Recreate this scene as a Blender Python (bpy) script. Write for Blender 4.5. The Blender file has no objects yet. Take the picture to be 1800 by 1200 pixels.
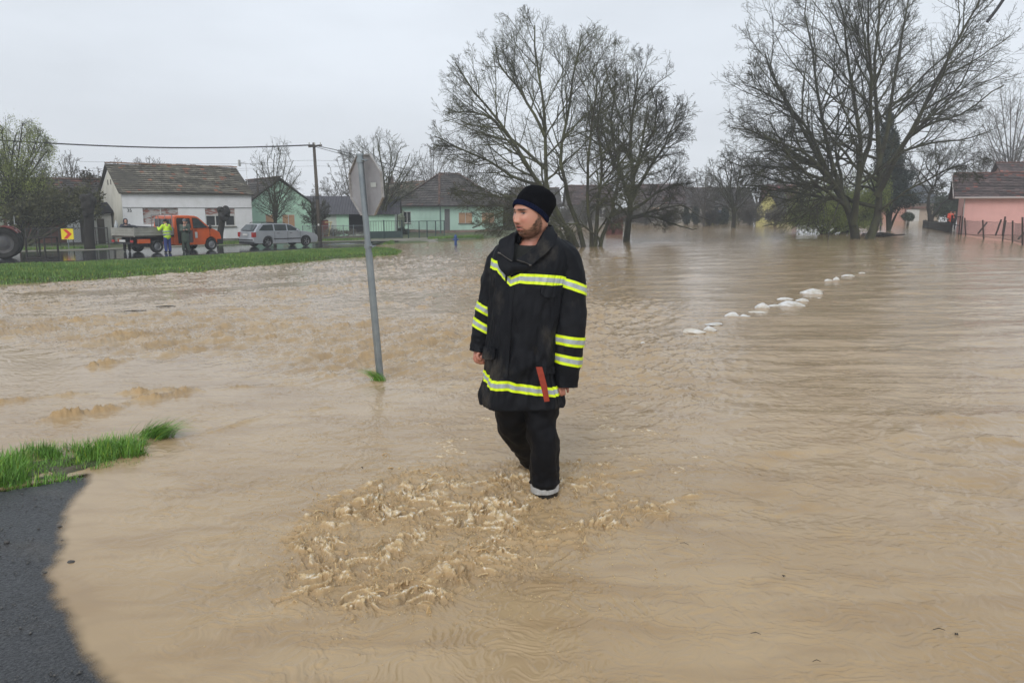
import bpy, math, random
import numpy as np
from mathutils import Vector, Matrix

random.seed(7)
RNG = np.random.default_rng(7)
SC = bpy.context.scene
COL = SC.collection
R = math.radians

# ------------------------------------------------------------------ camera
CAM_H = 1.7
PITCH = R(9.25)
cam_d = bpy.data.cameras.new('camera')
cam_d.lens = 28.0
cam_d.sensor_width = 36.0
cam_d.clip_start = 0.05
cam_d.clip_end = 3000
cam = bpy.data.objects.new('camera', cam_d)
COL.objects.link(cam)
cam.location = (0, 0, CAM_H)
cam.rotation_euler = (math.pi / 2 - PITCH, 0, 0)
SC.camera = cam

# ------------------------------------------------------------------ light
SUN_EL, SUN_AZ = 38, 196           # soft overcast light, a little stronger from behind the camera
world = bpy.data.worlds.new('World')
SC.world = world
world.use_nodes = True
wn, wl = world.node_tree.nodes, world.node_tree.links
wn.clear()
w_out = wn.new('ShaderNodeOutputWorld')
w_bg = wn.new('ShaderNodeBackground')
w_sky = wn.new('ShaderNodeTexSky')
w_sky.sky_type = 'NISHITA'
w_sky.sun_disc = False
w_sky.sun_elevation = R(SUN_EL)
w_sky.sun_rotation = R(SUN_AZ)
w_sky.air_density = 1.0
w_sky.dust_density = 3.0
w_sky.ozone_density = 1.5
w_tc = wn.new('ShaderNodeTexCoord')
w_sep = wn.new('ShaderNodeSeparateXYZ')
w_ramp = wn.new('ShaderNodeValToRGB')
w_noise = wn.new('ShaderNodeTexNoise')
w_noise.inputs['Scale'].default_value = 1.6
w_noise.inputs['Detail'].default_value = 5
w_map = wn.new('ShaderNodeMapping')
w_map.inputs['Scale'].default_value = (1, 1, 3.5)
wl.new(w_tc.outputs['Generated'], w_sep.inputs[0])
wl.new(w_tc.outputs['Generated'], w_map.inputs[0])
wl.new(w_map.outputs[0], w_noise.inputs['Vector'])
w_ramp.color_ramp.elements[0].position = 0.0
w_ramp.color_ramp.elements[0].color = (8.1, 8.5, 9.1, 1)
w_ramp.color_ramp.elements[1].position = 0.55
w_ramp.color_ramp.elements[1].color = (6.0, 6.6, 7.25, 1)
wl.new(w_sep.outputs['Z'], w_ramp.inputs[0])
w_vr = wn.new('ShaderNodeMapRange')
w_vr.inputs[1].default_value = 0.3
w_vr.inputs[2].default_value = 0.7
w_vr.inputs[3].default_value = 0.87
w_vr.inputs[4].default_value = 1.16
wl.new(w_noise.outputs[0], w_vr.inputs[0])
w_mul = wn.new('ShaderNodeVectorMath')
w_mul.operation = 'SCALE'
wl.new(w_ramp.outputs[0], w_mul.inputs[0])
wl.new(w_vr.outputs[0], w_mul.inputs['Scale'])
w_mix = wn.new('ShaderNodeMix')
w_mix.data_type = 'RGBA'
w_mix.inputs[0].default_value = 0.93     # cloud cover over the clear sky
wl.new(w_sky.outputs[0], w_mix.inputs[6])
wl.new(w_mul.outputs[0], w_mix.inputs[7])
wl.new(w_mix.outputs[2], w_bg.inputs[0])
w_bg.inputs[1].default_value = 0.105
wl.new(w_bg.outputs[0], w_out.inputs[0])

sun_d = bpy.data.lights.new('sun', 'SUN')
sun_d.energy = 1.4
sun_d.angle = R(25)
sun_d.color = (1.0, 0.97, 0.93)
sun = bpy.data.objects.new('sun', sun_d)
COL.objects.link(sun)
_az = R(SUN_AZ)
_sd = Vector((math.sin(_az) * math.cos(R(SUN_EL)), math.cos(_az) * math.cos(R(SUN_EL)), math.sin(R(SUN_EL))))
sun.rotation_euler = _sd.to_track_quat('Z', 'Y').to_euler()

SC.view_settings.view_transform = 'Standard'
SC.view_settings.look = 'None'
SC.view_settings.exposure = 0.13
SC.view_settings.gamma = 1.0
SC.cycles.max_bounces = 8
SC.cycles.transparent_max_bounces = 8
SC.cycles.use_denoising = True

# ------------------------------------------------------------------ helpers
FPX = 1400.0
CP, SP = math.cos(PITCH), math.sin(PITCH)

def ray(u, v):
    a, b = (u - 900) / FPX, (600 - v) / FPX
    return (a, CP + b * SP, -SP + b * CP)

def at(u, v, y):
    """point seen at pixel (u, v) of the photograph at forward distance y"""
    d = ray(u, v)
    t = y / d[1]
    return Vector((d[0] * t, y, CAM_H + d[2] * t))

def pix(u, v, z):
    """point seen at pixel (u, v) on the level z"""
    d = ray(u, v)
    t = (z - CAM_H) / d[2]
    return Vector((d[0] * t, d[1] * t, z))

def sm(x):
    x = np.clip(x, 0, 1)
    return x * x * (3 - 2 * x)

def _hash(ix, iy, seed):
    h = (ix * 374761393 + iy * 668265263 + seed * 974634777) & 0xFFFFFFFF
    h = ((h ^ (h >> 13)) * 1274126177) & 0xFFFFFFFF
    return (h ^ (h >> 16)) & 0xFFFF

def pnoise(x, y, seed=0):
    x = np.asarray(x, float); y = np.asarray(y, float)
    xi = np.floor(x).astype(np.int64); yi = np.floor(y).astype(np.int64)
    fx, fy = x - xi, y - yi
    ux, uy = fx * fx * fx * (fx * (fx * 6 - 15) + 10), fy * fy * fy * (fy * (fy * 6 - 15) + 10)
    def g(i, j):
        a = _hash(xi + i, yi + j, seed) * (2 * math.pi / 65536)
        return np.cos(a) * (fx - i) + np.sin(a) * (fy - j)
    n0 = g(0, 0) * (1 - ux) + g(1, 0) * ux
    n1 = g(0, 1) * (1 - ux) + g(1, 1) * ux
    return (n0 * (1 - uy) + n1 * uy) * 1.5

def fbm(x, y, oct=4, seed=0, gain=0.5):
    s = 0; a = 1.0; f = 1.0
    for k in range(oct):
        s = s + a * pnoise(x * f + 13.7 * k, y * f - 7.3 * k, seed + k)
        a *= gain; f *= 2.03
    return s

def water_level(x, y):
    A = sm((np.asarray(y, float) - 6) / 24.0)
    B = sm((20 - np.asarray(x, float)) / 32.0)
    return -0.6 * A * B + 0.9 * sm((np.asarray(y, float) - 62) / 110.0)

def seg_dist(px, py, poly, closed=True):
    """distance to a polyline; positive inside when closed"""
    px = np.asarray(px, float); py = np.asarray(py, float)
    d = np.full(px.shape, 1e9); inside = np.zeros(px.shape, bool)
    n = len(poly)
    for i in range(n if closed else n - 1):
        ax, ay = poly[i][0], poly[i][1]
        bx, by = poly[(i + 1) % n][0], poly[(i + 1) % n][1]
        ex, ey = bx - ax, by - ay
        t = np.clip(((px - ax) * ex + (py - ay) * ey) / (ex * ex + ey * ey + 1e-12), 0, 1)
        d = np.minimum(d, np.hypot(px - ax - t * ex, py - ay - t * ey))
        if closed:
            c = ((ay > py) != (by > py)) & (px < ex * (py - ay) / (ey + 1e-12) + ax)
            inside ^= c
    return np.where(inside, d, -d) if closed else d

# dry land, outlined on the ground
NEAR_DRY = [pix(u, v, 0)[:2] for u, v in
            [(-900, 1000), (-400, 905), (0, 862), (80, 850), (150, 834), (112, 890), (92, 950), (82, 1010), (92, 1070), (130, 1140), (185, 1205), (260, 1300), (330, 1500), (-900, 2200)]]
LEFT_DRY = [pix(u, v, -0.52)[:2] for u, v in
            [(-500, 536), (-150, 512), (0, 500), (150, 489), (300, 477), (450, 464), (600, 452), (690, 447), (705, 441), (660, 436), (640, 430), (700, 427), (800, 424), (880, 419), (930, 411)]]
LEFT_DRY += [(2.0, 92.0), (0, 300), (-400, 300), (-400, 20)]

def ground_level(x, y):
    w = water_level(x, y)
    x = np.asarray(x, float); y = np.asarray(y, float)
    s1 = seg_dist(x, y, NEAR_DRY)
    s1 = s1 + (.035 * fbm(x * 2.4, y * 2.4, 4, 201, .6) - .01) * (np.abs(s1) < 1.5)
    s2 = seg_dist(x, y, LEFT_DRY)
    f1 = np.clip(s1 * 0.075, -0.16, 0.02) - 0.25 * sm((-s1 - 3.5) / 3)
    f2 = np.clip(s2 * 0.3, -0.45, 0.12)
    f3 = 2.5 * sm((np.asarray(y, float) - 190) / 150.0) - 0.45
    return w + np.maximum(np.maximum(f1, f2), f3)

def gz(x, y):
    return float(ground_level(np.array([x]), np.array([y]))[0])

def wz(x, y):
    return float(water_level(x, y))

def gpix(u, v, z0=-0.48, water=False):
    """pixel to ground (or water) point"""
    z = z0
    for _ in range(8):
        p = pix(u, v, z)
        z = wz(p.x, p.y) if water else gz(p.x, p.y)
    p.z = z
    return p

def mesh_from(name, V, F=None, quads=None, mats=(), mi=None, smooth=True):
    me = bpy.data.meshes.new(name)
    V = np.asarray(V, np.float32)
    if quads is not None:
        Q = np.asarray(quads, np.int32)
        k = Q.shape[1]
        me.vertices.add(len(V)); me.vertices.foreach_set('co', V.ravel())
        me.loops.add(Q.size); me.loops.foreach_set('vertex_index', Q.ravel())
        me.polygons.add(len(Q))
        me.polygons.foreach_set('loop_start', np.arange(0, Q.size, k, dtype=np.int32))
        me.polygons.foreach_set('loop_total', np.full(len(Q), k, np.int32))
        me.update(calc_edges=True)
    else:
        me.from_pydata([tuple(map(float, v)) for v in V], [], F)
        me.update()
    for m in mats:
        me.materials.append(m)
    if mi is not None:
        me.polygons.foreach_set('material_index', np.asarray(mi, np.int32))
    if smooth:
        me.polygons.foreach_set('use_smooth', np.ones(len(me.polygons), bool))
    return me

def link(name, me, parent=None, loc=None, rz=0):
    o = bpy.data.objects.new(name, me)
    COL.objects.link(o)
    if parent is not None:
        o.parent = parent
    if loc is not None:
        o.location = loc
    if rz:
        o.rotation_euler = (0, 0, rz)
    return o

def tag(o, label=None, cat=None, group=None, kind=None):
    if label: o['label'] = label
    if cat: o['category'] = cat
    if group: o['group'] = group
    if kind: o['kind'] = kind
    return o

def thing(name, label, cat, loc=(0, 0, 0), rz=0, group=None):
    o = bpy.data.objects.new(name, None)
    o.empty_display_size = 0.2
    COL.objects.link(o)
    o.location = loc
    o.rotation_euler = (0, 0, rz)
    return tag(o, label, cat, group)

class MB:
    def __init__(s):
        s.v = []; s.f = []; s.m = []
    def add(s, V, F, mi=0):
        b = len(s.v)
        s.v += [tuple(map(float, p)) for p in V]
        s.f += [tuple(b + i for i in f) for f in F]
        s.m += [mi] * len(F)
        return s
    def box(s, x0, x1, y0, y1, z0, z1, mi=0):
        V = [(x0, y0, z0), (x1, y0, z0), (x1, y1, z0), (x0, y1, z0), (x0, y0, z1), (x1, y0, z1), (x1, y1, z1), (x0, y1, z1)]
        return s.add(V, [(0, 3, 2, 1), (4, 5, 6, 7), (0, 1, 5, 4), (1, 2, 6, 5), (2, 3, 7, 6), (3, 0, 4, 7)], mi)
    def tube(s, pts, rad, n=8, mi=0, cap=True):
        pts = [Vector(p) for p in pts]
        if not hasattr(rad, '__len__'): rad = [rad] * len(pts)
        V = []
        t0 = (pts[1] - pts[0]).normalized()
        ref = Vector((0, 0, 1)) if abs(t0.z) < 0.9 else Vector((1, 0, 0))
        for i, p in enumerate(pts):
            t = (pts[min(i + 1, len(pts) - 1)] - pts[max(i - 1, 0)]).normalized()
            a = t.cross(ref).normalized(); b = t.cross(a)
            for k in range(n):
                w = 2 * math.pi * k / n
                V.append(p + (a * math.cos(w) + b * math.sin(w)) * rad[i])
        F = []
        for i in range(len(pts) - 1):
            for k in range(n):
                F.append((i * n + k, i * n + (k + 1) % n, (i + 1) * n + (k + 1) % n, (i + 1) * n + k))
        if cap:
            F.append(tuple(range(n))[::-1]); F.append(tuple((len(pts) - 1) * n + k for k in range(n)))
        return s.add(V, F, mi)
    def prism(s, poly, y0, y1, mi=0):
        """x-z outline given thickness along y"""
        n = len(poly)
        V = [(p[0], y0, p[1]) for p in poly] + [(p[0], y1, p[1]) for p in poly]
        F = [tuple(range(n)), tuple(range(2 * n - 1, n - 1, -1))]
        F += [(i, i + n, (i + 1) % n + n, (i + 1) % n) for i in range(n)]
        return s.add(V, F, mi)
    def slab(s, pts, th, mi=0):
        """planar polygon in 3-D given thickness along its normal"""
        P = [Vector(p) for p in pts]
        nrm = (P[1] - P[0]).cross(P[2] - P[0]).normalized() * th
        n = len(P)
        V = P + [p - nrm for p in P]
        F = [tuple(range(n)), tuple(range(2 * n - 1, n - 1, -1))]
        F += [(i, i + n, (i + 1) % n + n, (i + 1) % n) for i in range(n)]
        return s.add(V, F, mi)
    def ball(s, c, r, n=10, m=7, mi=0, sc=(1, 1, 1)):
        V = []; F = []
        for j in range(m + 1):
            ph = math.pi * j / m
            for i in range(n):
                t = 2 * math.pi * i / n
                V.append((c[0] + r * sc[0] * math.sin(ph) * math.cos(t), c[1] + r * sc[1] * math.sin(ph) * math.sin(t), c[2] + r * sc[2] * math.cos(ph)))
        for j in range(m):
            for i in range(n):
                F.append((j * n + i, (j + 1) * n + i, (j + 1) * n + (i + 1) % n, j * n + (i + 1) % n))
        return s.add(V, F, mi)
    def build(s, name, mats, parent=None, smooth=False, loc=None, rz=0, auto=None):
        if not isinstance(mats, (list, tuple)): mats = [mats]
        me = bpy.data.meshes.new(name)
        me.from_pydata(s.v, [], s.f); me.update()
        for m in mats: me.materials.append(m)
        me.polygons.foreach_set('material_index', np.array(s.m, np.int32))
        if smooth or auto:
            me.polygons.foreach_set('use_smooth', np.ones(len(me.polygons), bool))
        if auto:
            me.set_sharp_from_angle(angle=R(auto))
        return link(name, me, parent, loc, rz)

def apply_mods(o):
    dg = bpy.context.evaluated_depsgraph_get()
    me = bpy.data.meshes.new_from_object(o.evaluated_get(dg))
    me.name = o.name
    o.modifiers.clear()
    o.data = me
    return o

def remesh(o, voxel, smooth=4):
    m = o.modifiers.new('r', 'REMESH'); m.mode = 'VOXEL'; m.voxel_size = voxel; m.use_smooth_shade = True
    if smooth:
        s = o.modifiers.new('s', 'SMOOTH'); s.iterations = smooth; s.factor = 0.5
    mats = list(o.data.materials)
    apply_mods(o)
    if not len(o.data.materials):
        for q in mats[:1]: o.data.materials.append(q)
    o.data.polygons.foreach_set('use_smooth', np.ones(len(o.data.polygons), bool))
    return o

# ------------------------------------------------------------------ materials
MATS = {}
def mat(name, c1, c2=None, scale=4.0, rough=0.8, bump=0.0, bscale=None, spec=0.5, metal=0.0, stretch=(1, 1, 1), lo=0.35, hi=0.65, tint=None, detail=5, coat=0.0):
    """two colours broken up by noise, an optional bump, an optional per-tile tint attribute"""
    if name in MATS: return MATS[name]
    m = bpy.data.materials.new(name); m.use_nodes = True
    N, L = m.node_tree.nodes, m.node_tree.links
    b = N['Principled BSDF']
    b.inputs['Roughness'].default_value = rough
    b.inputs['Metallic'].default_value = metal
    b.inputs['Specular IOR Level'].default_value = spec
    if coat: b.inputs['Coat Weight'].default_value = coat; b.inputs['Coat Roughness'].default_value = 0.06
    tc = N.new('ShaderNodeTexCoord'); mp = N.new('ShaderNodeMapping')
    mp.inputs['Scale'].default_value = stretch
    L.new(tc.outputs['Object'], mp.inputs[0])
    out = None
    if c2 is not None:
        no = N.new('ShaderNodeTexNoise'); no.inputs['Scale'].default_value = scale; no.inputs['Detail'].default_value = detail
        no.inputs['Roughness'].default_value = 0.62
        L.new(mp.outputs[0], no.inputs['Vector'])
        mr = N.new('ShaderNodeMapRange'); mr.inputs[1].default_value = lo; mr.inputs[2].default_value = hi
        L.new(no.outputs[0], mr.inputs[0])
        mx = N.new('ShaderNodeMix'); mx.data_type = 'RGBA'
        mx.inputs[6].default_value = (*c1, 1); mx.inputs[7].default_value = (*c2, 1)
        L.new(mr.outputs[0], mx.inputs[0])
        out = mx.outputs[2]
    else:
        b.inputs['Base Color'].default_value = (*c1, 1)
    if tint:
        at_ = N.new('ShaderNodeAttribute'); at_.attribute_name = tint
        mm = N.new('ShaderNodeMix'); mm.data_type = 'RGBA'; mm.blend_type = 'MULTIPLY'; mm.inputs[0].default_value = 1
        if out: L.new(out, mm.inputs[6])
        else: mm.inputs[6].default_value = (*c1, 1)
        L.new(at_.outputs['Color'], mm.inputs[7]); out = mm.outputs[2]
    if out: L.new(out, b.inputs['Base Color'])
    if bump:
        nb = N.new('ShaderNodeTexNoise'); nb.inputs['Scale'].default_value = bscale or scale * 6; nb.inputs['Detail'].default_value = 4
        L.new(mp.outputs[0], nb.inputs['Vector'])
        bp = N.new('ShaderNodeBump'); bp.inputs['Strength'].default_value = 1.0; bp.inputs['Distance'].default_value = bump
        L.new(nb.outputs[0], bp.inputs['Height']); L.new(bp.outputs[0], b.inputs['Normal'])
    MATS[name] = m
    return m

def set_tint(me, cols, name='tint', domain='FACE'):
    a = me.attributes.new(name, 'FLOAT_COLOR', domain)
    c = np.ones((len(cols), 4), np.float32); c[:, :cols.shape[1]] = cols
    a.data.foreach_set('color', c.ravel())

# ------------------------------------------------------------------ ground and water
def lin(a, b, s): return list(np.arange(a, b, s))

def proj_grid(us, vs):
    """a sheet whose cells grow with distance, like any long ground mesh"""
    U, Vv = np.meshgrid(np.array(us), np.array(vs))
    a, b = (U - 900) / FPX, (600 - Vv) / FPX
    dy, dz = CP + b * SP, -SP + b * CP
    t = -CAM_H / dz
    return a * t, dy * t

def grid_quads(nr, nc):
    i = np.arange(nr * nc).reshape(nr, nc)
    return np.stack([i[:-1, :-1], i[1:, :-1], i[1:, 1:], i[:-1, 1:]], -1).reshape(-1, 4)

HZ = 372.0
def build_ground():
    vs = [372.9, 373.2, 373.6, 374.1, 374.8, 375.6, 376.6, 378, 379.5, 381] + lin(383, 470, 1.0) + lin(470, 700, 4) + lin(700, 1260, 5) + [1320, 1450, 1700, 2200]
    us = lin(-3000, -600, 120) + lin(-600, 0, 20) + lin(0, 900, 4) + lin(900, 1900, 12) + lin(1900, 4800, 150)
    X, Y = proj_grid(us, vs)
    Z = ground_level(X, Y)
    Z = Z + 0.01 * fbm(X * 2, Y * 2, 3, 5) * sm((Y - 8) / 4) - .03 * (1 - sm((Y - 8) / 4))
    q = grid_quads(len(vs), len(us))
    m = mat('ground_mud', (0.075, 0.115, 0.03), (0.075, 0.065, 0.035), scale=0.6, rough=0.9, bump=0.01, bscale=12)
    me = mesh_from('ground', np.stack([X, Y, Z], -1).reshape(-1, 3), quads=q, mats=[m])
    o = link('ground', me); tag(o, kind='structure')

    # tarmac under the man's feet, dry in the lower left corner
    xs = np.linspace(-9, 9, 400); ys = np.linspace(0.3, 12, 260)
    X, Y = np.meshgrid(xs, ys)
    edge = [pix(u, v, 0)[:2] for u, v in [(-900, 1000), (-400, 905), (0, 862), (80, 850), (150, 836), (330, 800), (520, 760), (720, 720), (900, 690)]]
    Z = ground_level(X, Y) + 0.0008 * fbm(X * 9, Y * 9, 2, 3)
    keep = seg_dist(X, Y, [(-12, -2), *edge, (12, 12), (12, -2)]) > 0
    q = grid_quads(260, 400)[:, ::-1]
    q = q[keep.ravel()[q].all(1)]
    m = mat('tarmac', (0.006, 0.0065, 0.0085), (0.085, 0.087, 0.092), scale=70, rough=0.36, bump=0.012, bscale=75, lo=0.38, hi=0.80)
    nt, L = m.node_tree.nodes, m.node_tree.links
    # gravelly grit and mud smears
    b = nt['Principled BSDF']; src = b.inputs['Base Color'].links[0].from_socket
    n2 = nt.new('ShaderNodeTexNoise'); n2.inputs['Scale'].default_value = 1.7; n2.inputs['Detail'].default_value = 7
    tc = nt.new('ShaderNodeTexCoord'); L.new(tc.outputs['Object'], n2.inputs['Vector'])
    mr = nt.new('ShaderNodeMapRange'); mr.inputs[1].default_value = 0.55; mr.inputs[2].default_value = 0.75; mr.inputs[4].default_value = 0.6
    L.new(n2.outputs[0], mr.inputs[0])
    mx = nt.new('ShaderNodeMix'); mx.data_type = 'RGBA'; mx.inputs[7].default_value = (0.085, 0.07, 0.055, 1)
    L.new(mr.outputs[0], mx.inputs[0]); L.new(src, mx.inputs[6]); L.new(mx.outputs[2], b.inputs['Base Color'])
    me = mesh_from('near_road', np.stack([X, Y, Z], -1).reshape(-1, 3), quads=q, mats=[m])
    tag(link('near_road', me), kind='structure')

    # the village road on the far bank, wet
    rd = [(-500, 474), (-200, 470), (0, 463), (150, 458), (300, 451), (450, 442), (560, 436), (640, 433), (700, 431.5)]
    rf = [(-500, 447), (-200, 446), (0, 445), (150, 442), (300, 436), (450, 430.5), (560, 427), (640, 425.5), (700, 425)]
    V = []; F = []
    for k in range(len(rd)):
        a, b_ = gpix(*rd[k]), gpix(*rf[k])
        for j in range(9):
            p = a.lerp(b_, j / 8)
            V.append((p.x, p.y, gz(p.x, p.y) + 0.02))
    for k in range(len(rd) - 1):
        for j in range(8):
            F.append((k * 9 + j, (k + 1) * 9 + j, (k + 1) * 9 + j + 1, k * 9 + j + 1))
    m = mat('wet_asphalt', (0.022, 0.023, 0.027), (0.05, 0.052, 0.057), scale=0.35, rough=0.11, bump=0.002, bscale=6, stretch=(1, 1, 1))
    tag(link('road', mesh_from('road', V, F, mats=[m])), kind='structure')
    # pale verge path along the houses
    pa = [(0, 445), (150, 441.5), (330, 434.5), (450, 430), (560, 426.5), (640, 425), (700, 424), (770, 423)]
    pb = [(0, 441), (150, 438), (330, 431.5), (450, 427.5), (560, 424), (640, 421.5), (700, 419.5), (770, 417.5)]
    V = []; F = []
    for k in range(len(pa)):
        a, b_ = gpix(*pa[k]), gpix(*pb[k])
        for j in range(5):
            p = a.lerp(b_, j / 4); V.append((p.x, p.y, gz(p.x, p.y) + 0.035))
    for k in range(len(pa) - 1):
        for j in range(4):
            F.append((k * 5 + j, (k + 1) * 5 + j, (k + 1) * 5 + j + 1, k * 5 + j + 1))
    m = mat('path_gravel', (0.25, 0.23, 0.19), (0.12, 0.12, 0.075), scale=0.9, rough=0.85)
    tag(link('pavement', mesh_from('pavement', V, F, mats=[m])), kind='structure')

# crest lines of the current, as seen in the photograph: (points, half width m, height m, foam)
RIDGES = [
    ([(165, 645), (225, 634), (300, 622), (420, 601), (520, 590), (600, 578), (700, 560)], .065, .045, .75),
    ([(60, 742), (160, 727), (240, 705), (350, 686), (480, 678), (530, 672), (640, 655)], .055, .042, .75),
    ([(0, 708), (120, 695), (260, 690), (370, 680)], .06, .034, .6),
    ([(420, 565), (520, 552), (610, 543), (680, 530), (745, 540), (760, 520)], .08, .04, .7),
    ([(200, 570), (300, 560), (360, 548), (400, 540)], .08, .035, .6),
    ([(0, 568), (60, 560), (130, 566), (200, 562)], .08, .035, .6),
    ([(560, 500), (640, 495), (720, 490)], .15, .025, .3),
    ([(300, 530), (420, 525), (500, 515)], .14, .025, .2),
    ([(260, 790), (320, 772), (400, 748), (480, 728), (560, 718)], .035, .014, .0),
    ([(640, 668), (740, 650), (830, 640)], .06, .02, .1),
    ([(1380, 885), (1450, 870), (1600, 868), (1800, 862)], .26, -.034, 0),
    ([(1390, 812), (1480, 806), (1600, 800), (1800, 806)], .24, -.030, 0),
    ([(1560, 770), (1630, 755), (1665, 735)], .12, .028, 0),
    ([(1700, 740), (1800, 728)], .15, .028, 0),
    ([(1700, 765), (1850, 775)], .15, .028, 0),
    ([(1310, 795), (1400, 790)], .1, .014, 0),
    ([(1500, 460), (1560, 470), (1640, 466), (1560, 455)], .3, .03, .1),
    ([(870, 462), (1000, 458), (1100, 452)], .3, .03, .1),
    ([(1100, 500), (1230, 490), (1330, 485)], .3, .02, .0),
]
# the wake and the splash round the man (foreground)
WAKE = [
    ([(880, 840), (860, 855), (850, 870)], .035, .05),
    ([(1000, 850), (1060, 838), (1110, 828), (1145, 818)], .028, .035),
    ([(985, 930), (1060, 918), (1120, 902), (1180, 885), (1240, 866)], .035, .045),
    ([(800, 820), (740, 828), (690, 840), (640, 856), (590, 875), (545, 895)], .045, .055),
    ([(560, 905), (540, 935), (520, 965)], .06, .045),
    ([(760, 990), (840, 985), (900, 970), (960, 955), (1030, 945)], .05, .06),
    ([(700, 1030), (740, 1010), (800, 1005), (850, 1000)], .05, .06),
    ([(640, 880), (600, 900), (590, 930)], .04, .07),
    ([(880, 905), (920, 930), (960, 960)], .05, .045),
    ([(500, 1050), (560, 1035), (600, 1015)], .04, .035),
]
def splash_mask(X, Y):
    ell = np.zeros_like(X)
    for (u, v, au, av) in [(800, 930, 300, 120), (640, 960, 150, 85), (700, 1020, 170, 75), (945, 862, 165, 66), (1060, 900, 150, 40), (560, 1040, 80, 45)]:
        c = pix(u, v, 0); ex = pix(u + au, v, 0).x - c.x; ey = (pix(u, v - av, 0).y - pix(u, v + av, 0).y) / 2
        cy = (pix(u, v - av, 0).y + pix(u, v + av, 0).y) / 2
        ell = np.maximum(ell, 1 - np.sqrt(((X - c.x) / ex) ** 2 + ((Y - cy) / ey) ** 2))
    return ell

def build_water():
    vs = [373.0, 373.3, 373.7, 374.2, 374.9, 375.7, 376.6] + lin(377.5, 400, .55) + lin(400, 560, .6) + lin(560, 780, 1.0) + lin(780, 1240, 1.15) + [1300, 1400, 1600, 2000]
    us = lin(-3500, -500, 80) + lin(-500, -40, 10) + lin(-40, 470, 2.4) + lin(470, 1260, 1.5) + lin(1260, 1840, 3.0) + lin(1840, 2400, 12) + lin(2400, 5500, 90)
    X, Y = proj_grid(us, vs)
    base = water_level(X, Y)
    near1 = seg_dist(X, Y, NEAR_DRY)
    G = ground_level(X, Y)
    depth = base - G
    dist = np.hypot(X, Y)
    # calm beside the tarmac, rough in the current on the left
    A = np.array((0.53, 0.85)); B = np.array((-0.85, 0.53))
    fa, fb = X * A[0] + Y * A[1], X * B[0] + Y * B[1]
    cross = Y - 7.4 + (X + 1.8) * 0.52                 # in front of this line the water is sheet-calm
    calm = sm(cross / 2.2 + 0.15)
    left = sm((4.5 - X + 0.05 * Y) / 7.0)
    right = 1 - left
    wob = fbm(fa * .25, fb * .25, 2, 31)
    h = np.zeros_like(X)
    # left: chop stretched along the current
    c1 = fbm(fa * .55 + wob * .8, fb * 1.7 + wob, 5, 3, 0.55)
    c2 = fbm(fa * 1.6, fb * 3.4, 4, 9, 0.6)
    rid = 1 - np.abs(fbm(fa * .35 + 2 * wob, fb * 1.25, 3, 17))
    lf = calm * left * np.clip(1.15 - dist / 75, 0.25, 1)
    c3 = fbm(fa * 3.5, fb * 9, 3, 13, .6)
    patch = np.clip(.75 + .9 * fbm(fa * .12, fb * .3, 2, 19), .15, 1.6)
    h += lf * patch * (0.050 * c1 + 0.055 * c2 + 0.020 * c3 + 0.034 * np.clip(rid, 0, 1) ** 6)
    # right: smoother ripples lying across the view
    r1 = fbm(X * .22 + wob, Y * .9, 4, 41, 0.5)
    r2 = fbm(X * 1.1, Y * 3.6 + wob, 4, 47, 0.6)
    rc = sm((Y - 4.5 - 0.12 * (X - 2)) / 2.8)
    rf = right * rc * np.clip(1.1 - dist / 120, .3, 1)
    h += rf * (0.034 * r1 + 0.0065 * r2 * np.clip(.7 + 1.1 * fbm(X * .15, Y * .35, 2, 53), .1, 1.6))
    # shallow sheet close to us
    h += 0.0014 * fbm(X * 1.2, Y * 1.7, 2, 61) * sm(depth * 30)
    foam = np.clip(lf * patch * (c1 * .55 + c2 * .55 + c3 * .3 + np.clip(rid, 0, 1) ** 8 * .5 - .38) * 1.5, 0, 1) * 0.58
    foam = np.maximum(foam, np.clip(rf * (r2 - .75), 0, .3))
    nz = fbm(X * 7, Y * 7, 4, 71, .65)
    nz2 = fbm(X * 22, Y * 22, 3, 75, .65)
    for pts, w, a, fo in RIDGES:
        P = [pix(u, v, wz(pix(u, v, -.1).x, pix(u, v, -.1).y))[:2] for u, v in pts]
        x0, x1 = min(p[0] for p in P) - 2, max(p[0] for p in P) + 2
        y0, y1 = min(p[1] for p in P) - 2, max(p[1] for p in P) + 2
        msk = (X > x0) & (X < x1) & (Y > y0) & (Y < y1)
        xx, yy = X[msk], Y[msk]
        d = seg_dist(xx + .06 * nz[msk] + .10 * fbm(xx * 1.7, yy * 1.7, 2, 5), yy + .06 * nz[msk], P, closed=False)
        g = np.exp(-(d / w) ** 2)
        along = .45 + 1.0 * fbm(xx * 1.6, yy * 1.6, 3, 83)
        h[msk] += 1.15 * a * g * np.clip(along, .1, 1.5) * (1 + (.5 * nz[msk] + .35 * nz2[msk]) * (fo > 0))
        foam[msk] = np.maximum(foam[msk], .75 * fo * np.clip(np.exp(-(d / (w * 1.6)) ** 2) * (.75 + .7 * nz[msk]) * along, 0, 1))
    # churned water round the legs
    sp = splash_mask(X + .12 * nz + .10 * fbm(X * 2.2, Y * 2.2, 2, 131), Y + .10 * nz)
    m = sp > -0.2
    xx, yy = X[m], Y[m]
    k = sm((sp[m] + .2) / .75)
    wx, wy = .12 * fbm(xx * 4, yy * 4, 2, 111), .12 * fbm(xx * 4, yy * 4, 2, 113)
    t1 = fbm((xx + wx) * 5.0, (yy + wy) * 7.5, 3, 91, .6)
    t2 = fbm((xx + wx) * 13, (yy + wy) * 19, 4, 95, .62)
    pt = sm(.5 + .9 * fbm(xx * 2.1, yy * 2.6, 2, 117))
    k = k * (.42 + .58 * pt)
    rg = (1 - np.abs(fbm((xx + wx) * 8, (yy + wy) * 11, 3, 119, .6))) ** 4
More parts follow.
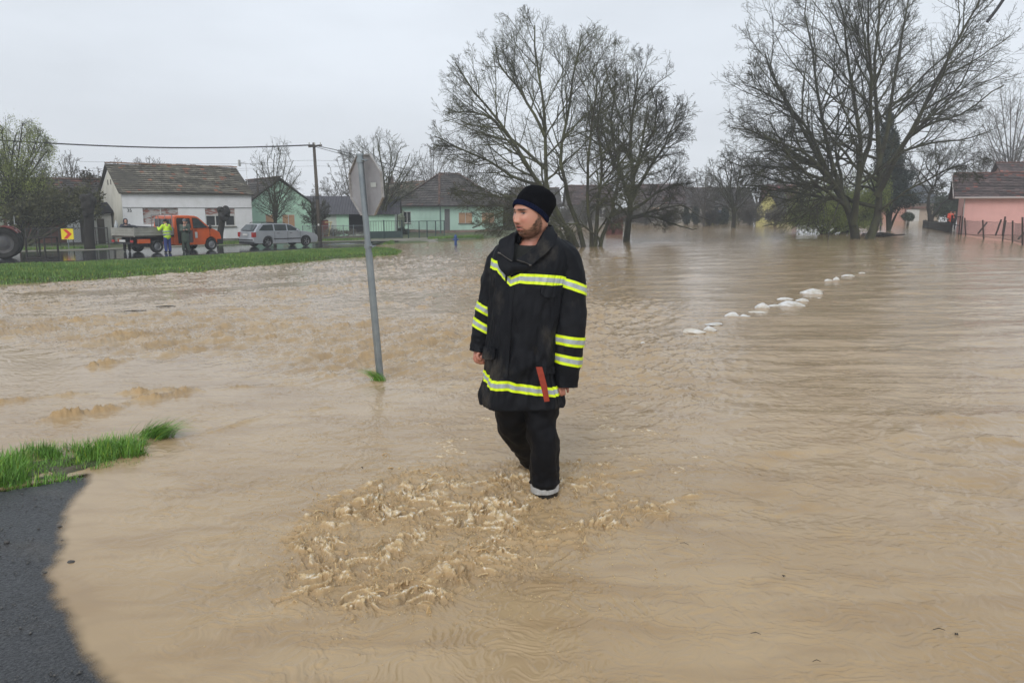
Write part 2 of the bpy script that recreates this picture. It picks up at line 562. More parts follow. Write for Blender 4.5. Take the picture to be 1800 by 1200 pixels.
    t3 = fbm((xx + wx) * 30, (yy + wy) * 40, 2, 127)
    hh = 1.6 * k * (.007 * t1 + .012 * np.tanh(t2 * 1.8) + .014 * (rg - .3) + .005 * t3)
    ff = sm(k * 1.3) * np.clip(.14 + hh / .017 + .30 * t3, 0, 1.1) * .95
    for pts, w, a in WAKE:
        P = [pix(u, v, 0)[:2] for u, v in pts]
        d = seg_dist(xx + .045 * nz[m] + .05 * fbm(xx * 3, yy * 3, 2, 15), yy + .03 * nz[m], P, closed=False)
        g = np.exp(-(d / w) ** 2)
        hh += .30 * a * g * np.clip(.5 + .5 * np.tanh(t2) + .7 * t1, -.2, 1.4)
        ff = np.maximum(ff, np.exp(-(d / (w * 1.3)) ** 2) * np.clip(.42 + .55 * t2 + .5 * t1, 0, .9))
    h[m] += hh * 1.0
    foam[m] = np.maximum(foam[m], ff)
    # scattered foam flecks behind the man
    fl = np.zeros_like(X)
    for (u, v, au, av) in [(860, 770, 260, 60), (1090, 780, 200, 70)]:
        c = pix(u, v, 0); ex = pix(u + au, v, 0).x - c.x; ey = abs(pix(u, v - av, 0).y - c.y)
        fl = np.maximum(fl, 1 - np.sqrt(((X - c.x) / ex) ** 2 + ((Y - c.y) / ey) ** 2))
    m2 = fl > 0
    q_ = fbm(X[m2] * 3.2, Y[m2] * 5.5, 4, 101, .6)
    lace = fbm(X[m2] * 16, Y[m2] * 24, 3, 107, .7)
    foam[m2] = np.maximum(foam[m2], np.clip((q_ - .34) * 4, 0, 1) * np.clip(.35 + 1.3 * lace, 0, 1) * sm(fl[m2] * 2.5))
    h[m2] += sm(fl[m2] * 2) * .006 * q_
    h *= sm(depth / 0.05)
    Z = base + h
    # thrown crests lean and curl instead of standing as cones
    cur = np.zeros_like(X); cur[m] = np.clip(hh / .03, 0, 1)
    DX = cur * .030 * fbm(X * 9, Y * 9, 3, 121); DY = cur * .030 * fbm(X * 9 + 7, Y * 9, 3, 123)
    X = X + DX; Y = Y + DY
    q = grid_quads(len(vs), len(us))
    wet = (depth > -0.012)
    q = q[wet.ravel()[q].any(1)]
    V = np.stack([X, Y, Z], -1).reshape(-1, 3)
    used = np.zeros(len(V), bool); used[q.ravel()] = True
    idx = np.cumsum(used) - 1
    V = V[used]; q = idx[q]
    me = mesh_from('water', V, quads=q, mats=[water_material()])
    rip = np.clip(np.maximum(calm * left, right * rc), 0, 1)
    for nm, arr in (('depth', depth), ('foam', foam), ('ripple', rip)):
        a = me.attributes.new(nm, 'FLOAT', 'POINT'); a.data.foreach_set('value', arr.ravel()[used].astype(np.float32))
    tag(link('water', me), kind='structure')

def water_material():
    m = bpy.data.materials.new('flood_water'); m.use_nodes = True
    N, L = m.node_tree.nodes, m.node_tree.links
    b = N['Principled BSDF']; out = N['Material Output']
    b.inputs['IOR'].default_value = 1.33
    geo = N.new('ShaderNodeNewGeometry')
    def noise(scale, sx, sy, detail=4, rough=.55, rot=0.0):
        mp = N.new('ShaderNodeMapping'); mp.inputs['Scale'].default_value = (sx, sy, 1); mp.inputs['Rotation'].default_value = (0, 0, rot)
        L.new(geo.outputs['Position'], mp.inputs[0])
        n = N.new('ShaderNodeTexNoise'); n.inputs['Scale'].default_value = scale; n.inputs['Detail'].default_value = detail; n.inputs['Roughness'].default_value = rough
        L.new(mp.outputs[0], n.inputs['Vector']); return n.outputs[0]
    def mixc(f, a, b_):
        x = N.new('ShaderNodeMix'); x.data_type = 'RGBA'
        for s, val in ((6, a), (7, b_)):
            if isinstance(val, tuple): x.inputs[s].default_value = (*val, 1)
            else: L.new(val, x.inputs[s])
        L.new(f, x.inputs[0]); return x.outputs[2]
    def rng(s, a, b_, c=0, d=1):
        r = N.new('ShaderNodeMapRange'); r.inputs[1].default_value = a; r.inputs[2].default_value = b_; r.inputs[3].default_value = c; r.inputs[4].default_value = d
        r.interpolation_type = 'SMOOTHSTEP'
        L.new(s, r.inputs[0]); return r.outputs[0]
    silt = rng(noise(.7, 1, 1.6, 3, .5), .35, .68)
    streak = rng(noise(1.1, 1.2, 4.0, 3, .5, -.35), .42, .72)
    c = mixc(silt, (0.450, 0.325, 0.188), (0.385, 0.268, 0.146))
    c = mixc(rng(streak, 0, 1, 0, .55), c, (0.33, 0.22, 0.115))
    mv = noise(1.1, 1, 2.0, 1.5, .5, .5)
    ab = N.new('ShaderNodeMath'); ab.operation = 'SUBTRACT'; ab.inputs[1].default_value = .5; L.new(mv, ab.inputs[0])
    ab2 = N.new('ShaderNodeMath'); ab2.operation = 'ABSOLUTE'; L.new(ab.outputs[0], ab2.inputs[0])
    c = mixc(rng(ab2.outputs[0], 0, .05, .16, 0), c, (0.27, 0.185, 0.11))
    fo = N.new('ShaderNodeAttribute'); fo.attribute_name = 'foam'
    dp = N.new('ShaderNodeAttribute'); dp.attribute_name = 'depth'
    fn = noise(42, 1, 1, 5, .75)
    ochre = rng(fo.outputs['Fac'], .08, .55, 0, .75)
    c = mixc(ochre, c, (0.425, 0.278, 0.132))
    c = mixc(rng(fo.outputs['Fac'], .48, .95, 0, .9), c, (0.60, 0.445, 0.245))
    # broken white froth where the water is beaten most
    mul = N.new('ShaderNodeMath'); mul.operation = 'MULTIPLY'; L.new(rng(fo.outputs['Fac'], .45, 1.0), mul.inputs[0]); L.new(rng(fn, .47, .66), mul.inputs[1])
    c = mixc(mul.outputs[0], c, (0.80, 0.74, 0.64))
    L.new(c, b.inputs['Base Color'])
    # fine ripples: strong on open water, faint in the shallow sheet
    n1 = noise(3.2, 1, 2.4, 6, .6, .2); n2 = noise(14, 1, 1.8, 4, .6)
    ad = N.new('ShaderNodeMath'); ad.operation = 'MULTIPLY_ADD'; ad.inputs[1].default_value = .22; L.new(n2, ad.inputs[0]); L.new(n1, ad.inputs[2])
    ri = N.new('ShaderNodeAttribute'); ri.attribute_name = 'ripple'
    st = rng(ri.outputs['Fac'], .0, 1.0, .02, 1.0)
    ra = N.new('ShaderNodeMath'); ra.operation = 'ADD'; L.new(rng(ri.outputs['Fac'], 0, .7, .19, .085), ra.inputs[0]); L.new(rng(fo.outputs['Fac'], 0, .8, 0, .18), ra.inputs[1]); L.new(ra.outputs[0], b.inputs['Roughness'])
    bp = N.new('ShaderNodeBump'); bp.inputs['Distance'].default_value = .013
    L.new(st, bp.inputs['Strength']); L.new(ad.outputs[0], bp.inputs['Height']); L.new(bp.outputs[0], b.inputs['Normal'])
    tr = N.new('ShaderNodeBsdfTransparent'); tr.inputs[0].default_value = (1, 1, 1, 1)
    mx = N.new('ShaderNodeMixShader')
    # silty water hides the bottom within a few millimetres
    L.new(rng(dp.outputs['Fac'], -.0008, .0062, .0, 1), mx.inputs[0])
    L.new(tr.outputs[0], mx.inputs[1]); L.new(b.outputs[0], mx.inputs[2]); L.new(mx.outputs[0], out.inputs[0])
    MATS['flood_water'] = m
    return m

build_ground()
build_water()

# ------------------------------------------------------------------ the man wading
MY = 4.65                                   # his distance
MAN0 = Vector((at(945, 865, MY).x, MY, -0.13))

def MP(u, v, dy=0.0):
    """pixel of the photograph -> point in the man's own space, dy metres behind his mid plane"""
    return at(u, v, MY + dy) - MAN0

def catmull(keys, n):
    """keys: rows of numbers; resampled smoothly to n rows by row index"""
    K = np.asarray(keys, float)
    t = np.linspace(0, len(K) - 1, n)
    i = np.clip(t.astype(int), 0, len(K) - 2); f = (t - i)[:, None]
    g = lambda j: K[np.clip(j, 0, len(K) - 1)]
    p0, p1, p2, p3 = g(i - 1), g(i), g(i + 1), g(i + 2)
    return .5 * ((2 * p1) + (-p0 + p2) * f + (2 * p0 - 5 * p1 + 4 * p2 - p3) * f * f + (-p0 + 3 * p1 - 3 * p2 + p3) * f ** 3)

def interp_rows(keys, vals):
    """keys sorted by column 0, Catmull-smoothed then looked up at vals"""
    K = catmull(keys, 240)
    return np.stack([np.interp(vals, K[:, 0], K[:, c]) for c in range(K.shape[1])], 1)

# torso of the jacket: row v, left u, right u, half depth, centre dy
TORSO = [(398, 915, 962, .062, .05), (408, 905, 972, .075, .045), (418, 890, 984, .095, .03), (428, 877, 997, .115, .02), (440, 869, 1005, .13, .012), (455, 865, 1006, .142, .005), (480, 862, 1000, .152, 0),
         (510, 861, 993, .160, -.008), (560, 858, 986, .165, -.012), (610, 856, 980, .165, -.012), (650, 853, 978, .168, -.012),
         (675, 849, 984, .176, -.012), (693, 845, 990, .182, -.012), (708, 846, 992, .184, -.012), (716, 850, 988, .18, -.01)]

def torso_pt(th, v, off=0.0):
    """th: angle, 0 = his image-right side, -pi/2 faces the camera; v: row (arrays)"""
    th = np.asarray(th, float); v = np.asarray(v, float)
    r = interp_rows(TORSO, v.ravel()).reshape(v.shape + (5,))
    z = np.array([at(930, vv, MY).z - MAN0.z for vv in v.ravel()]).reshape(v.shape)
    k = FPX / (MY * CP + (CAM_H - (z + MAN0.z)) * SP)     # pixels per metre at that height
    a = (r[..., 2] - r[..., 1]) / 2 / k
    cx = ((r[..., 2] + r[..., 1]) / 2 - 900) / k - MAN0.x
    b = r[..., 3]
    n = 2.35
    c, s = np.cos(th), np.sin(th)
    x = np.sign(c) * np.abs(c) ** (2 / n); y = np.sign(s) * np.abs(s) ** (2 / n)
    hgt = sm((v - 420) / 60)
    # cloth folds: long soft drapes, tighter creases at the waist
    w = .014 * pnoise(th * 2.6 + 3, v / 95.0 + th * .6, 5) + .010 * pnoise(th * 6 + v / 80, v / 46.0, 9) * (0.4 + sm((v - 560) / 60))
    w = w + .006 * pnoise(th * 11, v / 22.0 + th, 12)
    w = w + .012 * sm((v - 600) / 110) * np.sin(th * 5 + 1.2 + v / 130)
    # a sharp fold down from the pocket and diagonal creases near the belly
    w = w - .010 * np.exp(-((th + 1.15 + (v - 560) / 500) / .10) ** 2) * sm((v - 500) / 40) * (1 - sm((v - 655) / 30))
    w = w + .008 * np.exp(-(((v - 640) + 40 * (th + 1.6)) / 9) ** 2) * np.exp(-((th + 1.5) / .7) ** 2)
    w = w - .008 * np.exp(-(((v - 615) - 34 * (th + 1.2)) / 8) ** 2) * np.exp(-((th + 1.2) / .5) ** 2)
    d = w * hgt + off
    return np.stack([cx + (a + d) * x, r[..., 4] + (b + d) * y, z], -1)

def grid_mesh(name, P, mats, parent, close_u=True, mi=None, caps=(False, False)):
    nr, nc = P.shape[:2]
    V = P.reshape(-1, 3)
    F = []; M = []
    for i in range(nr - 1):
        for j in range(nc if close_u else nc - 1):
            j2 = (j + 1) % nc
            F.append((i * nc + j, i * nc + j2, (i + 1) * nc + j2, (i + 1) * nc + j))
            M.append(mi[i] if mi is not None else 0)
    if caps[0]: F.append(tuple(range(nc))[::-1]); M.append(0)
    if caps[1]: F.append(tuple((nr - 1) * nc + j for j in range(nc))); M.append(0)
    me = mesh_from(name, V, F, mats=mats, mi=M)
    return link(name, me, parent)

def tube_path(keys, n, rscale=1.0):
    """keys: (u, v, dy, rx, ry) -> centres and radii"""
    K = catmull(keys, n)
    C = np.array([MP(k[0], k[1], k[2]) for k in K])
    return C, K[:, 3] * rscale, K[:, 4] * rscale

def tube_grid(C, rx, ry, nseg, fold=None, off=0.0, ref=(0, 1, 0)):
    T = np.gradient(C, axis=0); T /= np.linalg.norm(T, axis=1)[:, None]
    ref = np.array(ref, float)
    A = np.cross(T, ref); A /= np.linalg.norm(A, axis=1)[:, None]
    B = np.cross(A, T)
    th = np.linspace(0, 2 * math.pi, nseg, endpoint=False)
    TH, I = np.meshgrid(th, np.linspace(0, 1, len(C)))
    d = off + (fold(TH, I) if fold else 0)
    return C[:, None] + A[:, None] * (np.cos(TH) * (rx[:, None] + d))[..., None] - B[:, None] * (np.sin(TH) * (ry[:, None] + d))[..., None]

def head_mesh():
    """head in its own frame: x = forward, y = the man's left side, z = up; returns vertices, faces, colours"""
    nu, nv = 200, 170
    V = []; C = []
    ph = np.linspace(0.02, math.pi - 0.02, nv)
    th = np.linspace(-math.pi, math.pi, nu, endpoint=False)
    PH, TH = np.meshgrid(ph, th, indexing='ij')
    f, s, u = np.sin(PH) * np.cos(TH), np.sin(PH) * np.sin(TH), np.cos(PH)
    low = np.clip(-u, 0, 1)
    X = f * np.where(f > 0, .094, .100) ; Y = s * (.079 - .013 * low ** 1.5); Z = u * np.where(u < 0, .131, .120)
    # face is flatter than an egg, the jaw squarer
    sq = (np.abs(f) ** 2.6 + np.abs(s) ** 2.6 + np.abs(u) ** 2.6) ** (-1 / 2.6)
    X = X * (1 + .6 * (sq - 1)); Y = Y * (1 + .75 * (sq - 1)); Z = Z * (1 + .35 * (sq - 1))
    X = X - .014 * sm((-u - .2) / .6) * (f < 0) * 1.0
    front = sm((f - .05) / .5)
    def G(y0, z0, sy, sz): return np.exp(-((Y - y0) / sy) ** 2 - ((Z - z0) / sz) ** 2) * front
    def G2(y0, z0, sy, sz): return G(y0, z0, sy, sz) + G(-y0, z0, sy, sz)
    dx = np.zeros_like(X)
    dx += .009 * G(0, .038, .05, .011)                         # brow
    dx += .004 * G2(.028, .037, .018, .008)
    dx -= .015 * G2(.032, .020, .017, .012)                    # eye sockets
    dx += .0052 * G2(.032, .018, .0110, .0065)                 # eyeballs
    dx += .0026 * G2(.032, .026, .013, .0032)                  # lids
    dx += .0020 * G2(.032, .0105, .012, .003)
    # nose: bridge growing to the tip
    br = np.exp(-(Y / (.0085 + .005 * sm((.01 - Z) / .035))) ** 2) * front
    prof = np.interp(Z, [-.045, -.036, -.030, -.022, -.01, .008, .022, .034, .045], [0, .010, .0235, .0275, .0225, .0150, .0095, .004, 0])
    dx += br * prof
    dx += .008 * G2(.0125, -.027, .007, .008)                  # nostril wings
    dx -= .005 * G2(.008, -.037, .004, .003)
    dx += .008 * G2(.040, -.012, .02, .018)                    # cheeks
    dx += .006 * G(0, -.060, .028, .022)                       # mouth mound
    dx += .0060 * G(0, -.0490, .020, .0040)                    # upper lip
    dx += .0070 * G(0, -.0680, .018, .0052)                    # lower lip
    dx -= .0130 * G(0, -.0582, .015, .0046)                    # opened mouth
    dx -= .004 * G(0, -.082, .022, .007)
    dx += .015 * G(0, -.108, .030, .018)                       # chin
    dx -= .003 * G2(.024, -.062, .006, .008)
    X = X + dx
    Z = Z + .004 * G(0, -.101, .02, .02)
    # skin colours, with shade painted in round the eyes
    def mixc(c, t, c2):
        t = np.clip(t, 0, 1)[..., None]
        return c * (1 - t) + np.array(c2) * t
    c = np.zeros(X.shape + (3,)) + np.array((.50, .245, .165))
    nse = pnoise(Y * 90, Z * 90, 4) * .5 + .5
    c = mixc(c, .6 * G2(.043, -.018, .022, .02) + .35 * G(0, -.025, .014, .014), (.56, .225, .165))
    side = (np.abs(Y) > .001)
    # beard: jaw line, chin, upper lip, side burns
    jaw = sm((-Z - .074 + .030 * np.exp(-((np.abs(Y) - .026) / .010) ** 2) + .052 * sm((.070 - X) / .045)) / .016)
    must = G(0, -.0415, .026, .0052) * 1.0
    burn = sm((.055 - X) / .014) * sm((X - .002) / .012) * sm((.03 - Z) / .02) * sm((np.abs(Y) - .035) / .02)
    lips = np.clip(G(0, -.0495, .022, .0038) * 1.4 + G(0, -.0680, .020, .0052) * 1.4, 0, 1)
    Zb = np.interp(X, [-.03, .0, .012, .03, .055, .075, .11], [-.05, .005, .020, -.012, -.052, -.066, -.074]) + .022 * np.exp(-((np.abs(Y) - .026) / .011) ** 2) * (X > .05)
    nse = np.clip(.5 + .9 * pnoise(Y * 160 + X * 90, Z * 110, 4) + .5 * pnoise(X * 60 + Y * 40, Z * 50, 14), 0, 1)
    bt = np.clip(sm((Zb - Z + .008 * (nse - .5)) / .020) + must, 0, 1) * sm((X + .030) / .022)
    bt = bt * (.62 + .38 * nse) * (1 - np.clip(lips * 1.5, 0, 1))
    c = mixc(c, bt, (.060, .030, .016))
    c = mixc(c, lips, (.42, .12, .105))
    c = mixc(c, 1.9 * G(0, -.0585, .0165, .0044), (.022, .006, .006))
    c = mixc(c, .8 * G2(.032, .026, .020, .010), (.24, .115, .085))  # shade under the brows, painted into the socket colour
    c = mixc(c, 1.9 * G2(.031, .0375, .021, .0048), (.030, .017, .011))      # eyebrows
    c = mixc(c, 1.1 * G2(.032, .0175, .0120, .0034), (.33, .27, .25))  # eye whites, darkened for the brow's shade
    c = mixc(c, 2.0 * G2(.0350, .0175, .0048, .0038), (.03, .035, .04))
    c = mixc(c, 1.6 * G2(.032, .0222, .0140, .0022), (.045, .022, .015))
    c = mixc(c, .55 * G2(.032, .0095, .014, .004), (.33, .15, .11))
    c = mixc(c, 1.1 * G2(.0080, -.0375, .0038, .0026), (.07, .025, .02))
    V = np.stack([X, Y, Z], -1)
    return V, c, nu, nv

def build_man():
    man = thing('person', 'man in black fire jacket with yellow-silver bands and black knit hat, wading through the flood', 'person', tuple(MAN0))
    cloth = fabric_material('black_cloth', (.0026, .0033, .0056), (.0095, .0104, .0135), mud=True)
    trous = fabric_material('trouser_cloth', (.0024, .0027, .0045), (.006, .0062, .0085), mud=False)
    yel = mat('band_yellow', (.80, .98, .0), (.62, .80, .01), scale=60, rough=.45)
    # the fluorescent cloth and the glass-bead tape
    sil = mat('band_silver', (.40, .44, .45), (.30, .33, .34), scale=40, rough=.35)
    skin = bpy.data.materials.new('skin'); skin.use_nodes = True
    N, L = skin.node_tree.nodes, skin.node_tree.links
    b = N['Principled BSDF']; a = N.new('ShaderNodeAttribute'); a.attribute_name = 'skin_col'
    L.new(a.outputs['Color'], b.inputs['Base Color']); b.inputs['Roughness'].default_value = .48
    b.inputs['Subsurface Weight'].default_value = .12; b.inputs['Subsurface Radius'].default_value = (.01, .004, .002); b.inputs['Subsurface Scale'].default_value = .5

    # --- body: head, neck, chest, arms with hands, legs, one surface
    HV, HC, nu, nv = head_mesh()
    yaw = R(180 + 39)                       # he looks to the left of the picture, a little towards us
    fw = np.array((math.cos(yaw), math.sin(yaw), -.06)); fw /= np.linalg.norm(fw)
    up = np.array((.05, .02, 1.0)); up -= fw * up.dot(fw); up /= np.linalg.norm(up)
    lf = np.cross(up, fw)
    hc = np.array(MP(933, 379, .0))
    HS = 1.06
    W = hc + (HV[..., 0:1] * fw + HV[..., 1:2] * lf + HV[..., 2:3] * up) * HS
    mb = MB()
    F = []
    for i in range(nv - 1):
        for j in range(nu):
            j2 = (j + 1) % nu
            F.append((i * nu + j, (i + 1) * nu + j, (i + 1) * nu + j2, i * nu + j2))
    F.append(tuple(range(nu))); F.append(tuple((nv - 1) * nu + j for j in range(nu))[::-1])
    mb.add(W.reshape(-1, 3), F)
    def limb(keys, n=24, seg=20):
        C, rx, ry = tube_path(keys, n)
        P = tube_grid(C, rx, ry, seg)
        FF = [(i * seg + j, i * seg + (j + 1) % seg, (i + 1) * seg + (j + 1) % seg, (i + 1) * seg + j) for i in range(n - 1) for j in range(seg)]
        FF.append(tuple(range(seg))[::-1]); FF.append(tuple((n - 1) * seg + j for j in range(seg)))
        mb.add(P.reshape(-1, 3), FF)
    limb([(943, 378, .03, .055, .055), (941, 398, .030, .066, .066), (938, 415, .03, .064, .066), (935, 432, .03, .075, .07), (932, 455, .02, .12, .09)])     # neck
    limb([(932, 440, .04, .14, .06), (930, 480, .0, .18, .12), (925, 560, 0, .17, .125), (922, 640, 0, .16, .12), (922, 700, .02, .165, .13), (922, 715, .02, .12, .11)])  # trunk
    limb([(880, 455, .03, .055, .055), (866, 500, .05, .050, .05), (856, 545, .05, .042, .042), (846, 590, .04, .038, .038), (842, 612, .03, .030, .026), (842, 622, .03, .034, .02), (843, 632, .03, .036, .02)])
    limb([(992, 455, .0, .055, .055), (1001, 500, -.02, .052, .052), (1003, 550, -.03, .044, .044), (999, 610, -.03, .038, .038), (992, 660, -.04, .031, .026), (990, 672, -.045, .034, .022), (988, 682, -.05, .037, .024)])
    limb([(898, 705, .03, .085, .09), (904, 742, .12, .07, .075), (920, 778, .32, .058, .06), (936, 804, .50, .05, .052), (939, 830, .62, .045, .05)])
    limb([(950, 705, .0, .085, .09), (954, 755, -.03, .072, .078), (957, 795, -.04, .060, .062), (957, 840, 0, .052, .055), (957, 890, .0, .048, .052)])
    # fingers: (points as u, v, dy), radius
    def finger(pts, r):
        P = [MP(*p) for p in pts]
        K = catmull([tuple(p) for p in P], 9)
        rr = np.array([r, r * 1.02, r, r * .98, r * .96, r * .95, r * .9, r * .82, r * .5])
        V = tube_grid(K, rr, rr, 10, ref=(.3, 1, .2))
        mb.add(V.reshape(-1, 3), [(i * 10 + j, i * 10 + (j + 1) % 10, (i + 1) * 10 + (j + 1) % 10, (i + 1) * 10 + j) for i in range(8) for j in range(10)] + [tuple(range(10))[::-1], tuple(80 + j for j in range(10))])
    finger([(977, 678, -.075), (976, 686, -.080), (978, 693, -.078), (982, 695, -.06)], .0100)
    finger([(984, 678, -.078), (984, 686, -.088), (986, 693, -.085), (988, 694, -.062)], .0100)
    finger([(990, 678, -.072), (991, 685, -.082), (992, 692, -.078), (993, 692, -.056)], .0098)
    finger([(996, 676, -.060), (998, 683, -.070), (998, 688, -.066), (998, 688, -.050)], .0088)
    finger([(978, 672, -.045), (973, 680, -.05), (972, 687, -.055), (975, 692, -.062)], .0108)
    finger([(836, 622, .015), (834, 630, .012), (838, 636, .012), (845, 637, .02)], .0100)
    finger([(840, 624, .0), (840, 633, -.006), (844, 638, .0), (850, 637, .01)], .0100)
    finger([(846, 624, -.002), (847, 633, -.008), (850, 638, -.002), (854, 637, .01)], .0098)
    finger([(851, 622, .01), (853, 630, .004), (855, 635, .008), (856, 634, .018)], .0088)
    finger([(843, 618, -.010), (839, 625, -.020), (842, 631, -.024), (847, 632, -.020)], .0108)
    body = mb.build('body', skin, man)
    remesh(body, .0042, 2)
    # colour by place: painted features belong to the head, the rest is plain skin
    me = body.data
    co = np.zeros(len(me.vertices) * 3, np.float32); me.vertices.foreach_get('co', co); co = co.reshape(-1, 3)
    cols = np.zeros((len(co), 3)) + np.array((.46, .195, .135))
    rel = (co - hc) / HS
    near = np.linalg.norm(rel, axis=1) < .17
    from mathutils.kdtree import KDTree
    hv = HV.reshape(-1, 3); hcol = HC.reshape(-1, 3)
    kd = KDTree(len(hv))
    for i, p in enumerate(hv): kd.insert(p, i)
    kd.balance()
    L3 = np.stack([rel @ fw, rel @ lf, rel @ up], 1)
    for i in np.nonzero(near)[0]:
        _, j, d = kd.find(L3[i])
        t = min(1, max(0, (d - .004) / .02))
        cols[i] = hcol[j] * (1 - t) + cols[i] * t
    a = me.attributes.new('skin_col', 'FLOAT_COLOR', 'POINT')
    cc = np.ones((len(co), 4), np.float32); cc[:, :3] = cols; a.data.foreach_set('color', cc.ravel())

    # --- jacket
    vs = np.concatenate([np.linspace(404, 440, 14), np.linspace(443, 713, 110)])
    ths = np.linspace(-math.pi, math.pi, 150, endpoint=False)
    TH, VV = np.meshgrid(ths, vs)
    # the hem hangs lower at the front and dips at the sides
    def warp(th, v): return v + (v > 640) * ((v - 640) / 73.0) * (3 * np.cos(2 * th) - 3 + 3.0 * np.sin(3 * th + .5))
    P = torso_pt(TH, warp(TH, VV))
    # a cut-away at the throat where the collar stands open
    thr = np.exp(-((TH + 1.85) / .42) ** 2) * (1 - sm((VV - 438) / 26))
    P[..., 1] += .10 * thr; P[..., 2] -= .03 * thr
    jk = MB()
    nr, nc = P.shape[:2]
    inner = P.copy(); ctr = P.mean(1, keepdims=True); inner = ctr + (P - ctr) * .965
    allP = np.concatenate([P, inner[::-1][:6]])
    nr2 = allP.shape[0]
    jk.add(allP.reshape(-1, 3), [(i * nc + j, i * nc + (j + 1) % nc, (i + 1) * nc + (j + 1) % nc, (i + 1) * nc + j) for i in range(nr2 - 1) for j in range(nc)])
    def fold_l(th, t): return .007 * pnoise(th * 1.3 + t * 2, t * 9 + th * .4, 21) + .010 * np.clip(np.sin(t * 26 + 1.4 * np.sin(th)), 0, 1) * np.exp(-((t - .5) / .28) ** 2) * .6 + .004 * pnoise(th * 3, t * 20, 23)
    def fold_r(th, t): return .009 * pnoise(th * 1.3 + 4, t * 7 + th * .5, 25) + .008 * np.clip(np.sin(t * 24 + 1.6 * np.sin(th + 1)), 0, 1) * np.exp(-((t - .55) / .28) ** 2) * .6 + .004 * pnoise(th * 3, t * 18, 27)
    SL = [(888, 440, .04, .050, .06), (876, 462, .045, .072, .075), (868, 495, .055, .072, .078), (862, 530, .06, .070, .075), (854, 560, .055, .066, .070), (848, 585, .05, .062, .065), (844, 605, .045, .058, .062), (842, 618, .04, .055, .06)]
    SR = [(975, 434, .02, .060, .07), (994, 452, .01, .080, .085), (1001, 480, .0, .088, .09), (1002, 515, -.015, .092, .094), (1001, 550, -.025, .096, .095), (1000, 585, -.03, .093, .092), (998, 620, -.035, .088, .088), (995, 650, -.04, .081, .082), (993, 678, -.045, .074, .076)]
    sleeves = {}
    for key, K, fo, n in (('l', SL, fold_l, 70), ('r', SR, fold_r, 90)):
        C, rx, ry = tube_path(K, n)
        G_ = tube_grid(C, rx, ry, 48, fold=fo)
        # open cuff with an inner wall
        inn = tube_grid(C, rx * .86, ry * .86, 48)
        A_ = np.concatenate([G_, inn[::-1][:10]])
        jk.add(A_.reshape(-1, 3), [(i * 48 + j, i * 48 + (j + 1) % 48, (i + 1) * 48 + (j + 1) % 48, (i + 1) * 48 + j) for i in range(len(A_) - 1) for j in range(48)] + [tuple(range(48))[::-1]])
        sleeves[key] = (C, rx, ry, fo)
    jacket = jk.build('jacket', cloth, man, smooth=True)
    # reflective bands: yellow, silver, yellow
    def band_grid(Pf, nm='reflective_band'):
        """Pf(rows 0..1, off) gives an open or closed strip"""
        rows = [0, .0, .27, .28, .71, .72, 1.0, 1.0]
        offs = [.001, .0055, .0055, .0058, .0058, .0055, .0055, .001]
        mi = [0, 0, 0, 1, 1, 0, 0]
        Pm = np.stack([Pf(r, o) for r, o in zip(rows, offs)])
        return Pm, mi
    def torso_band(t0, t1, fa, fb, n=110):
        th = np.linspace(t0, t1, n)
        return band_grid(lambda r, o: torso_pt(th, warp(th, fa(th) * (1 - r) + fb(th) * r), o))
    def add_band(Pm, mi, close):
        o = grid_mesh('reflective_band', Pm, [yel, sil], jacket, close_u=close, mi=mi)
        m = o.modifiers.new('n', 'WEIGHTED_NORMAL') if False else None
        o.data.polygons.foreach_set('use_smooth', np.zeros(len(o.data.polygons), bool))
        return o
    # chest, in two pieces either side of the open front (angles: -pi/2 faces us)
    def ch(th): return np.interp(th, [-3.6, -2.9, -2.45, -2.12, -1.98, -1.75, -1.3, -.75, -.25, 0.5], [452, 454, 458, 478, 484, 477, 479, 482, 488, 498])
    def chw(th): return np.interp(th, [-3.6, -2.9, -2.45, -2.2, -1.9, -1.6, 0.5], [15, 15, 16, 15, 15, 17, 18])
    add_band(*torso_band(-3.5, -2.16, ch, lambda t: ch(t) + chw(t), 50), False)
    add_band(*torso_band(-2.10, .3, ch, lambda t: ch(t) + chw(t), 90), False)
    def hm(th): return np.interp(th, [-3.6, -2.9, -2.6, -2.35, -1.9, -1.65, -1.3, -.8, -.3, .4], [645, 648, 655, 660, 659, 664, 669, 674, 673, 668])
    add_band(*torso_band(-3.5, -2.58, hm, lambda t: hm(t) + 16, 40), False)
    add_band(*torso_band(-2.55, .3, hm, lambda t: hm(t) + 17, 100), False)
    def sleeve_band(key, va, vb, tilt, da=0):
        C, rx, ry, fo = sleeves[key]
        n = len(C)
        zz = C[:, 2]
        def pf(r, o):
            th = np.linspace(0, 2 * math.pi, 48, endpoint=False)
            v = va * (1 - r) + vb * r
            out = []
            for a in th:
                vv = v + tilt * math.cos(a) 
                z = at(900, vv, MY).z - MAN0.z
                t = np.interp(-z, -zz, np.linspace(0, 1, n))
                i = t * (n - 1); i0 = int(min(i, n - 2)); f = i - i0
                c = C[i0] * (1 - f) + C[i0 + 1] * f; tx = C[min(i0 + 1, n - 1)] - C[max(i0 - 1, 0)]; tx = tx / np.linalg.norm(tx)
                A = np.cross(tx, (0, 1, 0)); A /= np.linalg.norm(A); B = np.cross(A, tx)
                rxx = np.interp(i, range(n), rx); ryy = np.interp(i, range(n), ry)
                d = o + float(np.asarray(fo(np.array([a]), np.array([t])))[0])
                out.append(c + A * math.cos(a) * (rxx + d) - B * math.sin(a) * (ryy + d))
            return np.array(out)
        Pm, mi = band_grid(pf)
        add_band(Pm, mi, True)
    sleeve_band('l', 541, 556, 5); sleeve_band('l', 569, 584, 5)
    sleeve_band('r', 587, 604, 3); sleeve_band('r', 620, 637, 3)
    sleeve_band('r', 493, 510, 9)
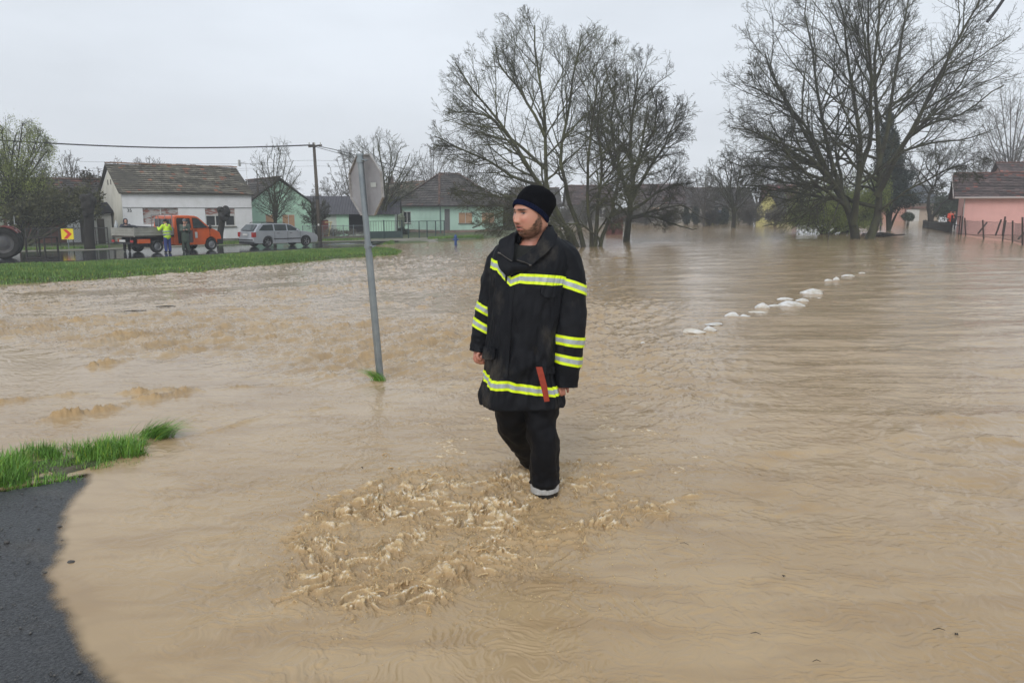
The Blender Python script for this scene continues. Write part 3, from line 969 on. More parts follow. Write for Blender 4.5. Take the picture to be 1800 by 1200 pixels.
    # collar flaps, pocket flap, strap
    def flap(name, pts, th, m, parent, bend=.0, n=14):
        """outline given as (u, v, dy); filled as a gently curved thick sheet"""
        P3 = [tuple(MP(*p)) for p in pts]
        K_ = catmull(P3[-2:] + P3 + P3[:2], (len(P3) + 3) * 5 + 1)[10:-10]
        P3 = [tuple(k) for k in K_[:-1]]
        mbf = MB(); c = sum((Vector(p) for p in P3), Vector()) / len(P3)
        rings = []
        for k in range(5):
            t = k / 4
            rings.append([c + (Vector(p) - c) * (1 - (1 - t)) - Vector((0, bend * (1 - t * t), 0)) for p in P3])
        V = [p for r_ in rings for p in r_]; m_ = len(P3)
        Vb = [Vector(p) + Vector((0, th, 0)) for p in V]
        FF = [(i * m_ + j, i * m_ + (j + 1) % m_, (i + 1) * m_ + (j + 1) % m_, (i + 1) * m_ + j) for i in range(4) for j in range(m_)]
        nb = len(V)
        FF2 = [tuple(nb + q for q in f[::-1]) for f in FF]
        side = [(4 * m_ + j, 4 * m_ + (j + 1) % m_, nb + 4 * m_ + (j + 1) % m_, nb + 4 * m_ + j) for j in range(m_)]
        mbf.add(V + Vb, FF + FF2 + side)
        return mbf.build(name, m, parent, smooth=True, auto=50)
    flap('collar_flap', [(904, 408, -.06), (893, 414, -.085), (878, 422, -.10), (877, 434, -.135), (880, 444, -.155), (890, 452, -.165), (900, 458, -.17), (903, 446, -.155), (904, 430, -.13), (905, 418, -.10)], .008, cloth, jacket, .012)
    flap('collar_flap', [(962, 398, -.02), (972, 404, -.01), (980, 414, -.03), (975, 428, -.08), (962, 443, -.135), (946, 456, -.165), (934, 465, -.178), (922, 459, -.175), (908, 456, -.165), (922, 447, -.15), (940, 432, -.12), (954, 416, -.08)], .008, cloth, jacket, .014)
    flap('storm_flap', [(878, 447, -.150), (888, 452, -.165), (900, 460, -.175), (915, 463, -.175), (932, 468, -.172), (922, 477, -.172), (906, 479, -.176), (893, 486, -.182), (885, 480, -.182), (877, 470, -.168), (874, 456, -.15)], .02, cloth, jacket, .022)
    # standing collar behind the neck
    cg = []
    for v, ru, rd, k in ((424, .125, .105, 0), (412, .108, .092, 0), (402, .098, .085, 0), (397, .094, .082, 0)):
        c = MP(944, v, .035)
        cg.append([c + Vector((ru * math.cos(t), rd * math.sin(t), .010 * math.sin(t))) for t in np.linspace(-.95, math.pi + .55, 40)])
    cg = np.array([[tuple(p) for p in r] for r in cg])
    inn = cg[::-1].copy(); cc_ = cg.mean((0, 1)); inn[..., :2] = cc_[:2] + (inn[..., :2] - cc_[:2]) * .92
    grid_mesh('collar', np.concatenate([cg, inn]), [cloth], jacket, close_u=False)
    # black T-shirt at the throat
    tg = []
    for v, ru, rd in ((427, .080, .078), (430, .088, .086), (437, .105, .10), (449, .125, .118), (470, .15, .135)):
        c = MP(930, v, .01)
        tg.append([tuple(c + Vector((ru * math.cos(t), rd * math.sin(t) - .0, .012 * math.sin(t)))) for t in np.linspace(0, 2 * math.pi, 40, endpoint=False)])
    grid_mesh('tshirt', np.array(tg), [mat('tshirt_black', (.010, .011, .010), (.018, .019, .017), scale=30, rough=.95)], man)
    zipm = mat('zip_metal', (.09, .085, .08), rough=.5, metal=.6)
    z_ = MB(); z_.tube([MP(934, 466, -.192), MP(922, 461, -.188), MP(909, 457, -.178)], .0016, 6); z_.tube([MP(880, 446, -.168), MP(890, 453, -.176), MP(900, 459, -.182)], .0022, 6)
    z_.tube([MP(934, 466, -.194), MP(930, 466, -.195)], .005, 6); z_.tube([MP(875, 444, -.166), MP(880, 446, -.17)], .005, 6)
    z_.build('zip', zipm, jacket)
    # chest pocket flap and side pockets: strips lifted off the torso
    def torso_patch(name, t0, t1, v0, v1, off, curve=0.0, m=cloth):
        th = np.linspace(t0, t1, 24)
        rows = np.linspace(0, 1, 8)
        P_ = []
        for k, r in enumerate(rows):
            vv = v0 + (v1 - v0) * r + curve * (1 - ((th - t0) / (t1 - t0) * 2 - 1) ** 4) * r
            P_.append(torso_pt(th, warp(th, vv), off * (0.75 + .25 * r)))
        top = torso_pt(th, warp(th, v0 + 0 * th), -.004)
        bot = P_[-1].copy(); bt = torso_pt(th, warp(th, v0 + (v1 - v0) + curve * (1 - ((th - t0) / (t1 - t0) * 2 - 1) ** 4)), -.004)
        A_ = np.stack([top] + P_ + [bt])
        nr_, nc_ = A_.shape[:2]
        FF = [(i * nc_ + j, i * nc_ + j + 1, (i + 1) * nc_ + j + 1, (i + 1) * nc_ + j) for i in range(nr_ - 1) for j in range(nc_ - 1)]
        FF += [tuple(i * nc_ for i in range(nr_)), tuple(i * nc_ + nc_ - 1 for i in range(nr_))[::-1]]
        link(name, mesh_from(name, A_.reshape(-1, 3), FF, mats=[m]), jacket).data.set_sharp_from_angle(angle=R(45))
    torso_patch('pocket_flap', -1.32, -.62, 498, 511, .014, 6)
    torso_patch('pocket_flap', -2.95, -2.35, 606, 622, .018, 4)
    torso_patch('pocket_flap', -1.10, -.35, 637, 645, .012, 4)
    torso_patch('front_placket', -2.12, -1.86, 500, 652, .008, 0)
    # orange strap hanging at his hip
    sp_ = MB()
    pl = [MP(942, 645, -.215), MP(946, 660, -.222), MP(951, 680, -.228), MP(957, 706, -.232)]
    pr = [MP(953, 645, -.213), MP(957, 660, -.220), MP(962, 680, -.226), MP(966, 705, -.230)]
    V = pl + pr + [p + Vector((0, .006, 0)) for p in pl + pr]
    F = []
    for k in range(3):
        F += [(k, k + 1, k + 5, k + 4), (k + 8, k + 12, k + 13, k + 9), (k, k + 8, k + 9, k + 1), (k + 4, k + 5, k + 13, k + 12)]
    F += [(0, 4, 12, 8), (3, 11, 15, 7)]
    sp_.add(V, F).build('strap', mat('strap_orange', (.32, .030, .006), (.22, .022, .006), scale=50, rough=.7, bump=.0006, bscale=400), man)

    # --- trousers
    tr = MB()
    def leg(keys, n=60, seg=44, seed=0):
        C, rx, ry = tube_path(keys, n)
        def fo(th, t): return .010 * pnoise(th * 1.2 + seed, t * 6 + th * .5, 51 + seed) + .007 * np.clip(np.sin(t * 40 + 2 * np.sin(th)), 0, 1) * sm((t - .72) / .2) + .006 * np.clip(np.sin(t * 22 + 3 * np.sin(th + 1)), 0, 1) * np.exp(-((t - .42) / .16) ** 2) + .006 * pnoise(th * 3, t * 15, 55)
        P_ = tube_grid(C, rx, ry, seg, fold=fo)
        inn = tube_grid(C, rx * .9, ry * .9, seg)[::-1][:5]
        A_ = np.concatenate([P_, inn])
        tr.add(A_.reshape(-1, 3), [(i * seg + j, i * seg + (j + 1) % seg, (i + 1) * seg + (j + 1) % seg, (i + 1) * seg + j) for i in range(len(A_) - 1) for j in range(seg)])
        return C, rx, ry
    leg([(900, 680, .03, .115, .13), (903, 712, .05, .118, .12), (903, 742, .12, .102, .105), (913, 768, .25, .090, .092), (926, 788, .40, .082, .085), (936, 803, .50, .082, .086)], seed=1)
    Cf, rxf, ryf = leg([(945, 675, .0, .125, .14), (949, 712, -.01, .118, .125), (951, 750, -.035, .088, .105), (957, 785, -.050, .087, .095), (957, 820, -.02, .089, .095), (957, 848, 0, .086, .093)], seed=3)
    trousers = tr.build('trousers', trous, man, smooth=True)
    trim = MB()
    # --- boots and the silver hem bands
    rub = mat('boot_rubber', (.008, .009, .009), (.02, .02, .02), scale=20, rough=.25)
    tape = mat('hem_tape', (.52, .53, .53), (.30, .30, .29), scale=35, rough=.4)
    def ring_tube(name, keys, m, parent, n=14):
        C, rx, ry = tube_path(keys, n)
        P_ = tube_grid(C, rx, ry, 40, fold=lambda th, t: .0025 * pnoise(th * 2, t * 3, 61))
        i2 = tube_grid(C, rx - .006, ry - .006, 40)[::-1]
        return grid_mesh(name, np.concatenate([P_, i2, P_[:1]]), [m], parent)
    ring_tube('hem_band', [(957, 846, 0, .087, .091), (957.5, 853, 0, .0885, .0925), (958, 861, .0, .087, .091)], tape, trousers)
    ring_tube('hem_band', [(936, 800, .50, .079, .083), (938, 812, .56, .076, .080)], tape, trousers)
    for (pts, toe) in (([(958, 858, .0, .080, .086), (958, 869, 0, .078, .086), (957, 890, .01, .062, .075), (956, 897, .0, .058, .075)], (-.03, -.1)),
                       ([(938, 810, .56, .07, .074), (939, 820, .60, .062, .066), (940, 836, .64, .056, .066)], (-.03, -.1))):
        C, rx, ry = tube_path(pts, 16)
        b_ = MB()
        P_ = tube_grid(C, rx, ry, 30)
        b_.add(P_.reshape(-1, 3), [(i * 30 + j, i * 30 + (j + 1) % 30, (i + 1) * 30 + (j + 1) % 30, (i + 1) * 30 + j) for i in range(15) for j in range(30)] + [tuple(range(30))[::-1], tuple(450 + j for j in range(30))])
        e = Vector(C[-1])
        b_.ball(e + Vector((-.02, -.09, .02)), .055, 16, 10, sc=(.95, 1.9, .85))
        b_.ball(e + Vector((.0, .02, .01)), .05, 14, 8, sc=(.95, 1.0, .9))
        o = b_.build('boot', rub, man); remesh(o, .007, 3)

    # --- knit hat pulled low at the back
    hat = knit_material('knit_black', (.0022, .0024, .0034))
    navy = knit_material('knit_navy', (.0035, .0055, .018))
    ax_n = np.array(up) * .82 + (-fw) * -.0 + (-fw) * .60 ; ax_n /= np.linalg.norm(ax_n)     # normal of the brim plane
    ax_l = fw - ax_n * fw.dot(ax_n); ax_l /= np.linalg.norm(ax_l)
    ax_s = np.cross(ax_n, ax_l)
    oc = hc + up * .019 + fw * -.002
    rows = [(-.012, 1.0, 0), (.0, 1.02, 0), (.02, 1.035, 0), (.05, 1.045, -.002), (.085, 1.03, -.006), (.115, .97, -.012), (.137, .84, -.018), (.153, .62, -.022), (.162, .36, -.024), (.165, .12, -.024), (.1652, .01, -.024)]
    Kr = catmull(rows, 46)
    ths = np.linspace(0, 2 * math.pi, 96, endpoint=False)
    def hat_row(h, s, sh, extra=0.0):
        c = oc + ax_n * h + ax_l * sh
        return np.array([c + ax_l * (math.cos(t) * (.111 * s + extra)) + ax_s * (math.sin(t) * (.0935 * s + extra)) for t in ths])
    HP = np.stack([hat_row(*k) for k in Kr])
    wob = .0035 * pnoise(np.cos(ths)[None] * 2 + Kr[:, 0:1] * 14, np.sin(ths)[None] * 2 + Kr[:, 0:1] * 22, 8)
    HP += ((HP - oc) / np.linalg.norm(HP - oc, axis=2)[..., None]) * wob[..., None]
    ho = grid_mesh('knit_hat', HP, [hat], man, caps=(False, True))
    BR = [(-.014, .985, 0, -.006), (-.017, .99, 0, .0), (-.017, 1.01, 0, .0035), (-.011, 1.02, 0, .006), (.001, 1.025, 0, .0065), (.009, 1.03, 0, .0055), (.012, 1.032, 0, .002), (.012, 1.032, 0, -.003)]
    BRK = catmull(BR, 24)
    rib = np.where(np.arange(96 * 2) % 4 < 2, .0016, -.0016)
    ths = np.linspace(0, 2 * math.pi, 192, endpoint=False)
    BP = np.stack([hat_row(k[0], k[1], k[2], k[3]) for k in BRK])
    BP += ((BP - oc) / np.linalg.norm(BP - oc, axis=2)[..., None]) * rib[None, :, None]
    grid_mesh('brim', BP, [navy], ho)
    return man

def fabric_material(name, c1, c2, mud):
    m = mat(name, c1, c2, scale=5, rough=.82, bump=.0012, bscale=160, lo=.4, hi=.75)
    nt, L = m.node_tree.nodes, m.node_tree.links
    b = nt['Principled BSDF']
    b.inputs['Specular IOR Level'].default_value = .20; b.inputs['Roughness'].default_value = .66
    if mud:
        src = b.inputs['Base Color'].links[0].from_socket
        tc = nt.new('ShaderNodeTexCoord')
        mp = nt.new('ShaderNodeMapping'); mp.inputs['Scale'].default_value = (1, 1, .45); L.new(tc.outputs['Object'], mp.inputs[0])
        n = nt.new('ShaderNodeTexNoise'); n.inputs['Scale'].default_value = 6.5; n.inputs['Detail'].default_value = 9; n.inputs['Roughness'].default_value = .72
        L.new(mp.outputs[0], n.inputs['Vector'])
        n2 = nt.new('ShaderNodeTexNoise'); n2.inputs['Scale'].default_value = 2.2; n2.inputs['Detail'].default_value = 2
        L.new(tc.outputs['Object'], n2.inputs['Vector'])
        a = nt.new('ShaderNodeMath'); a.operation = 'ADD'; L.new(n.outputs[0], a.inputs[0]); L.new(n2.outputs[0], a.inputs[1])
        r = nt.new('ShaderNodeMapRange'); r.inputs[1].default_value = 1.10; r.inputs[2].default_value = 1.38; r.inputs[4].default_value = .62
        L.new(a.outputs[0], r.inputs[0])
        x = nt.new('ShaderNodeMix'); x.data_type = 'RGBA'; x.inputs[7].default_value = (.10, .085, .065, 1)
        L.new(r.outputs[0], x.inputs[0]); L.new(src, x.inputs[6]); L.new(x.outputs[2], b.inputs['Base Color'])
    return m

def knit_material(name, c):
    m = mat(name, c, tuple(k * 1.8 for k in c), scale=40, rough=.95)
    nt, L = m.node_tree.nodes, m.node_tree.links
    b = nt['Principled BSDF']; b.inputs['Specular IOR Level'].default_value = .10
    tc = nt.new('ShaderNodeTexCoord'); w = nt.new('ShaderNodeTexVoronoi'); w.inputs['Scale'].default_value = 260
    L.new(tc.outputs['Object'], w.inputs['Vector'])
    bp = nt.new('ShaderNodeBump'); bp.inputs['Distance'].default_value = .002; L.new(w.outputs['Distance'], bp.inputs['Height']); L.new(bp.outputs[0], b.inputs['Normal'])
    return m

build_man()

# ------------------------------------------------------------------ trees
class Wood:
    """branches kept as arrays of polylines, grown level by level"""
    def __init__(s, seed):
        s.r = np.random.default_rng(seed); s.V = []; s.Q = []; s.n = 0
    def tubes(s, P, Rr, sides):
        N, K = P.shape[:2]
        if N == 0: return
        T = np.gradient(P, axis=1); T /= np.linalg.norm(T, axis=2)[..., None] + 1e-9
        a = s.r.normal(size=(N, 1, 3)); A = np.cross(T, np.broadcast_to(a, T.shape)); A /= np.linalg.norm(A, axis=2)[..., None] + 1e-9
        B = np.cross(A, T)
        th = np.arange(sides) * 2 * math.pi / sides
        V = P[:, :, None] + (A[:, :, None] * np.cos(th)[None, None, :, None] + B[:, :, None] * np.sin(th)[None, None, :, None]) * Rr[:, :, None, None]
        idx = np.arange(N * K * sides).reshape(N, K, sides) + s.n
        j2 = np.roll(np.arange(sides), -1)
        Q = np.stack([idx[:, :-1], idx[:, :-1][:, :, j2], idx[:, 1:][:, :, j2], idx[:, 1:]], -1).reshape(-1, 4)
        s.V.append(V.reshape(-1, 3)); s.Q.append(Q); s.n += N * K * sides
    def children(s, P, Rr, per, tlo, thi, ang, Lf, K, trop, wig, rf, env, rmin, out=0.0):
        """grow `per` side branches from every polyline"""
        N, KP = P.shape[:2]
        r = s.r
        t = r.uniform(tlo, thi, (N, per)); par = np.repeat(np.arange(N), per)
        if isinstance(per, int) and per > 1:
            t = (np.sort(t, 1) * .4 + .6 * (tlo + (thi - tlo) * (np.arange(per)[None] + r.uniform(0, 1, (N, per))) / per))
        t = t.ravel(); i = t * (KP - 1); i0 = np.clip(i.astype(int), 0, KP - 2); f = (i - i0)[:, None]
        p0 = P[par, i0] * (1 - f) + P[par, i0 + 1] * f
        T = P[par, i0 + 1] - P[par, i0]; T /= np.linalg.norm(T, axis=1)[:, None] + 1e-9
        pr = Rr[par, i0] * (1 - f[:, 0]) + Rr[par, i0 + 1] * f[:, 0]
        plen = np.linalg.norm(np.diff(P, axis=1), axis=2).sum(1)[par]
        rv = r.normal(size=T.shape); pe = np.cross(T, rv); pe /= np.linalg.norm(pe, axis=1)[:, None] + 1e-9
        an = np.radians(r.uniform(*ang, len(T)))[:, None]
        D = T * np.cos(an) + pe * np.sin(an)
        if out and env is not None:
            o = (p0 - env[0]); o /= np.linalg.norm(o, axis=1)[:, None] + 1e-9
            D += o * out
        D[:, 2] += trop * .5
        D /= np.linalg.norm(D, axis=1)[:, None]
        L = plen * r.uniform(*Lf, len(T)) * (1.15 - .55 * t)
        if env is not None:
            for _ in range(3):
                e = (((p0 + D * L[:, None]) - env[0]) / env[1])
                L = np.where((e ** 2).sum(1) > 1, L * .68, L)
            e0 = ((p0 - env[0]) / env[1]); keep = ((e0 ** 2).sum(1) < 1.25)
        else: keep = np.ones(len(T), bool)
        keep &= L > .05
        p0, D, L, pr = p0[keep], D[keep], L[keep], pr[keep]
        C = np.zeros((len(p0), K, 3)); C[:, 0] = p0
        d = D.copy()
        for k in range(1, K):
            d = d + r.normal(size=d.shape) * wig; d[:, 2] += trop * .16
            d /= np.linalg.norm(d, axis=1)[:, None]
            C[:, k] = C[:, k - 1] + d * (L / (K - 1))[:, None]
        r0 = np.maximum(np.minimum(pr * rf, L * .019 + rmin), rmin)
        RR = np.maximum(r0[:, None] * np.linspace(1, .28, K)[None], rmin * .7)
        return C, RR

def bark_mat(name, c1, c2): return mat(name, c1, c2, scale=1.5, rough=.92, bump=.01, bscale=14, stretch=(1, 1, .5), lo=.4, hi=.6)

def make_tree(name, label, base, limbs, env, seed, levels, bark, group=None, trunk_r=(.32,), leaves=None, jitter=.06, rmin=.011, d=None, cat='tree', sides=7):
    """limbs: px polylines with a depth slope; env: (centre, radii) in metres"""
    w = Wood(seed); r = w.r
    t = thing(name, label, cat, tuple(base), group=group)
    b = np.array(base)
    P = []; RR = []
    for li, L in enumerate(limbs):
        pts = L['p']; K0 = catmull([(p[0], p[1], L.get('dy', 0) * (k / (len(pts) - 1)) ** 1.1) for k, p in enumerate(pts)], 12)
        C = np.array([np.array(at(u, v, d + dd)) for u, v, dd in K0]) - b
        n = np.linspace(0, 1, 12)
        lo_ = C[0, 2] - L.get('drop', 1) * .0
        if C[0, 2] < 1.2: C[0, 2] = min(C[0, 2], 0.0)
        C[1:-1] += np.cumsum(r.normal(size=(10, 3)) * jitter, axis=0) * .8
        rr = L.get('r', .16) * .78 * (1 - .88 * n ** .7) + .014
        P.append(C); RR.append(rr)
    P = np.array(P); RR = np.array(RR)
    w.tubes(P, RR, sides)
    o = link('trunk', mesh_from('trunk', np.concatenate(w.V), quads=np.concatenate(w.Q), mats=[bark]), t)
    w2 = Wood(seed + 1)
    env_l = (np.array(env[0]) - b, np.array(env[1]))
    cur, cr = P, RR
    alltips = []
    for lv in levels:
        cur, cr = w2.children(cur, cr, lv['n'], lv.get('lo', .2), 1.0, lv.get('ang', (28, 62)), lv.get('L', (.3, .55)), lv.get('K', 7), lv.get('trop', .25), lv.get('wig', .16), lv.get('rf', .6), env_l, rmin, lv.get('out', .12))
        w2.tubes(cur, cr, lv.get('sides', 3))
        alltips.append(cur)
    link('crown', mesh_from('crown', np.concatenate(w2.V), quads=np.concatenate(w2.Q), mats=[bark]), t)
    if leaves:
        add_leaves(t, alltips[-1], leaves, w2.r)
    return t

def add_leaves(t, tips, lf, r):
    """many small leaf blades near the twigs"""
    n = lf['n']; i = r.integers(0, len(tips), n); k = r.uniform(.2, 1, n) * (tips.shape[1] - 1)
    k0 = np.clip(k.astype(int), 0, tips.shape[1] - 2); f = (k - k0)[:, None]
    c = tips[i, k0] * (1 - f) + tips[i, k0 + 1] * f + r.normal(size=(n, 3)) * lf.get('spread', .12)
    if lf.get('hang'): c[:, 2] -= np.abs(r.normal(size=n)) * lf['hang']
    s = lf['size'] * r.uniform(.5, 1.3, n)[:, None]
    a = r.normal(size=(n, 3)); a[:, 2] = a[:, 2] * .6 - (1.0 if lf.get('hang') else 0); a /= np.linalg.norm(a, axis=1)[:, None]
    bb = np.cross(a, r.normal(size=(n, 3))); bb /= np.linalg.norm(bb, axis=1)[:, None]
    asp = lf.get('asp', .45)
    V = np.stack([c - a * s, c + bb * s * asp, c + a * s, c - bb * s * asp], 1).reshape(-1, 3)
    Q = np.arange(n * 4).reshape(n, 4)
    me = mesh_from('foliage', V, quads=Q, mats=[lf['mat']], smooth=False)
    # leaves differ a little from one another
    g = pnoise(c[:, 0] * .9, c[:, 2] * .9 + c[:, 1] * .7, 3) * .35 + r.uniform(.65, 1.15, n)
    set_tint(me, np.repeat(np.clip(g, .3, 1.5)[:, None], 3, 1) * np.array([1, 1, .9]))
    link('foliage', me, t)

BARK = bark_mat('bark_dark', (.030, .026, .018), (.060, .062, .028))
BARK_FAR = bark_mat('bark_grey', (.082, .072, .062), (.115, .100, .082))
BARK_MOSS = bark_mat('bark_mossy', (.038, .034, .022), (.085, .090, .035))
LEAF_YG = mat('leaf_willow', (.27, .31, .07), (.17, .21, .05), scale=1.0, rough=.6, tint='tint')
LEAF_DK = mat('leaf_dark', (.045, .060, .018), (.03, .045, .014), scale=1.0, rough=.6, tint='tint')
LEAF_OL = mat('leaf_olive', (.105, .105, .038), (.07, .07, .026), scale=1.0, rough=.7, tint='tint')
LEAF_CON = mat('leaf_conifer', (.022, .036, .022), (.014, .024, .016), scale=1.0, rough=.7, tint='tint')
LEAF_BR = mat('leaf_brown', (.075, .058, .022), (.05, .045, .02), scale=1.0, rough=.7, tint='tint')

def env_px(u, v, ru, rv, d, rd=None):
    c = at(u, v, d); k = d / FPX
    return ((c.x, c.y, c.z), (ru * k, (rd if rd else ru * .85) * k, rv * k))

FULL = [dict(n=15, L=(.25, .62), K=9, trop=.16, wig=.11, sides=5, lo=.2, ang=(28, 58), out=.3), dict(n=9, L=(.32, .62), K=7, trop=.12, wig=.14, sides=4, lo=.12, ang=(28, 60), out=.2), dict(n=5, L=(.35, .65), K=5, trop=.08, wig=.16, lo=.12, ang=(25, 55), out=.15), dict(n=3, L=(.4, .8), K=4, trop=.05, wig=.18, lo=.15, out=.1)]

def big_trees():
    d = 50.5
    b = at(1517, 420, d); b.z = wz(b.x, b.y) - .5
    L = lambda p, r, dy: dict(p=p, r=r, dy=dy)
    make_tree('bare_tree', 'huge bare tree on the right forking into two trunks at the water', b, [
        L([(1506, 424), (1498, 385), (1480, 345), (1455, 305), (1420, 235), (1385, 165), (1345, 95)], .40, 1.5),
        L([(1500, 395), (1505, 340), (1512, 265), (1500, 180), (1482, 90), (1470, -10)], .30, -2),
        L([(1494, 372), (1470, 325), (1435, 285), (1395, 262), (1345, 245), (1290, 225)], .20, -3),
        L([(1522, 424), (1538, 385), (1543, 340), (1543, 270), (1538, 190), (1535, 100), (1545, -20)], .40, 1),
        L([(1540, 345), (1568, 292), (1608, 215), (1648, 130), (1690, 50), (1725, -10)], .27, -3),
        L([(1542, 330), (1585, 262), (1635, 225), (1695, 205), (1765, 150)], .20, 3),
        L([(1541, 305), (1560, 220), (1570, 130), (1590, 40), (1605, -50)], .22, 5),
        L([(1488, 355), (1450, 352), (1410, 375), (1375, 392), (1340, 398)], .13, -4),
        L([(1472, 325), (1410, 300), (1345, 290), (1285, 285)], .16, 3),
        L([(1482, 345), (1458, 270), (1442, 180), (1430, 80), (1418, -5)], .22, 4),
        L([(1508, 320), (1525, 230), (1522, 150), (1512, 60), (1508, -50)], .22, -5),
        L([(1455, 300), (1415, 220), (1370, 180), (1310, 150)], .15, -3),
        L([(1470, 300), (1430, 320), (1370, 335), (1300, 330)], .12, 6),
        L([(1545, 370), (1600, 330), (1660, 300), (1700, 290)], .10, -5),
    ], env_px(1512, 175, 262, 262, d), 11, FULL, BARK, d=d, rmin=.009)

    d = 46.0
    b = at(1040, 428, d); b.z = wz(b.x, b.y) - .5
    make_tree('bare_tree', 'tall many-stemmed bare tree standing in the flood right behind the wading man', b, [
        L([(1020, 430), (985, 385), (962, 330), (960, 260), (958, 190), (950, 120), (940, 45)], .24, 0),
        L([(1010, 428), (975, 362), (930, 290), (885, 225), (835, 160), (800, 110)], .20, -2),
        L([(1030, 430), (1000, 350), (985, 270), (1000, 180), (1012, 110), (1022, 60)], .19, 2),
        L([(1045, 430), (1050, 365), (1056, 290), (1052, 220), (1062, 140)], .18, -2), L([(1040, 425), (1030, 350), (1028, 270), (1038, 190), (1035, 120)], .15, -3), L([(1000, 415), (940, 395), (885, 395), (835, 408)], .08, 3),
        L([(1052, 430), (1078, 360), (1092, 290), (1094, 210)], .16, 1.5),
        L([(960, 330), (905, 310), (850, 280), (800, 262), (765, 240)], .13, -2),
        L([(985, 390), (930, 365), (870, 380), (830, 400)], .10, -3),
        L([(958, 240), (920, 170), (880, 120), (870, 80)], .12, 3),
        L([(1000, 415), (950, 385), (900, 350), (840, 335), (790, 330)], .11, 2),
        L([(962, 300), (900, 240), (860, 200), (820, 190), (780, 195)], .12, 3),
        L([(1060, 425), (1020, 395), (990, 400), (960, 415)], .08, -2),
        L([(1045, 415), (1065, 385), (1080, 395), (1095, 405)], .07, -3),
    ], env_px(962, 238, 208, 216, d), 23, FULL, BARK_MOSS, d=d, rmin=.0075)
    d = 52.0
    b = at(1100, 416, d); b.z = wz(b.x, b.y) - .5
    make_tree('bare_tree', 'broad bare tree with one leaning trunk, right-hand neighbour of the tall one behind the man', b, [
        L([(1100, 418), (1106, 370), (1112, 320), (1105, 250), (1112, 180), (1120, 130)], .30, 0),
        L([(1107, 360), (1138, 300), (1166, 245), (1190, 200)], .18, -2),
        L([(1105, 375), (1148, 345), (1185, 325), (1218, 322)], .15, 2),
        L([(1104, 385), (1140, 378), (1185, 392), (1225, 402)], .12, -3),
        L([(1108, 335), (1082, 285), (1065, 235), (1050, 180)], .16, 2),
        L([(1106, 350), (1078, 270), (1070, 200), (1075, 130)], .15, -3), L([(1104, 385), (1160, 372), (1210, 365), (1248, 388)], .11, 3), L([(1110, 320), (1150, 230), (1160, 160)], .13, -4),
        L([(1110, 310), (1135, 240), (1145, 170)], .15, 4),
        L([(1104, 380), (1070, 360), (1050, 375), (1030, 400)], .09, -3),
    ], env_px(1115, 255, 138, 168, d), 37, FULL, BARK, d=d, rmin=.009)

def fan_tree(label, u, v, d, env, seed, n=7, r=.14, levels=None, bark=None, name='bare_tree', leaves=None, group=None, rmin=.012, low=.35, base_z=None, sides=5, cat='tree', twist=0):
    """a tree whose limbs fan out of one foot towards its crown"""
    rr = np.random.default_rng(seed)
    b = at(u, v, d); b.z = (gz(b.x, b.y) if base_z is None else base_z) - .25
    cu, cv, ru, rv = env
    limbs = []
    fork = v - (v - (cv + rv)) * .8 if v > cv + rv else v - 5
    fork = v - max(6, (v - cv) * .32)
    for k in range(n):
        a = math.pi * (.12 + .76 * (k + rr.uniform(.2, .8)) / n)
        tu = cu + math.cos(a) * ru * rr.uniform(.75, .95); tv = cv - math.sin(a) * rv * rr.uniform(.7, .97) + rv * .15
        mu = u + (tu - u) * .30 + rr.uniform(-3, 3); mv = fork + (tv - fork) * .42
        fu = u + (cu - u) * .3 + rr.uniform(-1, 1) * twist
        limbs.append(dict(p=[(u + (k - n / 2) * .35, v + 3), (fu, fork), (mu, mv), (tu, tv)], r=r * (1 if k == n // 2 else .75), dy=rr.uniform(-1, 1) * ru * d / FPX * .7))
    lv = levels or [dict(n=8, L=(.3, .6), K=6, trop=.2, wig=.15, sides=4, lo=.3), dict(n=6, L=(.35, .6), K=5, trop=.15, wig=.17, lo=.15), dict(n=5, L=(.35, .7), K=4, trop=.1, wig=.2, lo=.1)]
    return make_tree(name, label, b, limbs, env_px(cu, cv, ru, rv, d), seed, lv, bark or BARK_FAR, d=d, rmin=rmin, leaves=leaves, group=group, jitter=.04, sides=sides, cat=cat)

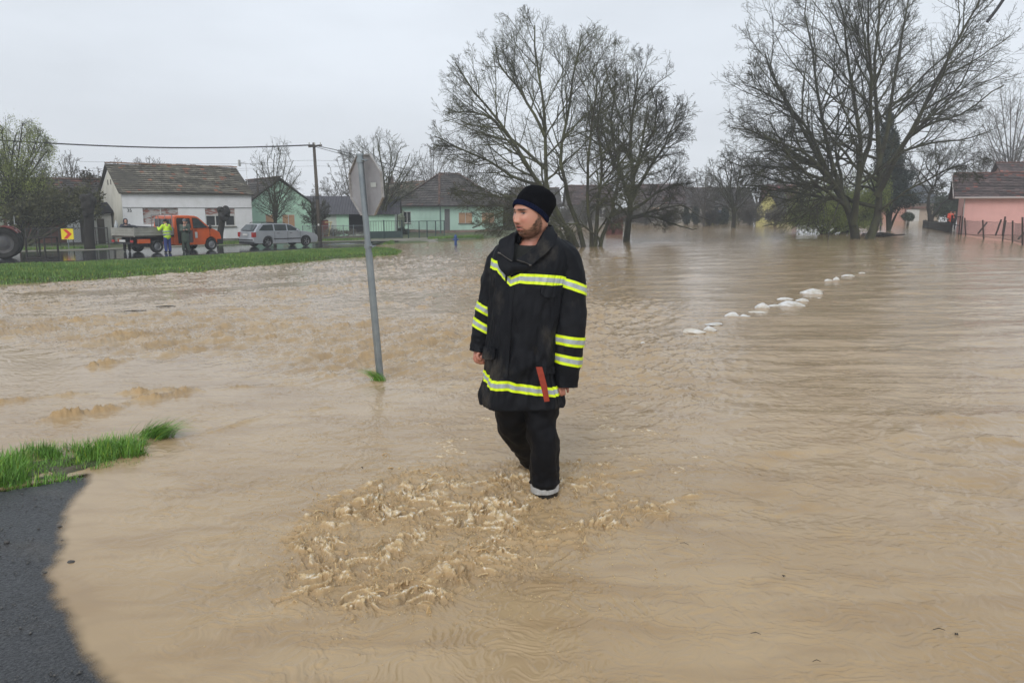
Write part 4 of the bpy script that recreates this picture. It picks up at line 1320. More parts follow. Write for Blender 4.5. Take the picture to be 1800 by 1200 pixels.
def foliage_tree(name, label, u, v, d, blobs, n, size, m, seed, asp=.45, hang=0, trunk_r=.16, cat='tree', base_z=None, group=None, stems=None):
    """crown given as px ellipses filled with leaf blades on a skeleton of twigs"""
    r = np.random.default_rng(seed)
    b = at(u, v, d); b.z = (gz(b.x, b.y) if base_z is None else base_z) - .1
    t = thing(name, label, cat, tuple(b), group=group)
    bn = np.array(b)
    w = Wood(seed)
    P = []; RR = []; pts = []
    tot = sum(bl[2] * bl[3] for bl in blobs)
    for (cu, cv, ru, rv) in blobs:
        c, rad = env_px(cu, cv, ru, rv, d)
        c = np.array(c) - bn; rad = np.array(rad)
        k = max(3, int(22 * ru * rv / tot))
        for _ in range(k):
            q = r.normal(size=3); q /= np.linalg.norm(q); e = c + q * rad * r.uniform(.4, .95)
            s0 = np.array((r.normal() * .08, r.normal() * .08, 0)); mid = (s0 + c * .75) * .55 + e * .25 + r.normal(size=3) * .12
            K0 = catmull([tuple(s0), tuple(mid), tuple(e)], 8)
            P.append(K0); RR.append(trunk_r * np.linspace(1, .08, 8) * r.uniform(.35, .8))
        m_ = int(n * ru * rv / tot)
        cl = r.normal(size=(max(6, m_ // 90), 3)); cl /= np.linalg.norm(cl, axis=1)[:, None]; cl *= r.uniform(.25, 1.0, (len(cl), 1)) ** .6
        j = r.integers(0, len(cl), m_)
        q = cl[j] + r.normal(size=(m_, 3)) * .17
        pts.append(c + q * rad)
    w.tubes(np.array(P), np.array(RR), 4)
    link('trunk', mesh_from('trunk', np.concatenate(w.V), quads=np.concatenate(w.Q), mats=[BARK]), t)
    c = np.concatenate(pts); n = len(c)
    if hang: c[:, 2] -= np.abs(r.normal(size=n)) * hang
    c[:, 2] = np.maximum(c[:, 2], .05)
    s = size * r.uniform(.5, 1.4, n)[:, None]
    a = r.normal(size=(n, 3)); 
    if hang: a[:, 2] = -1.6
    a /= np.linalg.norm(a, axis=1)[:, None]
    bb = np.cross(a, r.normal(size=(n, 3))); bb /= np.linalg.norm(bb, axis=1)[:, None]
    V = np.stack([c - a * s, c + bb * s * asp, c + a * s, c - bb * s * asp], 1).reshape(-1, 3)
    me = mesh_from('crown', V, quads=np.arange(n * 4).reshape(n, 4), mats=[m], smooth=False)
    g = pnoise(c[:, 0] * .9, c[:, 2] * .9 + c[:, 1] * .7, 3) * .4 + r.uniform(.6, 1.2, n)
    set_tint(me, np.repeat(np.clip(g, .3, 1.6)[:, None], 3, 1))
    link('crown', me, t)
    return t

def other_trees():
    # left edge
    fan_tree('willow with fresh yellow-green leaves at the left edge of the picture', 22, 402, 52, (25, 290, 88, 100), 51, n=9, r=.20, bark=BARK, name='willow_tree', leaves=dict(n=24000, size=.075, mat=LEAF_YG, spread=.18, hang=.35, asp=.22), rmin=.010)
    foliage_tree('bush', 'dark overgrown evergreen bush against the brick house under the willow', 40, 408, 51.5, [(30, 372, 45, 30), (75, 358, 45, 34), (115, 362, 34, 34), (155, 358, 26, 32)], 17000, .09, LEAF_OL, 52, cat='bush')
    foliage_tree('bush', 'brownish ivy-covered thicket between the willow and the white house', 140, 400, 60, [(110, 352, 45, 40), (155, 352, 36, 42), (165, 330, 20, 26)], 13000, .10, LEAF_BR, 53, cat='bush')
    fan_tree('slender bare tree poking up between the willow and the white house', 125, 400, 62, (125, 315, 26, 52), 54, n=6, r=.10)
    fan_tree('crooked bare tree touching the gable of the white house', 165, 400, 66, (170, 335, 32, 42), 55, n=6, r=.10)
    fan_tree('small bare treetop above the left end of the white house roof', 205, 400, 78, (208, 310, 20, 32), 56, n=5, r=.09)
    fan_tree('wide bare treetop rising over the middle of the white house roof', 262, 400, 80, (263, 305, 34, 34), 57, n=7, r=.12)
    fan_tree('young two-stemmed bare tree in front of the green gabled house', 483, 418, 57, (487, 320, 52, 85), 58, n=8, r=.11, bark=BARK, rmin=.008)
    fan_tree('small dense bare bush beside the wooden utility pole', 558, 418, 62, (552, 372, 34, 28), 59, n=8, r=.07, name='bare_bush', cat='bush', bark=BARK)
    fan_tree('large bare tree spreading behind the back of the road sign', 678, 405, 72, (668, 310, 84, 88), 60, n=9, r=.26, bark=BARK_MOSS, rmin=.012)
    fan_tree('low bare tree to the left of the road sign, over the grey metal roof', 612, 400, 82, (607, 305, 32, 45), 61, n=6, r=.12)
    fan_tree('bare tree behind the hipped tile roof of the pale green house', 760, 400, 95, (765, 290, 45, 50), 62, n=7, r=.15)
    fan_tree('bare tree rising behind the right end of the pale green house', 815, 402, 96, (830, 300, 45, 55), 63, n=7, r=.15)
    fan_tree('two-trunked bare tree standing in deep water in the middle distance', 1289, 396, 82, (1292, 325, 66, 70), 64, n=9, r=.22, bark=BARK, base_z=-.3, rmin=.014)
    fan_tree('bare tree between the leaning tree and the far yellow house', 1238, 396, 88, (1232, 340, 40, 48), 65, n=7, r=.14, base_z=-.2, rmin=.014)
    fan_tree('bare tree over the red-roofed house', 1375, 390, 115, (1365, 330, 34, 42), 66, n=6, r=.13, base_z=.2, rmin=.016)
    foliage_tree('willow_bush', 'bright green willow bush hanging over the water left of the huge tree', 1450, 402, 62, [(1450, 350, 62, 44), (1415, 362, 35, 36), (1490, 350, 40, 50), (1545, 345, 22, 46), (1455, 388, 62, 18), (1505, 388, 40, 18)], 32000, .085, LEAF_YG, 67, hang=.25, asp=.25, base_z=-.2, cat='bush')
    foliage_tree('willow_bush', 'dark olive green bush behind the two forked trunks', 1500, 400, 66, [(1500, 365, 45, 30), (1440, 375, 50, 22)], 14000, .10, LEAF_DK, 77, hang=.15, base_z=-.2, cat='bush')
    foliage_tree('conifer', 'tall dark conifer behind the huge bare tree on the right', 1562, 396, 72, [(1560, 215, 10, 22), (1561, 250, 18, 25), (1563, 285, 28, 25), (1565, 318, 38, 25), (1566, 350, 46, 22)], 26000, .11, LEAF_CON, 68, base_z=-.1, trunk_r=.2)
    tw = at(1640, 386, 78)
    make_tree('bare_tree', 'black twisted bare tree beside the picket fence with one limb leaning to the pink house', Vector((tw.x, tw.y, .0)), [
        dict(p=[(1636, 388), (1630, 362), (1634, 340), (1645, 318), (1640, 295)], r=.28, dy=0), dict(p=[(1636, 384), (1655, 362), (1672, 350), (1690, 338)], r=.20, dy=-1),
        dict(p=[(1645, 318), (1665, 300), (1690, 296)], r=.12, dy=1), dict(p=[(1634, 340), (1650, 330), (1665, 322)], r=.10, dy=-1), dict(p=[(1640, 330), (1620, 310), (1600, 290), (1590, 270)], r=.11, dy=1), dict(p=[(1642, 310), (1630, 285), (1635, 260)], r=.1, dy=1)],
        env_px(1645, 305, 56, 62, 78), 69, [dict(n=8, L=(.4, .8), K=6, trop=.15, wig=.2, sides=4, lo=.4), dict(n=6, L=(.4, .7), K=5, trop=.1, wig=.2, lo=.15), dict(n=5, L=(.35, .7), K=4, trop=.1, wig=.2, lo=.1)], mat('bark_black', (.018, .015, .013), (.03, .026, .02), scale=2, rough=.9), d=78, rmin=.012)
    fan_tree('tall bare tree at the right edge behind the pink house', 1775, 385, 88, (1790, 240, 80, 110), 70, n=9, r=.26, bark=BARK_FAR, rmin=.015)
    fan_tree('low bare tree over the ridge of the pink house', 1715, 390, 92, (1712, 290, 40, 32), 71, n=7, r=.12, rmin=.015)
    foliage_tree('round_bush', 'small clipped round green bush standing in water by the white garage door', 1596, 388, 88, [(1596, 381, 11, 7)], 4500, .07, LEAF_DK, 72, base_z=.05, cat='bush', trunk_r=.03)
    for k, (u, hgt) in enumerate([(1206, 26), (1223, 30), (1259, 24), (1274, 26)]):
        foliage_tree('cypress', ['clipped dark cypress nearest the leaning tree', 'tallest of the dark cypresses before the far yellow gate', 'dark cypress just right of the yellow gate', 'dark cypress touching the two-trunked tree'][k], u, 394, 95, [(u, 392 - hgt * .45, 6.5, hgt * .5), (u, 392 - hgt * .75, 4, hgt * .35)], 3200, .10, LEAF_CON, 80 + k, base_z=-.1, group='dark cypresses by the far water edge', trunk_r=.05)
    # the far line of bare woods over the roofs
    FT = [(1330, 112, 300, 30, 38, 'bare tree top left of the willow bush'), (1180, 118, 325, 40, 40, 'faint bare tree at the end of the flooded green'), (930, 120, 335, 45, 40, 'faint bare tree far behind the hatted man'), (1600, 125, 320, 38, 40, 'faint bare tree over the far garage roof'),
          (1060, 125, 335, 50, 35, 'faint bare tree over the low white houses'), (585, 110, 345, 40, 35, 'faint bare tree behind the utility pole'), (720, 118, 320, 40, 40, 'faint bare tree over the tiled wing of the pale green house'), (1385, 122, 330, 30, 35, 'faint bare tree behind the red roof'), (90, 95, 335, 40, 40, 'faint bare tree far behind the willow'), (1745, 120, 310, 45, 35, 'faint bare tree behind the pink house ridge')]
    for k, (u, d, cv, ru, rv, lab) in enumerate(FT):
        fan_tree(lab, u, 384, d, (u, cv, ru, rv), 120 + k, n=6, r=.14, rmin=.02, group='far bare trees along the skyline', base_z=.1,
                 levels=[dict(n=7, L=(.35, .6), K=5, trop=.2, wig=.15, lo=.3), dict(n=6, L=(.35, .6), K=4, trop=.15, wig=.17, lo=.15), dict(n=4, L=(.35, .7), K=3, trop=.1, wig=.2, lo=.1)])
    for k, (u, dd, cv, ru, rv, lab) in enumerate([(935, 94, 378, 32, 24, 'low bare thicket behind the mans shoulder'), (985, 92, 380, 30, 22, 'low bare thicket left of the leaning stems'), (1030, 94, 376, 34, 26, 'low bare thicket between the many stems'), (1078, 90, 382, 26, 20, 'low bare thicket by the rust red lean-to'),
            (1135, 94, 378, 32, 24, 'low bare thicket right of the broad bare tree'), (1178, 92, 380, 28, 22, 'low bare thicket left of the cypresses'), (1248, 90, 382, 22, 18, 'low bare thicket in front of the yellow gate'), (1318, 92, 376, 28, 26, 'low bare thicket before the yellow house'), (1362, 90, 380, 28, 22, 'low bare thicket between yellow house and willow bush')]):
        fan_tree(lab, u, 399, dd, (u, cv, ru, rv), 160 + k, n=11, r=.06, rmin=.013, name='bare_bush', cat='bush', group='bare thickets along the far water edge', base_z=-.15,
                 levels=[dict(n=8, L=(.35, .7), K=5, trop=.2, wig=.15, lo=.15), dict(n=7, L=(.35, .7), K=4, trop=.15, wig=.17, lo=.1), dict(n=4, L=(.4, .8), K=3, trop=.1, wig=.2, lo=.1)])
    foliage_tree('bush', 'dark ivy thicket at the right-hand corner of the pale green house', 888, 408, 84, [(888, 372, 20, 32), (900, 385, 16, 20)], 7000, .10, LEAF_BR, 171, cat='bush')
    foliage_tree('hedge', 'low evergreen hedge in the water before the far grey house', 1300, 396, 96, [(1258, 384, 26, 10), (1300, 382, 26, 12), (1226, 386, 18, 8)], 5000, .10, LEAF_OL, 172, cat='hedge', base_z=-.1, trunk_r=.03)
    foliage_tree('hedge', 'dark hedge filling the gap between the two far low houses', 1096, 398, 102, [(1096, 380, 28, 14)], 4000, .11, LEAF_BR, 173, cat='hedge', base_z=-.1, trunk_r=.03)
    foliage_tree('bush', 'tall dark scrub between the twisted tree and the pink house gable', 1668, 385, 92, [(1668, 366, 30, 24), (1690, 360, 22, 26)], 8000, .12, LEAF_DK, 174, cat='bush', base_z=.2, trunk_r=.05)
    # pollarded stumps by the road
    for k, (u, v, hd, hu, lean, lab) in enumerate([(158, 436, 46.5, 155, -4, 'thick pollarded trunk with a knobbly head beside the chevron sign'), (386, 431, 53, 393, 8, 'leaning pollarded trunk in front of the white house windows')]):
        b = at(u, v, hd); b.z = gz(b.x, b.y)
        t = thing('pollarded_tree', lab, 'tree', tuple(b), group='pollarded roadside trees')
        top = at(hu, 352 if k == 0 else 372, hd) - b
        hw = 11 if k == 0 else 9
        kk = hd / FPX
        mb = MB(); pts = [Vector((0, 0, -.1)), Vector((top.x * .15, 0, top.z * .3)), Vector((top.x * .5, .05, top.z * .6)), Vector((top.x, 0, top.z))]
        mb.tube([Vector(p) for p in catmull([tuple(p) for p in pts], 10)], list(np.linspace(.30, .24, 10)) if k == 0 else list(np.linspace(.22, .19, 10)), 12)
        mb.build('trunk', bark_mat('bark_black2', (.016, .014, .012), (.03, .027, .022)), t, smooth=True)
        mb = MB(); rr = random.Random(k)
        for _ in range(26):
            a = rr.uniform(0, 6.28); h = rr.uniform(-1, .15)
            mb.ball(top + Vector((math.cos(a) * kk * hw * .65, math.sin(a) * kk * hw * .65, h * (.9 if k == 0 else .6) + .1)), rr.uniform(.14, .24), 8, 6)
        mb.ball(top + Vector((0, 0, -.3)), kk * hw * .9, 12, 8, sc=(1, 1, 1.6 if k == 0 else 1.2))
        o = mb.build('crown', MATS['bark_black2'], t); remesh(o, .05, 1)

big_trees()
other_trees()

# ------------------------------------------------------------------ houses
def plaster(name, c, dirt=None, sc=1.2): return mat(name, c, dirt or tuple(k * .78 for k in c), scale=sc, rough=.9, bump=.004, bscale=9, lo=.42, hi=.78)
TILE_GREY = mat('roof_tile_mossy', (.175, .160, .120), (.095, .085, .068), scale=2.2, rough=.9, tint='tint')
TILE_BROWN = mat('roof_tile_brown', (.090, .078, .070), (.052, .047, .044), scale=2.2, rough=.9, tint='tint')
TILE_RED = mat('roof_tile_red', (.26, .085, .065), (.15, .065, .055), scale=2.5, rough=.9, tint='tint')
GLASS = mat('window_glass', (.012, .014, .016), rough=.08)
WHITEP = mat('white_paint', (.62, .62, .60), (.50, .49, .46), scale=5, rough=.6)
BLIND_T = mat('blind_tan', (.50, .30, .17), (.42, .25, .14), scale=3, rough=.7)
WOODD = mat('wood_dark', (.045, .035, .028), (.08, .065, .05), scale=6, rough=.85, stretch=(1, 1, .2))
CONCR = mat('old_concrete', (.20, .185, .16), (.12, .115, .095), scale=2.5, rough=.95, bump=.005, bscale=12)
BRICKF = mat('flaking_brick', (.42, .40, .385), (.26, .10, .075), scale=2.4, rough=.9, stretch=(1, 1, 3.2), lo=.47, hi=.56)

def roof_plane(mbv, A, B, C, D, rows, cols, rnd, lift=.045, sag=.05, red=0.0):
    """A-B eave, D-C ridge; one slightly crooked tile per cell; returns verts, faces, tints"""
    A, B, C, D = (np.array(p, float) for p in (A, B, C, D))
    n = np.cross(B - A, D - A); n /= np.linalg.norm(n); n = n if n[2] > 0 else -n
    V, F, T = mbv
    s_ = rnd.uniform(-1, 1, (3,))
    for i in range(rows):
        for j in range(cols):
            b = len(V)
            for (di, dj, up) in ((0, 0, lift), (0, 1, lift), (1.12, 1, 0), (1.12, 0, 0)):
                s = (i + di) / rows; t = (j + dj) / cols
                p = (A + (B - A) * t) * (1 - s) + (D + (C - D) * t) * s
                g = sag * (math.sin(t * 7 + s_[0] * 3) * .5 + math.sin(t * 13 + s_[1] * 5) * .25 - math.sin(math.pi * s) * .6)
                V.append(p + n * (up + g + rnd.normal() * .006) + np.array((0, 0, 0)))
            V.append(V[b] - n * (lift + .01)); V.append(V[b + 1] - n * (lift + .01))
            F.append((b, b + 1, b + 2, b + 3)); F.append((b + 4, b + 5, b + 1, b))
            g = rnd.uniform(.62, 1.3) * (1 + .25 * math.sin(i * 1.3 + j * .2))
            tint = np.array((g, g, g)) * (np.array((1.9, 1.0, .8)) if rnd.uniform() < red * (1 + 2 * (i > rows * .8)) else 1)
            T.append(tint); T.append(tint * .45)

def roof_build(name, planes, m, parent, seed, tile=(.30, .24), sag=.05, red=.05, ridge=None, thick=.10):
    rnd = np.random.default_rng(seed)
    V, F, T = [], [], []
    for (A, B, C, D) in planes:
        L = np.linalg.norm(np.array(B) - A); H = np.linalg.norm((np.array(C) + D) / 2 - (np.array(A) + B) / 2)
        roof_plane((V, F, T), A, B, C, D, max(3, int(H / tile[0])), max(4, int(L / tile[1])), rnd, sag=sag, red=red)
        A, B, C, D = (np.array(p, float) for p in (A, B, C, D))
        b = len(V); dn = np.array((0, 0, -thick))
        V += [A + dn * .4, B + dn * .4, C + dn * .4, D + dn * .4, A + dn, B + dn, C + dn, D + dn]
        for f in ((0, 1, 2, 3), (4, 7, 6, 5), (0, 4, 5, 1), (1, 5, 6, 2), (3, 2, 6, 7), (0, 3, 7, 4)):
            F.append(tuple(b + k for k in f)); T.append(np.array((.5, .5, .5)))
    for (P, Q) in (ridge or []):
        P, Q = np.array(P, float), np.array(Q, float); n = int(np.linalg.norm(Q - P) / .33)
        ax = (Q - P) / np.linalg.norm(Q - P); sd = np.cross(ax, (0, 0, 1)); sd /= np.linalg.norm(sd)
        for k in range(n):
            p = P + (Q - P) * k / n; q = P + (Q - P) * (k + 1.1) / n; b = len(V); jz = rnd.normal() * .01
            for c_ in (p, q):
                for (a, h) in ((-.13, .0), (-.07, .09), (.07, .09), (.13, .0)):
                    V.append(c_ + sd * a + np.array((0, 0, h + .03 + jz)))
            for j in range(3): F.append((b + j, b + j + 1, b + 5 + j, b + 4 + j)); T.append(np.array((1.3, .9, .75)) * rnd.uniform(.7, 1.5))
            F.append((b, b + 1, b + 2, b + 3)); T.append(np.array((.6, .5, .5)))
    me = bpy.data.meshes.new(name); me.from_pydata([tuple(v) for v in V], [], F); me.update(); me.materials.append(m)
    set_tint(me, np.array(T))
    return link(name, me, parent)

def wall_with_holes(mb, L, H, holes, th=.25, y=0.0, mi=0):
    """front wall along x with rectangular openings (x0, x1, z0, z1)"""
    xs = sorted({0, L, *[h[0] for h in holes], *[h[1] for h in holes]}); zs = sorted({0, H, *[h[2] for h in holes], *[h[3] for h in holes]})
    for i in range(len(xs) - 1):
        for k in range(len(zs) - 1):
            cx, cz = (xs[i] + xs[i + 1]) / 2, (zs[k] + zs[k + 1]) / 2
            if any(h[0] < cx < h[1] and h[2] < cz < h[3] for h in holes): continue
            mb.box(xs[i], xs[i + 1], y, y + th, zs[k], zs[k + 1], mi)
    return mb

def window(parent, M4, x0, x1, z0, z1, kind='glass', frame=WHITEP, n=2, blind=None, blind_h=1.0, sill=True, th=.06):
    """window on the local plane y=0 of M4 (a matrix that places it on its wall)"""
    f = MB()
    fw = .07
    f.box(x0, x1, .02, .09, z0, z0 + fw); f.box(x0, x1, .02, .09, z1 - fw, z1); f.box(x0, x0 + fw, .021, .089, z0 + fw, z1 - fw); f.box(x1 - fw, x1, .021, .089, z0 + fw, z1 - fw)
    for k in range(1, n):
        c = x0 + (x1 - x0) * k / n; f.box(c - .035, c + .035, .022, .088, z0 + fw, z1 - fw)
    o = f.build('window', frame, parent); o.matrix_basis = M4
    g = MB(); g.box(x0 + .02, x1 - .02, .06, .075, z0 + .02, z1 - .02)
    g.build('pane', GLASS, o)
    if blind is not None:
        b = MB(); zz = z1 - (z1 - z0) * blind_h
        for k in range(n):
            c0 = x0 + (x1 - x0) * k / n + .05; c1 = x0 + (x1 - x0) * (k + 1) / n - .05
            b.box(c0, c1, .0, .03, zz, z1 - .04)
        b.build('blind', blind, o)
    if sill:
        s = MB(); s.box(x0 - .06, x1 + .06, -.09, .02, z0 - .07, z0 - .003); s.build('sill', CONCR, o)
    return o

def house_at(u, v, d, phi, name, label, z=None):
    p = at(u, v, d); zz = gz(p.x, p.y) if z is None else z
    return thing(name, label, 'house', (p.x, p.y, zz), R(phi))

def gable_house(t, L, W, H, RH, wall, roofm, holes, axis='x', over=.3, seed=1, tile=(.30, .24), side=None, red=.05, sag=.05, base=None, ridge=True, back=True):
    """local x along the front, y to the back. axis: direction of the ridge"""
    mb = MB()
    wall_with_holes(mb, L, H, holes)
    mb.box(0, .25, .25, W, 0, H); mb.box(L - .25, L, .25, W, 0, H); mb.box(.25, L - .25, W - .25, W, 0, H)
    RW = RH - .1
    if axis == 'x':
        for x in (0, L - .25):
            mb.add([(x, 0, H), (x, W, H), (x, W / 2, RW - .08), (x + .25, 0, H), (x + .25, W, H), (x + .25, W / 2, RW - .08)], [(0, 1, 2), (3, 5, 4), (0, 2, 5, 3), (1, 4, 5, 2), (0, 3, 4, 1)])
    else:
        for y in (0, W - .25):
            mb.add([(0, y, H), (L, y, H), (L / 2, y, RW - .08), (0, y + .25, H), (L, y + .25, H), (L / 2, y + .25, RW - .08)], [(0, 1, 2), (3, 5, 4), (0, 2, 5, 3), (1, 4, 5, 2), (0, 3, 4, 1)])
    mb.build('wall', wall, t)
    inn = MB(); inn.box(.3, L - .3, .9, .93, 0, H - .05); inn.build('room_shade_sheet', mat('painted_room_shade', (.006, .006, .007), rough=.95), t)  # near-black sheet paints the unlit room behind the openings
    if base is not None:
        b = MB(); b.box(-.03, L + .03, -.03, .2, -.3, .45); b.box(-.03, .2, .2, W, -.3, .45); b.build('plinth', base, t)
    o = over
    if axis == 'x':
        k = (RH - H) / (W / 2); ze = H - k * o + .09; RH = RH + .09
        pl = [((-o, -o, ze), (L + o, -o, ze), (L + o, W / 2, RH), (-o, W / 2, RH)), ((-o, W + o, ze), (L + o, W + o, ze), (L + o, W / 2, RH), (-o, W / 2, RH))]
        rd = [((-o, W / 2, RH), (L + o, W / 2, RH))]
    else:
        k = (RH - H) / (L / 2); ze = H - k * o + .09; RH = RH + .09
        pl = [((-o, -o, ze), (-o, W + o, ze), (L / 2, W + o, RH), (L / 2, -o, RH)), ((L + o, -o, ze), (L + o, W + o, ze), (L / 2, W + o, RH), (L / 2, -o, RH))]
        rd = [((L / 2, -o, RH), (L / 2, W + o, RH))]
    return roof_build('roof', pl, roofm, t, seed, tile, red=red, ridge=rd if ridge else None, sag=sag)

ID = Matrix.Identity(4)
def side_matrix(x):     # windows on the x = const side wall facing +x
    return Matrix.Translation((x, 0, 0)) @ Matrix.Rotation(R(90), 4, 'Z')

def text_mesh(parent, body, size, m, loc, rot=(math.pi / 2, 0, 0), name='lettering', ext=.01):
    c = bpy.data.curves.new(name, 'FONT'); c.body = body; c.size = size; c.extrude = ext; c.align_x = 'CENTER'; c.align_y = 'CENTER'
    o = bpy.data.objects.new(name, c); COL.objects.link(o)
    dg = bpy.context.evaluated_depsgraph_get(); me = bpy.data.meshes.new_from_object(o.evaluated_get(dg)); bpy.data.objects.remove(o)
    me.materials.clear(); me.materials.append(m)
    n = link(name, me, parent); n.location = loc; n.rotation_euler = rot
    return n

def houses():
    # --- white house with the number 35
    t = house_at(220, 431, 53.5, 38, 'white_house', 'white plastered cottage with sagging mossy tile roof and bricked-up window, behind the orange truck')
    whi = plaster('plaster_white', (.80, .80, .81), (.66, .66, .65))
    L, W, H = 8.7, 6.6, 3.45
    holes = [(1.25, 3.55, 1.35, 2.42), (5.35, 7.45, 1.15, 2.42)]
    gable_house(t, L, W, H, 5.35, whi, TILE_GREY, holes, seed=3, tile=(.27, .25), red=.035, sag=.06, over=.18)
    # yellowed gable coat over the side wall
    g = MB(); g.add([(-.006, 0, 0), (-.006, W, 0), (-.006, W, H - .12), (-.006, W / 2, 5.05), (-.006, 0, H - .12)], [(0, 1, 2, 3, 4)]); g.build('gable_coat', plaster('plaster_cream', (.78, .75, .66), (.58, .55, .47), .8), t)
    g = MB(); g.box(1.25, 3.55, .10, .2, 1.35, 2.42); g.build('bricked_window', BRICKF, t)
    g = MB(); g.box(2.37, 2.43, .05, .1, 1.35, 2.42); g.build('window_post', WHITEP, t)
    o = window(t, ID, 5.35, 7.45, 1.15, 1.95, n=3)
    g = MB(); g.box(5.35, 7.45, .05, .12, 1.95, 2.42); g.build('roller_box', BRICKF, t)
    g = MB(); g.box(0.02, L - .02, -.03, -.002, 2.43, 2.47); g.build('string_course', mat('grey_line', (.25, .25, .25), rough=.9), t)
    g = MB(); g.box(0.0, L, -.04, -.004, -.2, .28); g.build('plinth', CONCR, t)
    text_mesh(t, '35', .30, mat('black_paint', (.01, .01, .01), rough=.6), (.42, -.012, 2.25))
    for y_ in (2.6, 3.5): g = MB(); g.box(-.035, -.008, y_, y_ + .15, 4.0, 4.35); g.build('gable_vent', WOODD, t)

    # --- green gabled house
    t = house_at(442, 422, 63, 36, 'green_house', 'mint green cottage whose gable faces the road, behind the silver car')
    grn = plaster('plaster_mint', (.47, .69, .54), (.37, .57, .43))
    gable_house(t, 5.0, 8, 2.9, 4.75, grn, TILE_BROWN, [(1.2, 2.0, .85, 1.95), (2.55, 3.6, .85, 1.95)], axis='y', seed=5, tile=(.32, .26), over=.25)
    window(t, ID, 1.2, 2.0, .85, 1.95, blind=BLIND_T, blind_h=.55, n=1); window(t, ID, 2.55, 3.6, .85, 1.95, blind=BLIND_T, blind_h=.95, n=2)
    g = MB(); g.tube([(.8, .3, 3.0), (.8, .3, 5.4)], .03, 6); g.tube([(.8, .3, 3.6), (.8, .3, 4.2)], .09, 8)
    g.build('chimney_pipe', WOODD, t)
    a = thing('antenna', 'thin white television antenna mast between the white and the green roof', 'antenna', tuple(at(437, 330, 60)))
    an = MB(); z0 = 0; an.tube([(0, 0, -1.6), (-.12, 0, 1.75)], .016, 5)
    for k in range(6): an.tube([(-.12 - .45 + k * .08, -.25, 1.75 + .02 * k), (-.12 - .45 + k * .08, .25, 1.75 + .02 * k)], .010, 4)
    an.box(-.62, -.56, -.22, .22, 1.55, 2.0); an.tube([(-.55, 0, 1.78), (.1, 0, 1.74)], .012, 4); an.build('mast', WHITEP, a)

    # --- long low building with a grey metal roof
    t = house_at(540, 413, 70, 6, 'outbuilding', 'long low outbuilding with dark ribbed metal roof and red door')
    metal = mat('metal_roof', (.072, .066, .078), (.05, .047, .056), scale=1.5, rough=.45)
    offw = plaster('plaster_offwhite', (.50, .54, .49), (.38, .44, .38))
    m = MB(); wall_with_holes(m, 7.6, 2.0, [(1.2, 1.85, 0, 1.45), (3.6, 5.2, .3, 1.95)]); m.box(7.35, 7.6, .25, 5, 0, 2.0); m.box(0, .25, .25, 5, 0, 2); m.build('wall', offw, t)
    for x_, x2_ in ((2.55, 3.6), (5.2, 7.6)): m = MB(); m.box(x_, x2_, -.012, -.002, 0, 2.0); m.build('green_bay', grn, t)
    m = MB(); m.box(.2, 7.4, 1.6, 1.63, 0, 1.98); m.build('room_shade_sheet', MATS['painted_room_shade'], t)  # black sheet painted as the shade inside the open bay
    m = MB(); m.box(1.2, 1.85, .06, .1, 0, 1.45); m.build('door', mat('door_red', (.20, .035, .025), (.14, .03, .02), scale=4, rough=.6), t)
    m = MB()
    for k in range(42):
        x = -1.6 + k * .23
        m.add([(x, -.35, 1.93), (x + .23, -.35, 1.93), (x + .23, 3.0, 3.55), (x, 3.0, 3.55)], [(0, 1, 2, 3)]); m.box(x - .02, x + .02, -.36, -.34, 1.92, 1.99)
        m.add([(x - .02, -.35, 1.94), (x + .02, -.35, 1.94), (x + .02, 3.0, 3.56), (x - .02, 3.0, 3.56), (x, -.35, 1.99), (x, 3.0, 3.61)], [(0, 4, 5, 3), (4, 1, 2, 5)])
    m.add([(-1.6, 3, 3.55), (8.06, 3, 3.55), (8.06, 6, 2.0), (-1.6, 6, 2.0)], [(0, 1, 2, 3)])
    m.build('roof', metal, t)

    # --- pale green hipped house
    t = house_at(775, 409, 78, 38, 'green_house', 'pale green hipped-roof house with tan shutters, to the left of the wading man')
    L, W, H, RH = 7.6, 8.2, 2.85, 5.9
    m = MB(); wall_with_holes(m, L, H, [(2.1, 3.75, .95, 2.0), (4.9, 6.5, .95, 2.0)]); m.box(L - .25, L, .25, W, 0, H)
    m.box(0, .25, .25, 5.6, 0, H); m.box(0, .25, 5.6, 7.2, 0, .9); m.box(0, .25, 5.6, 7.2, 2.1, H); m.box(0, .25, 7.2, W, 0, H)
    grn2 = plaster('plaster_palegreen', (.53, .73, .62), (.43, .62, .51))
    m.build('wall', grn2, t)
    m = MB(); m.box(.35, L - .3, .9, .93, 0, H - .05); m.box(.8, .83, .5, W - .3, 0, H - .05); m.build('room_shade_sheet', MATS['painted_room_shade'], t)  # dark sheets stand for the shade of the rooms
    window(t, ID, 2.1, 3.75, .95, 2.0, blind=BLIND_T, blind_h=.98); window(t, ID, 4.9, 6.5, .95, 2.0, blind=BLIND_T, blind_h=.98)
    ML = Matrix.Rotation(R(-90), 4, 'Z')
    o = window(t, ML, -7.2, -5.6, .9, 2.1, n=2)
    m = MB(); m.box(.45, 1.05, -.015, -.003, .1, 2.35); m.build('stone_strip', mat('grey_stone', (.20, .20, .20), (.11, .11, .115), scale=9, rough=.9), t)
    m = MB(); m.box(-.04, L + .04, -.04, -.005, -.4, .3); m.box(-.04, -.005, 0, W, -.4, .3); m.build('plinth', mat('plinth_pink', (.30, .21, .16), (.20, .15, .12), scale=2, rough=.9), t)
    o = .45; ze = H - .18
    r1, r2 = (L / 2 - .0, W * .42, RH), (L / 2, W * .62, RH)
    r1 = (2.6, W / 2, RH); r2 = (L - 2.6, W / 2, RH)
    A, B, C, D = (-o, -o, ze), (L + o, -o, ze), (L + o, W + o, ze), (-o, W + o, ze)
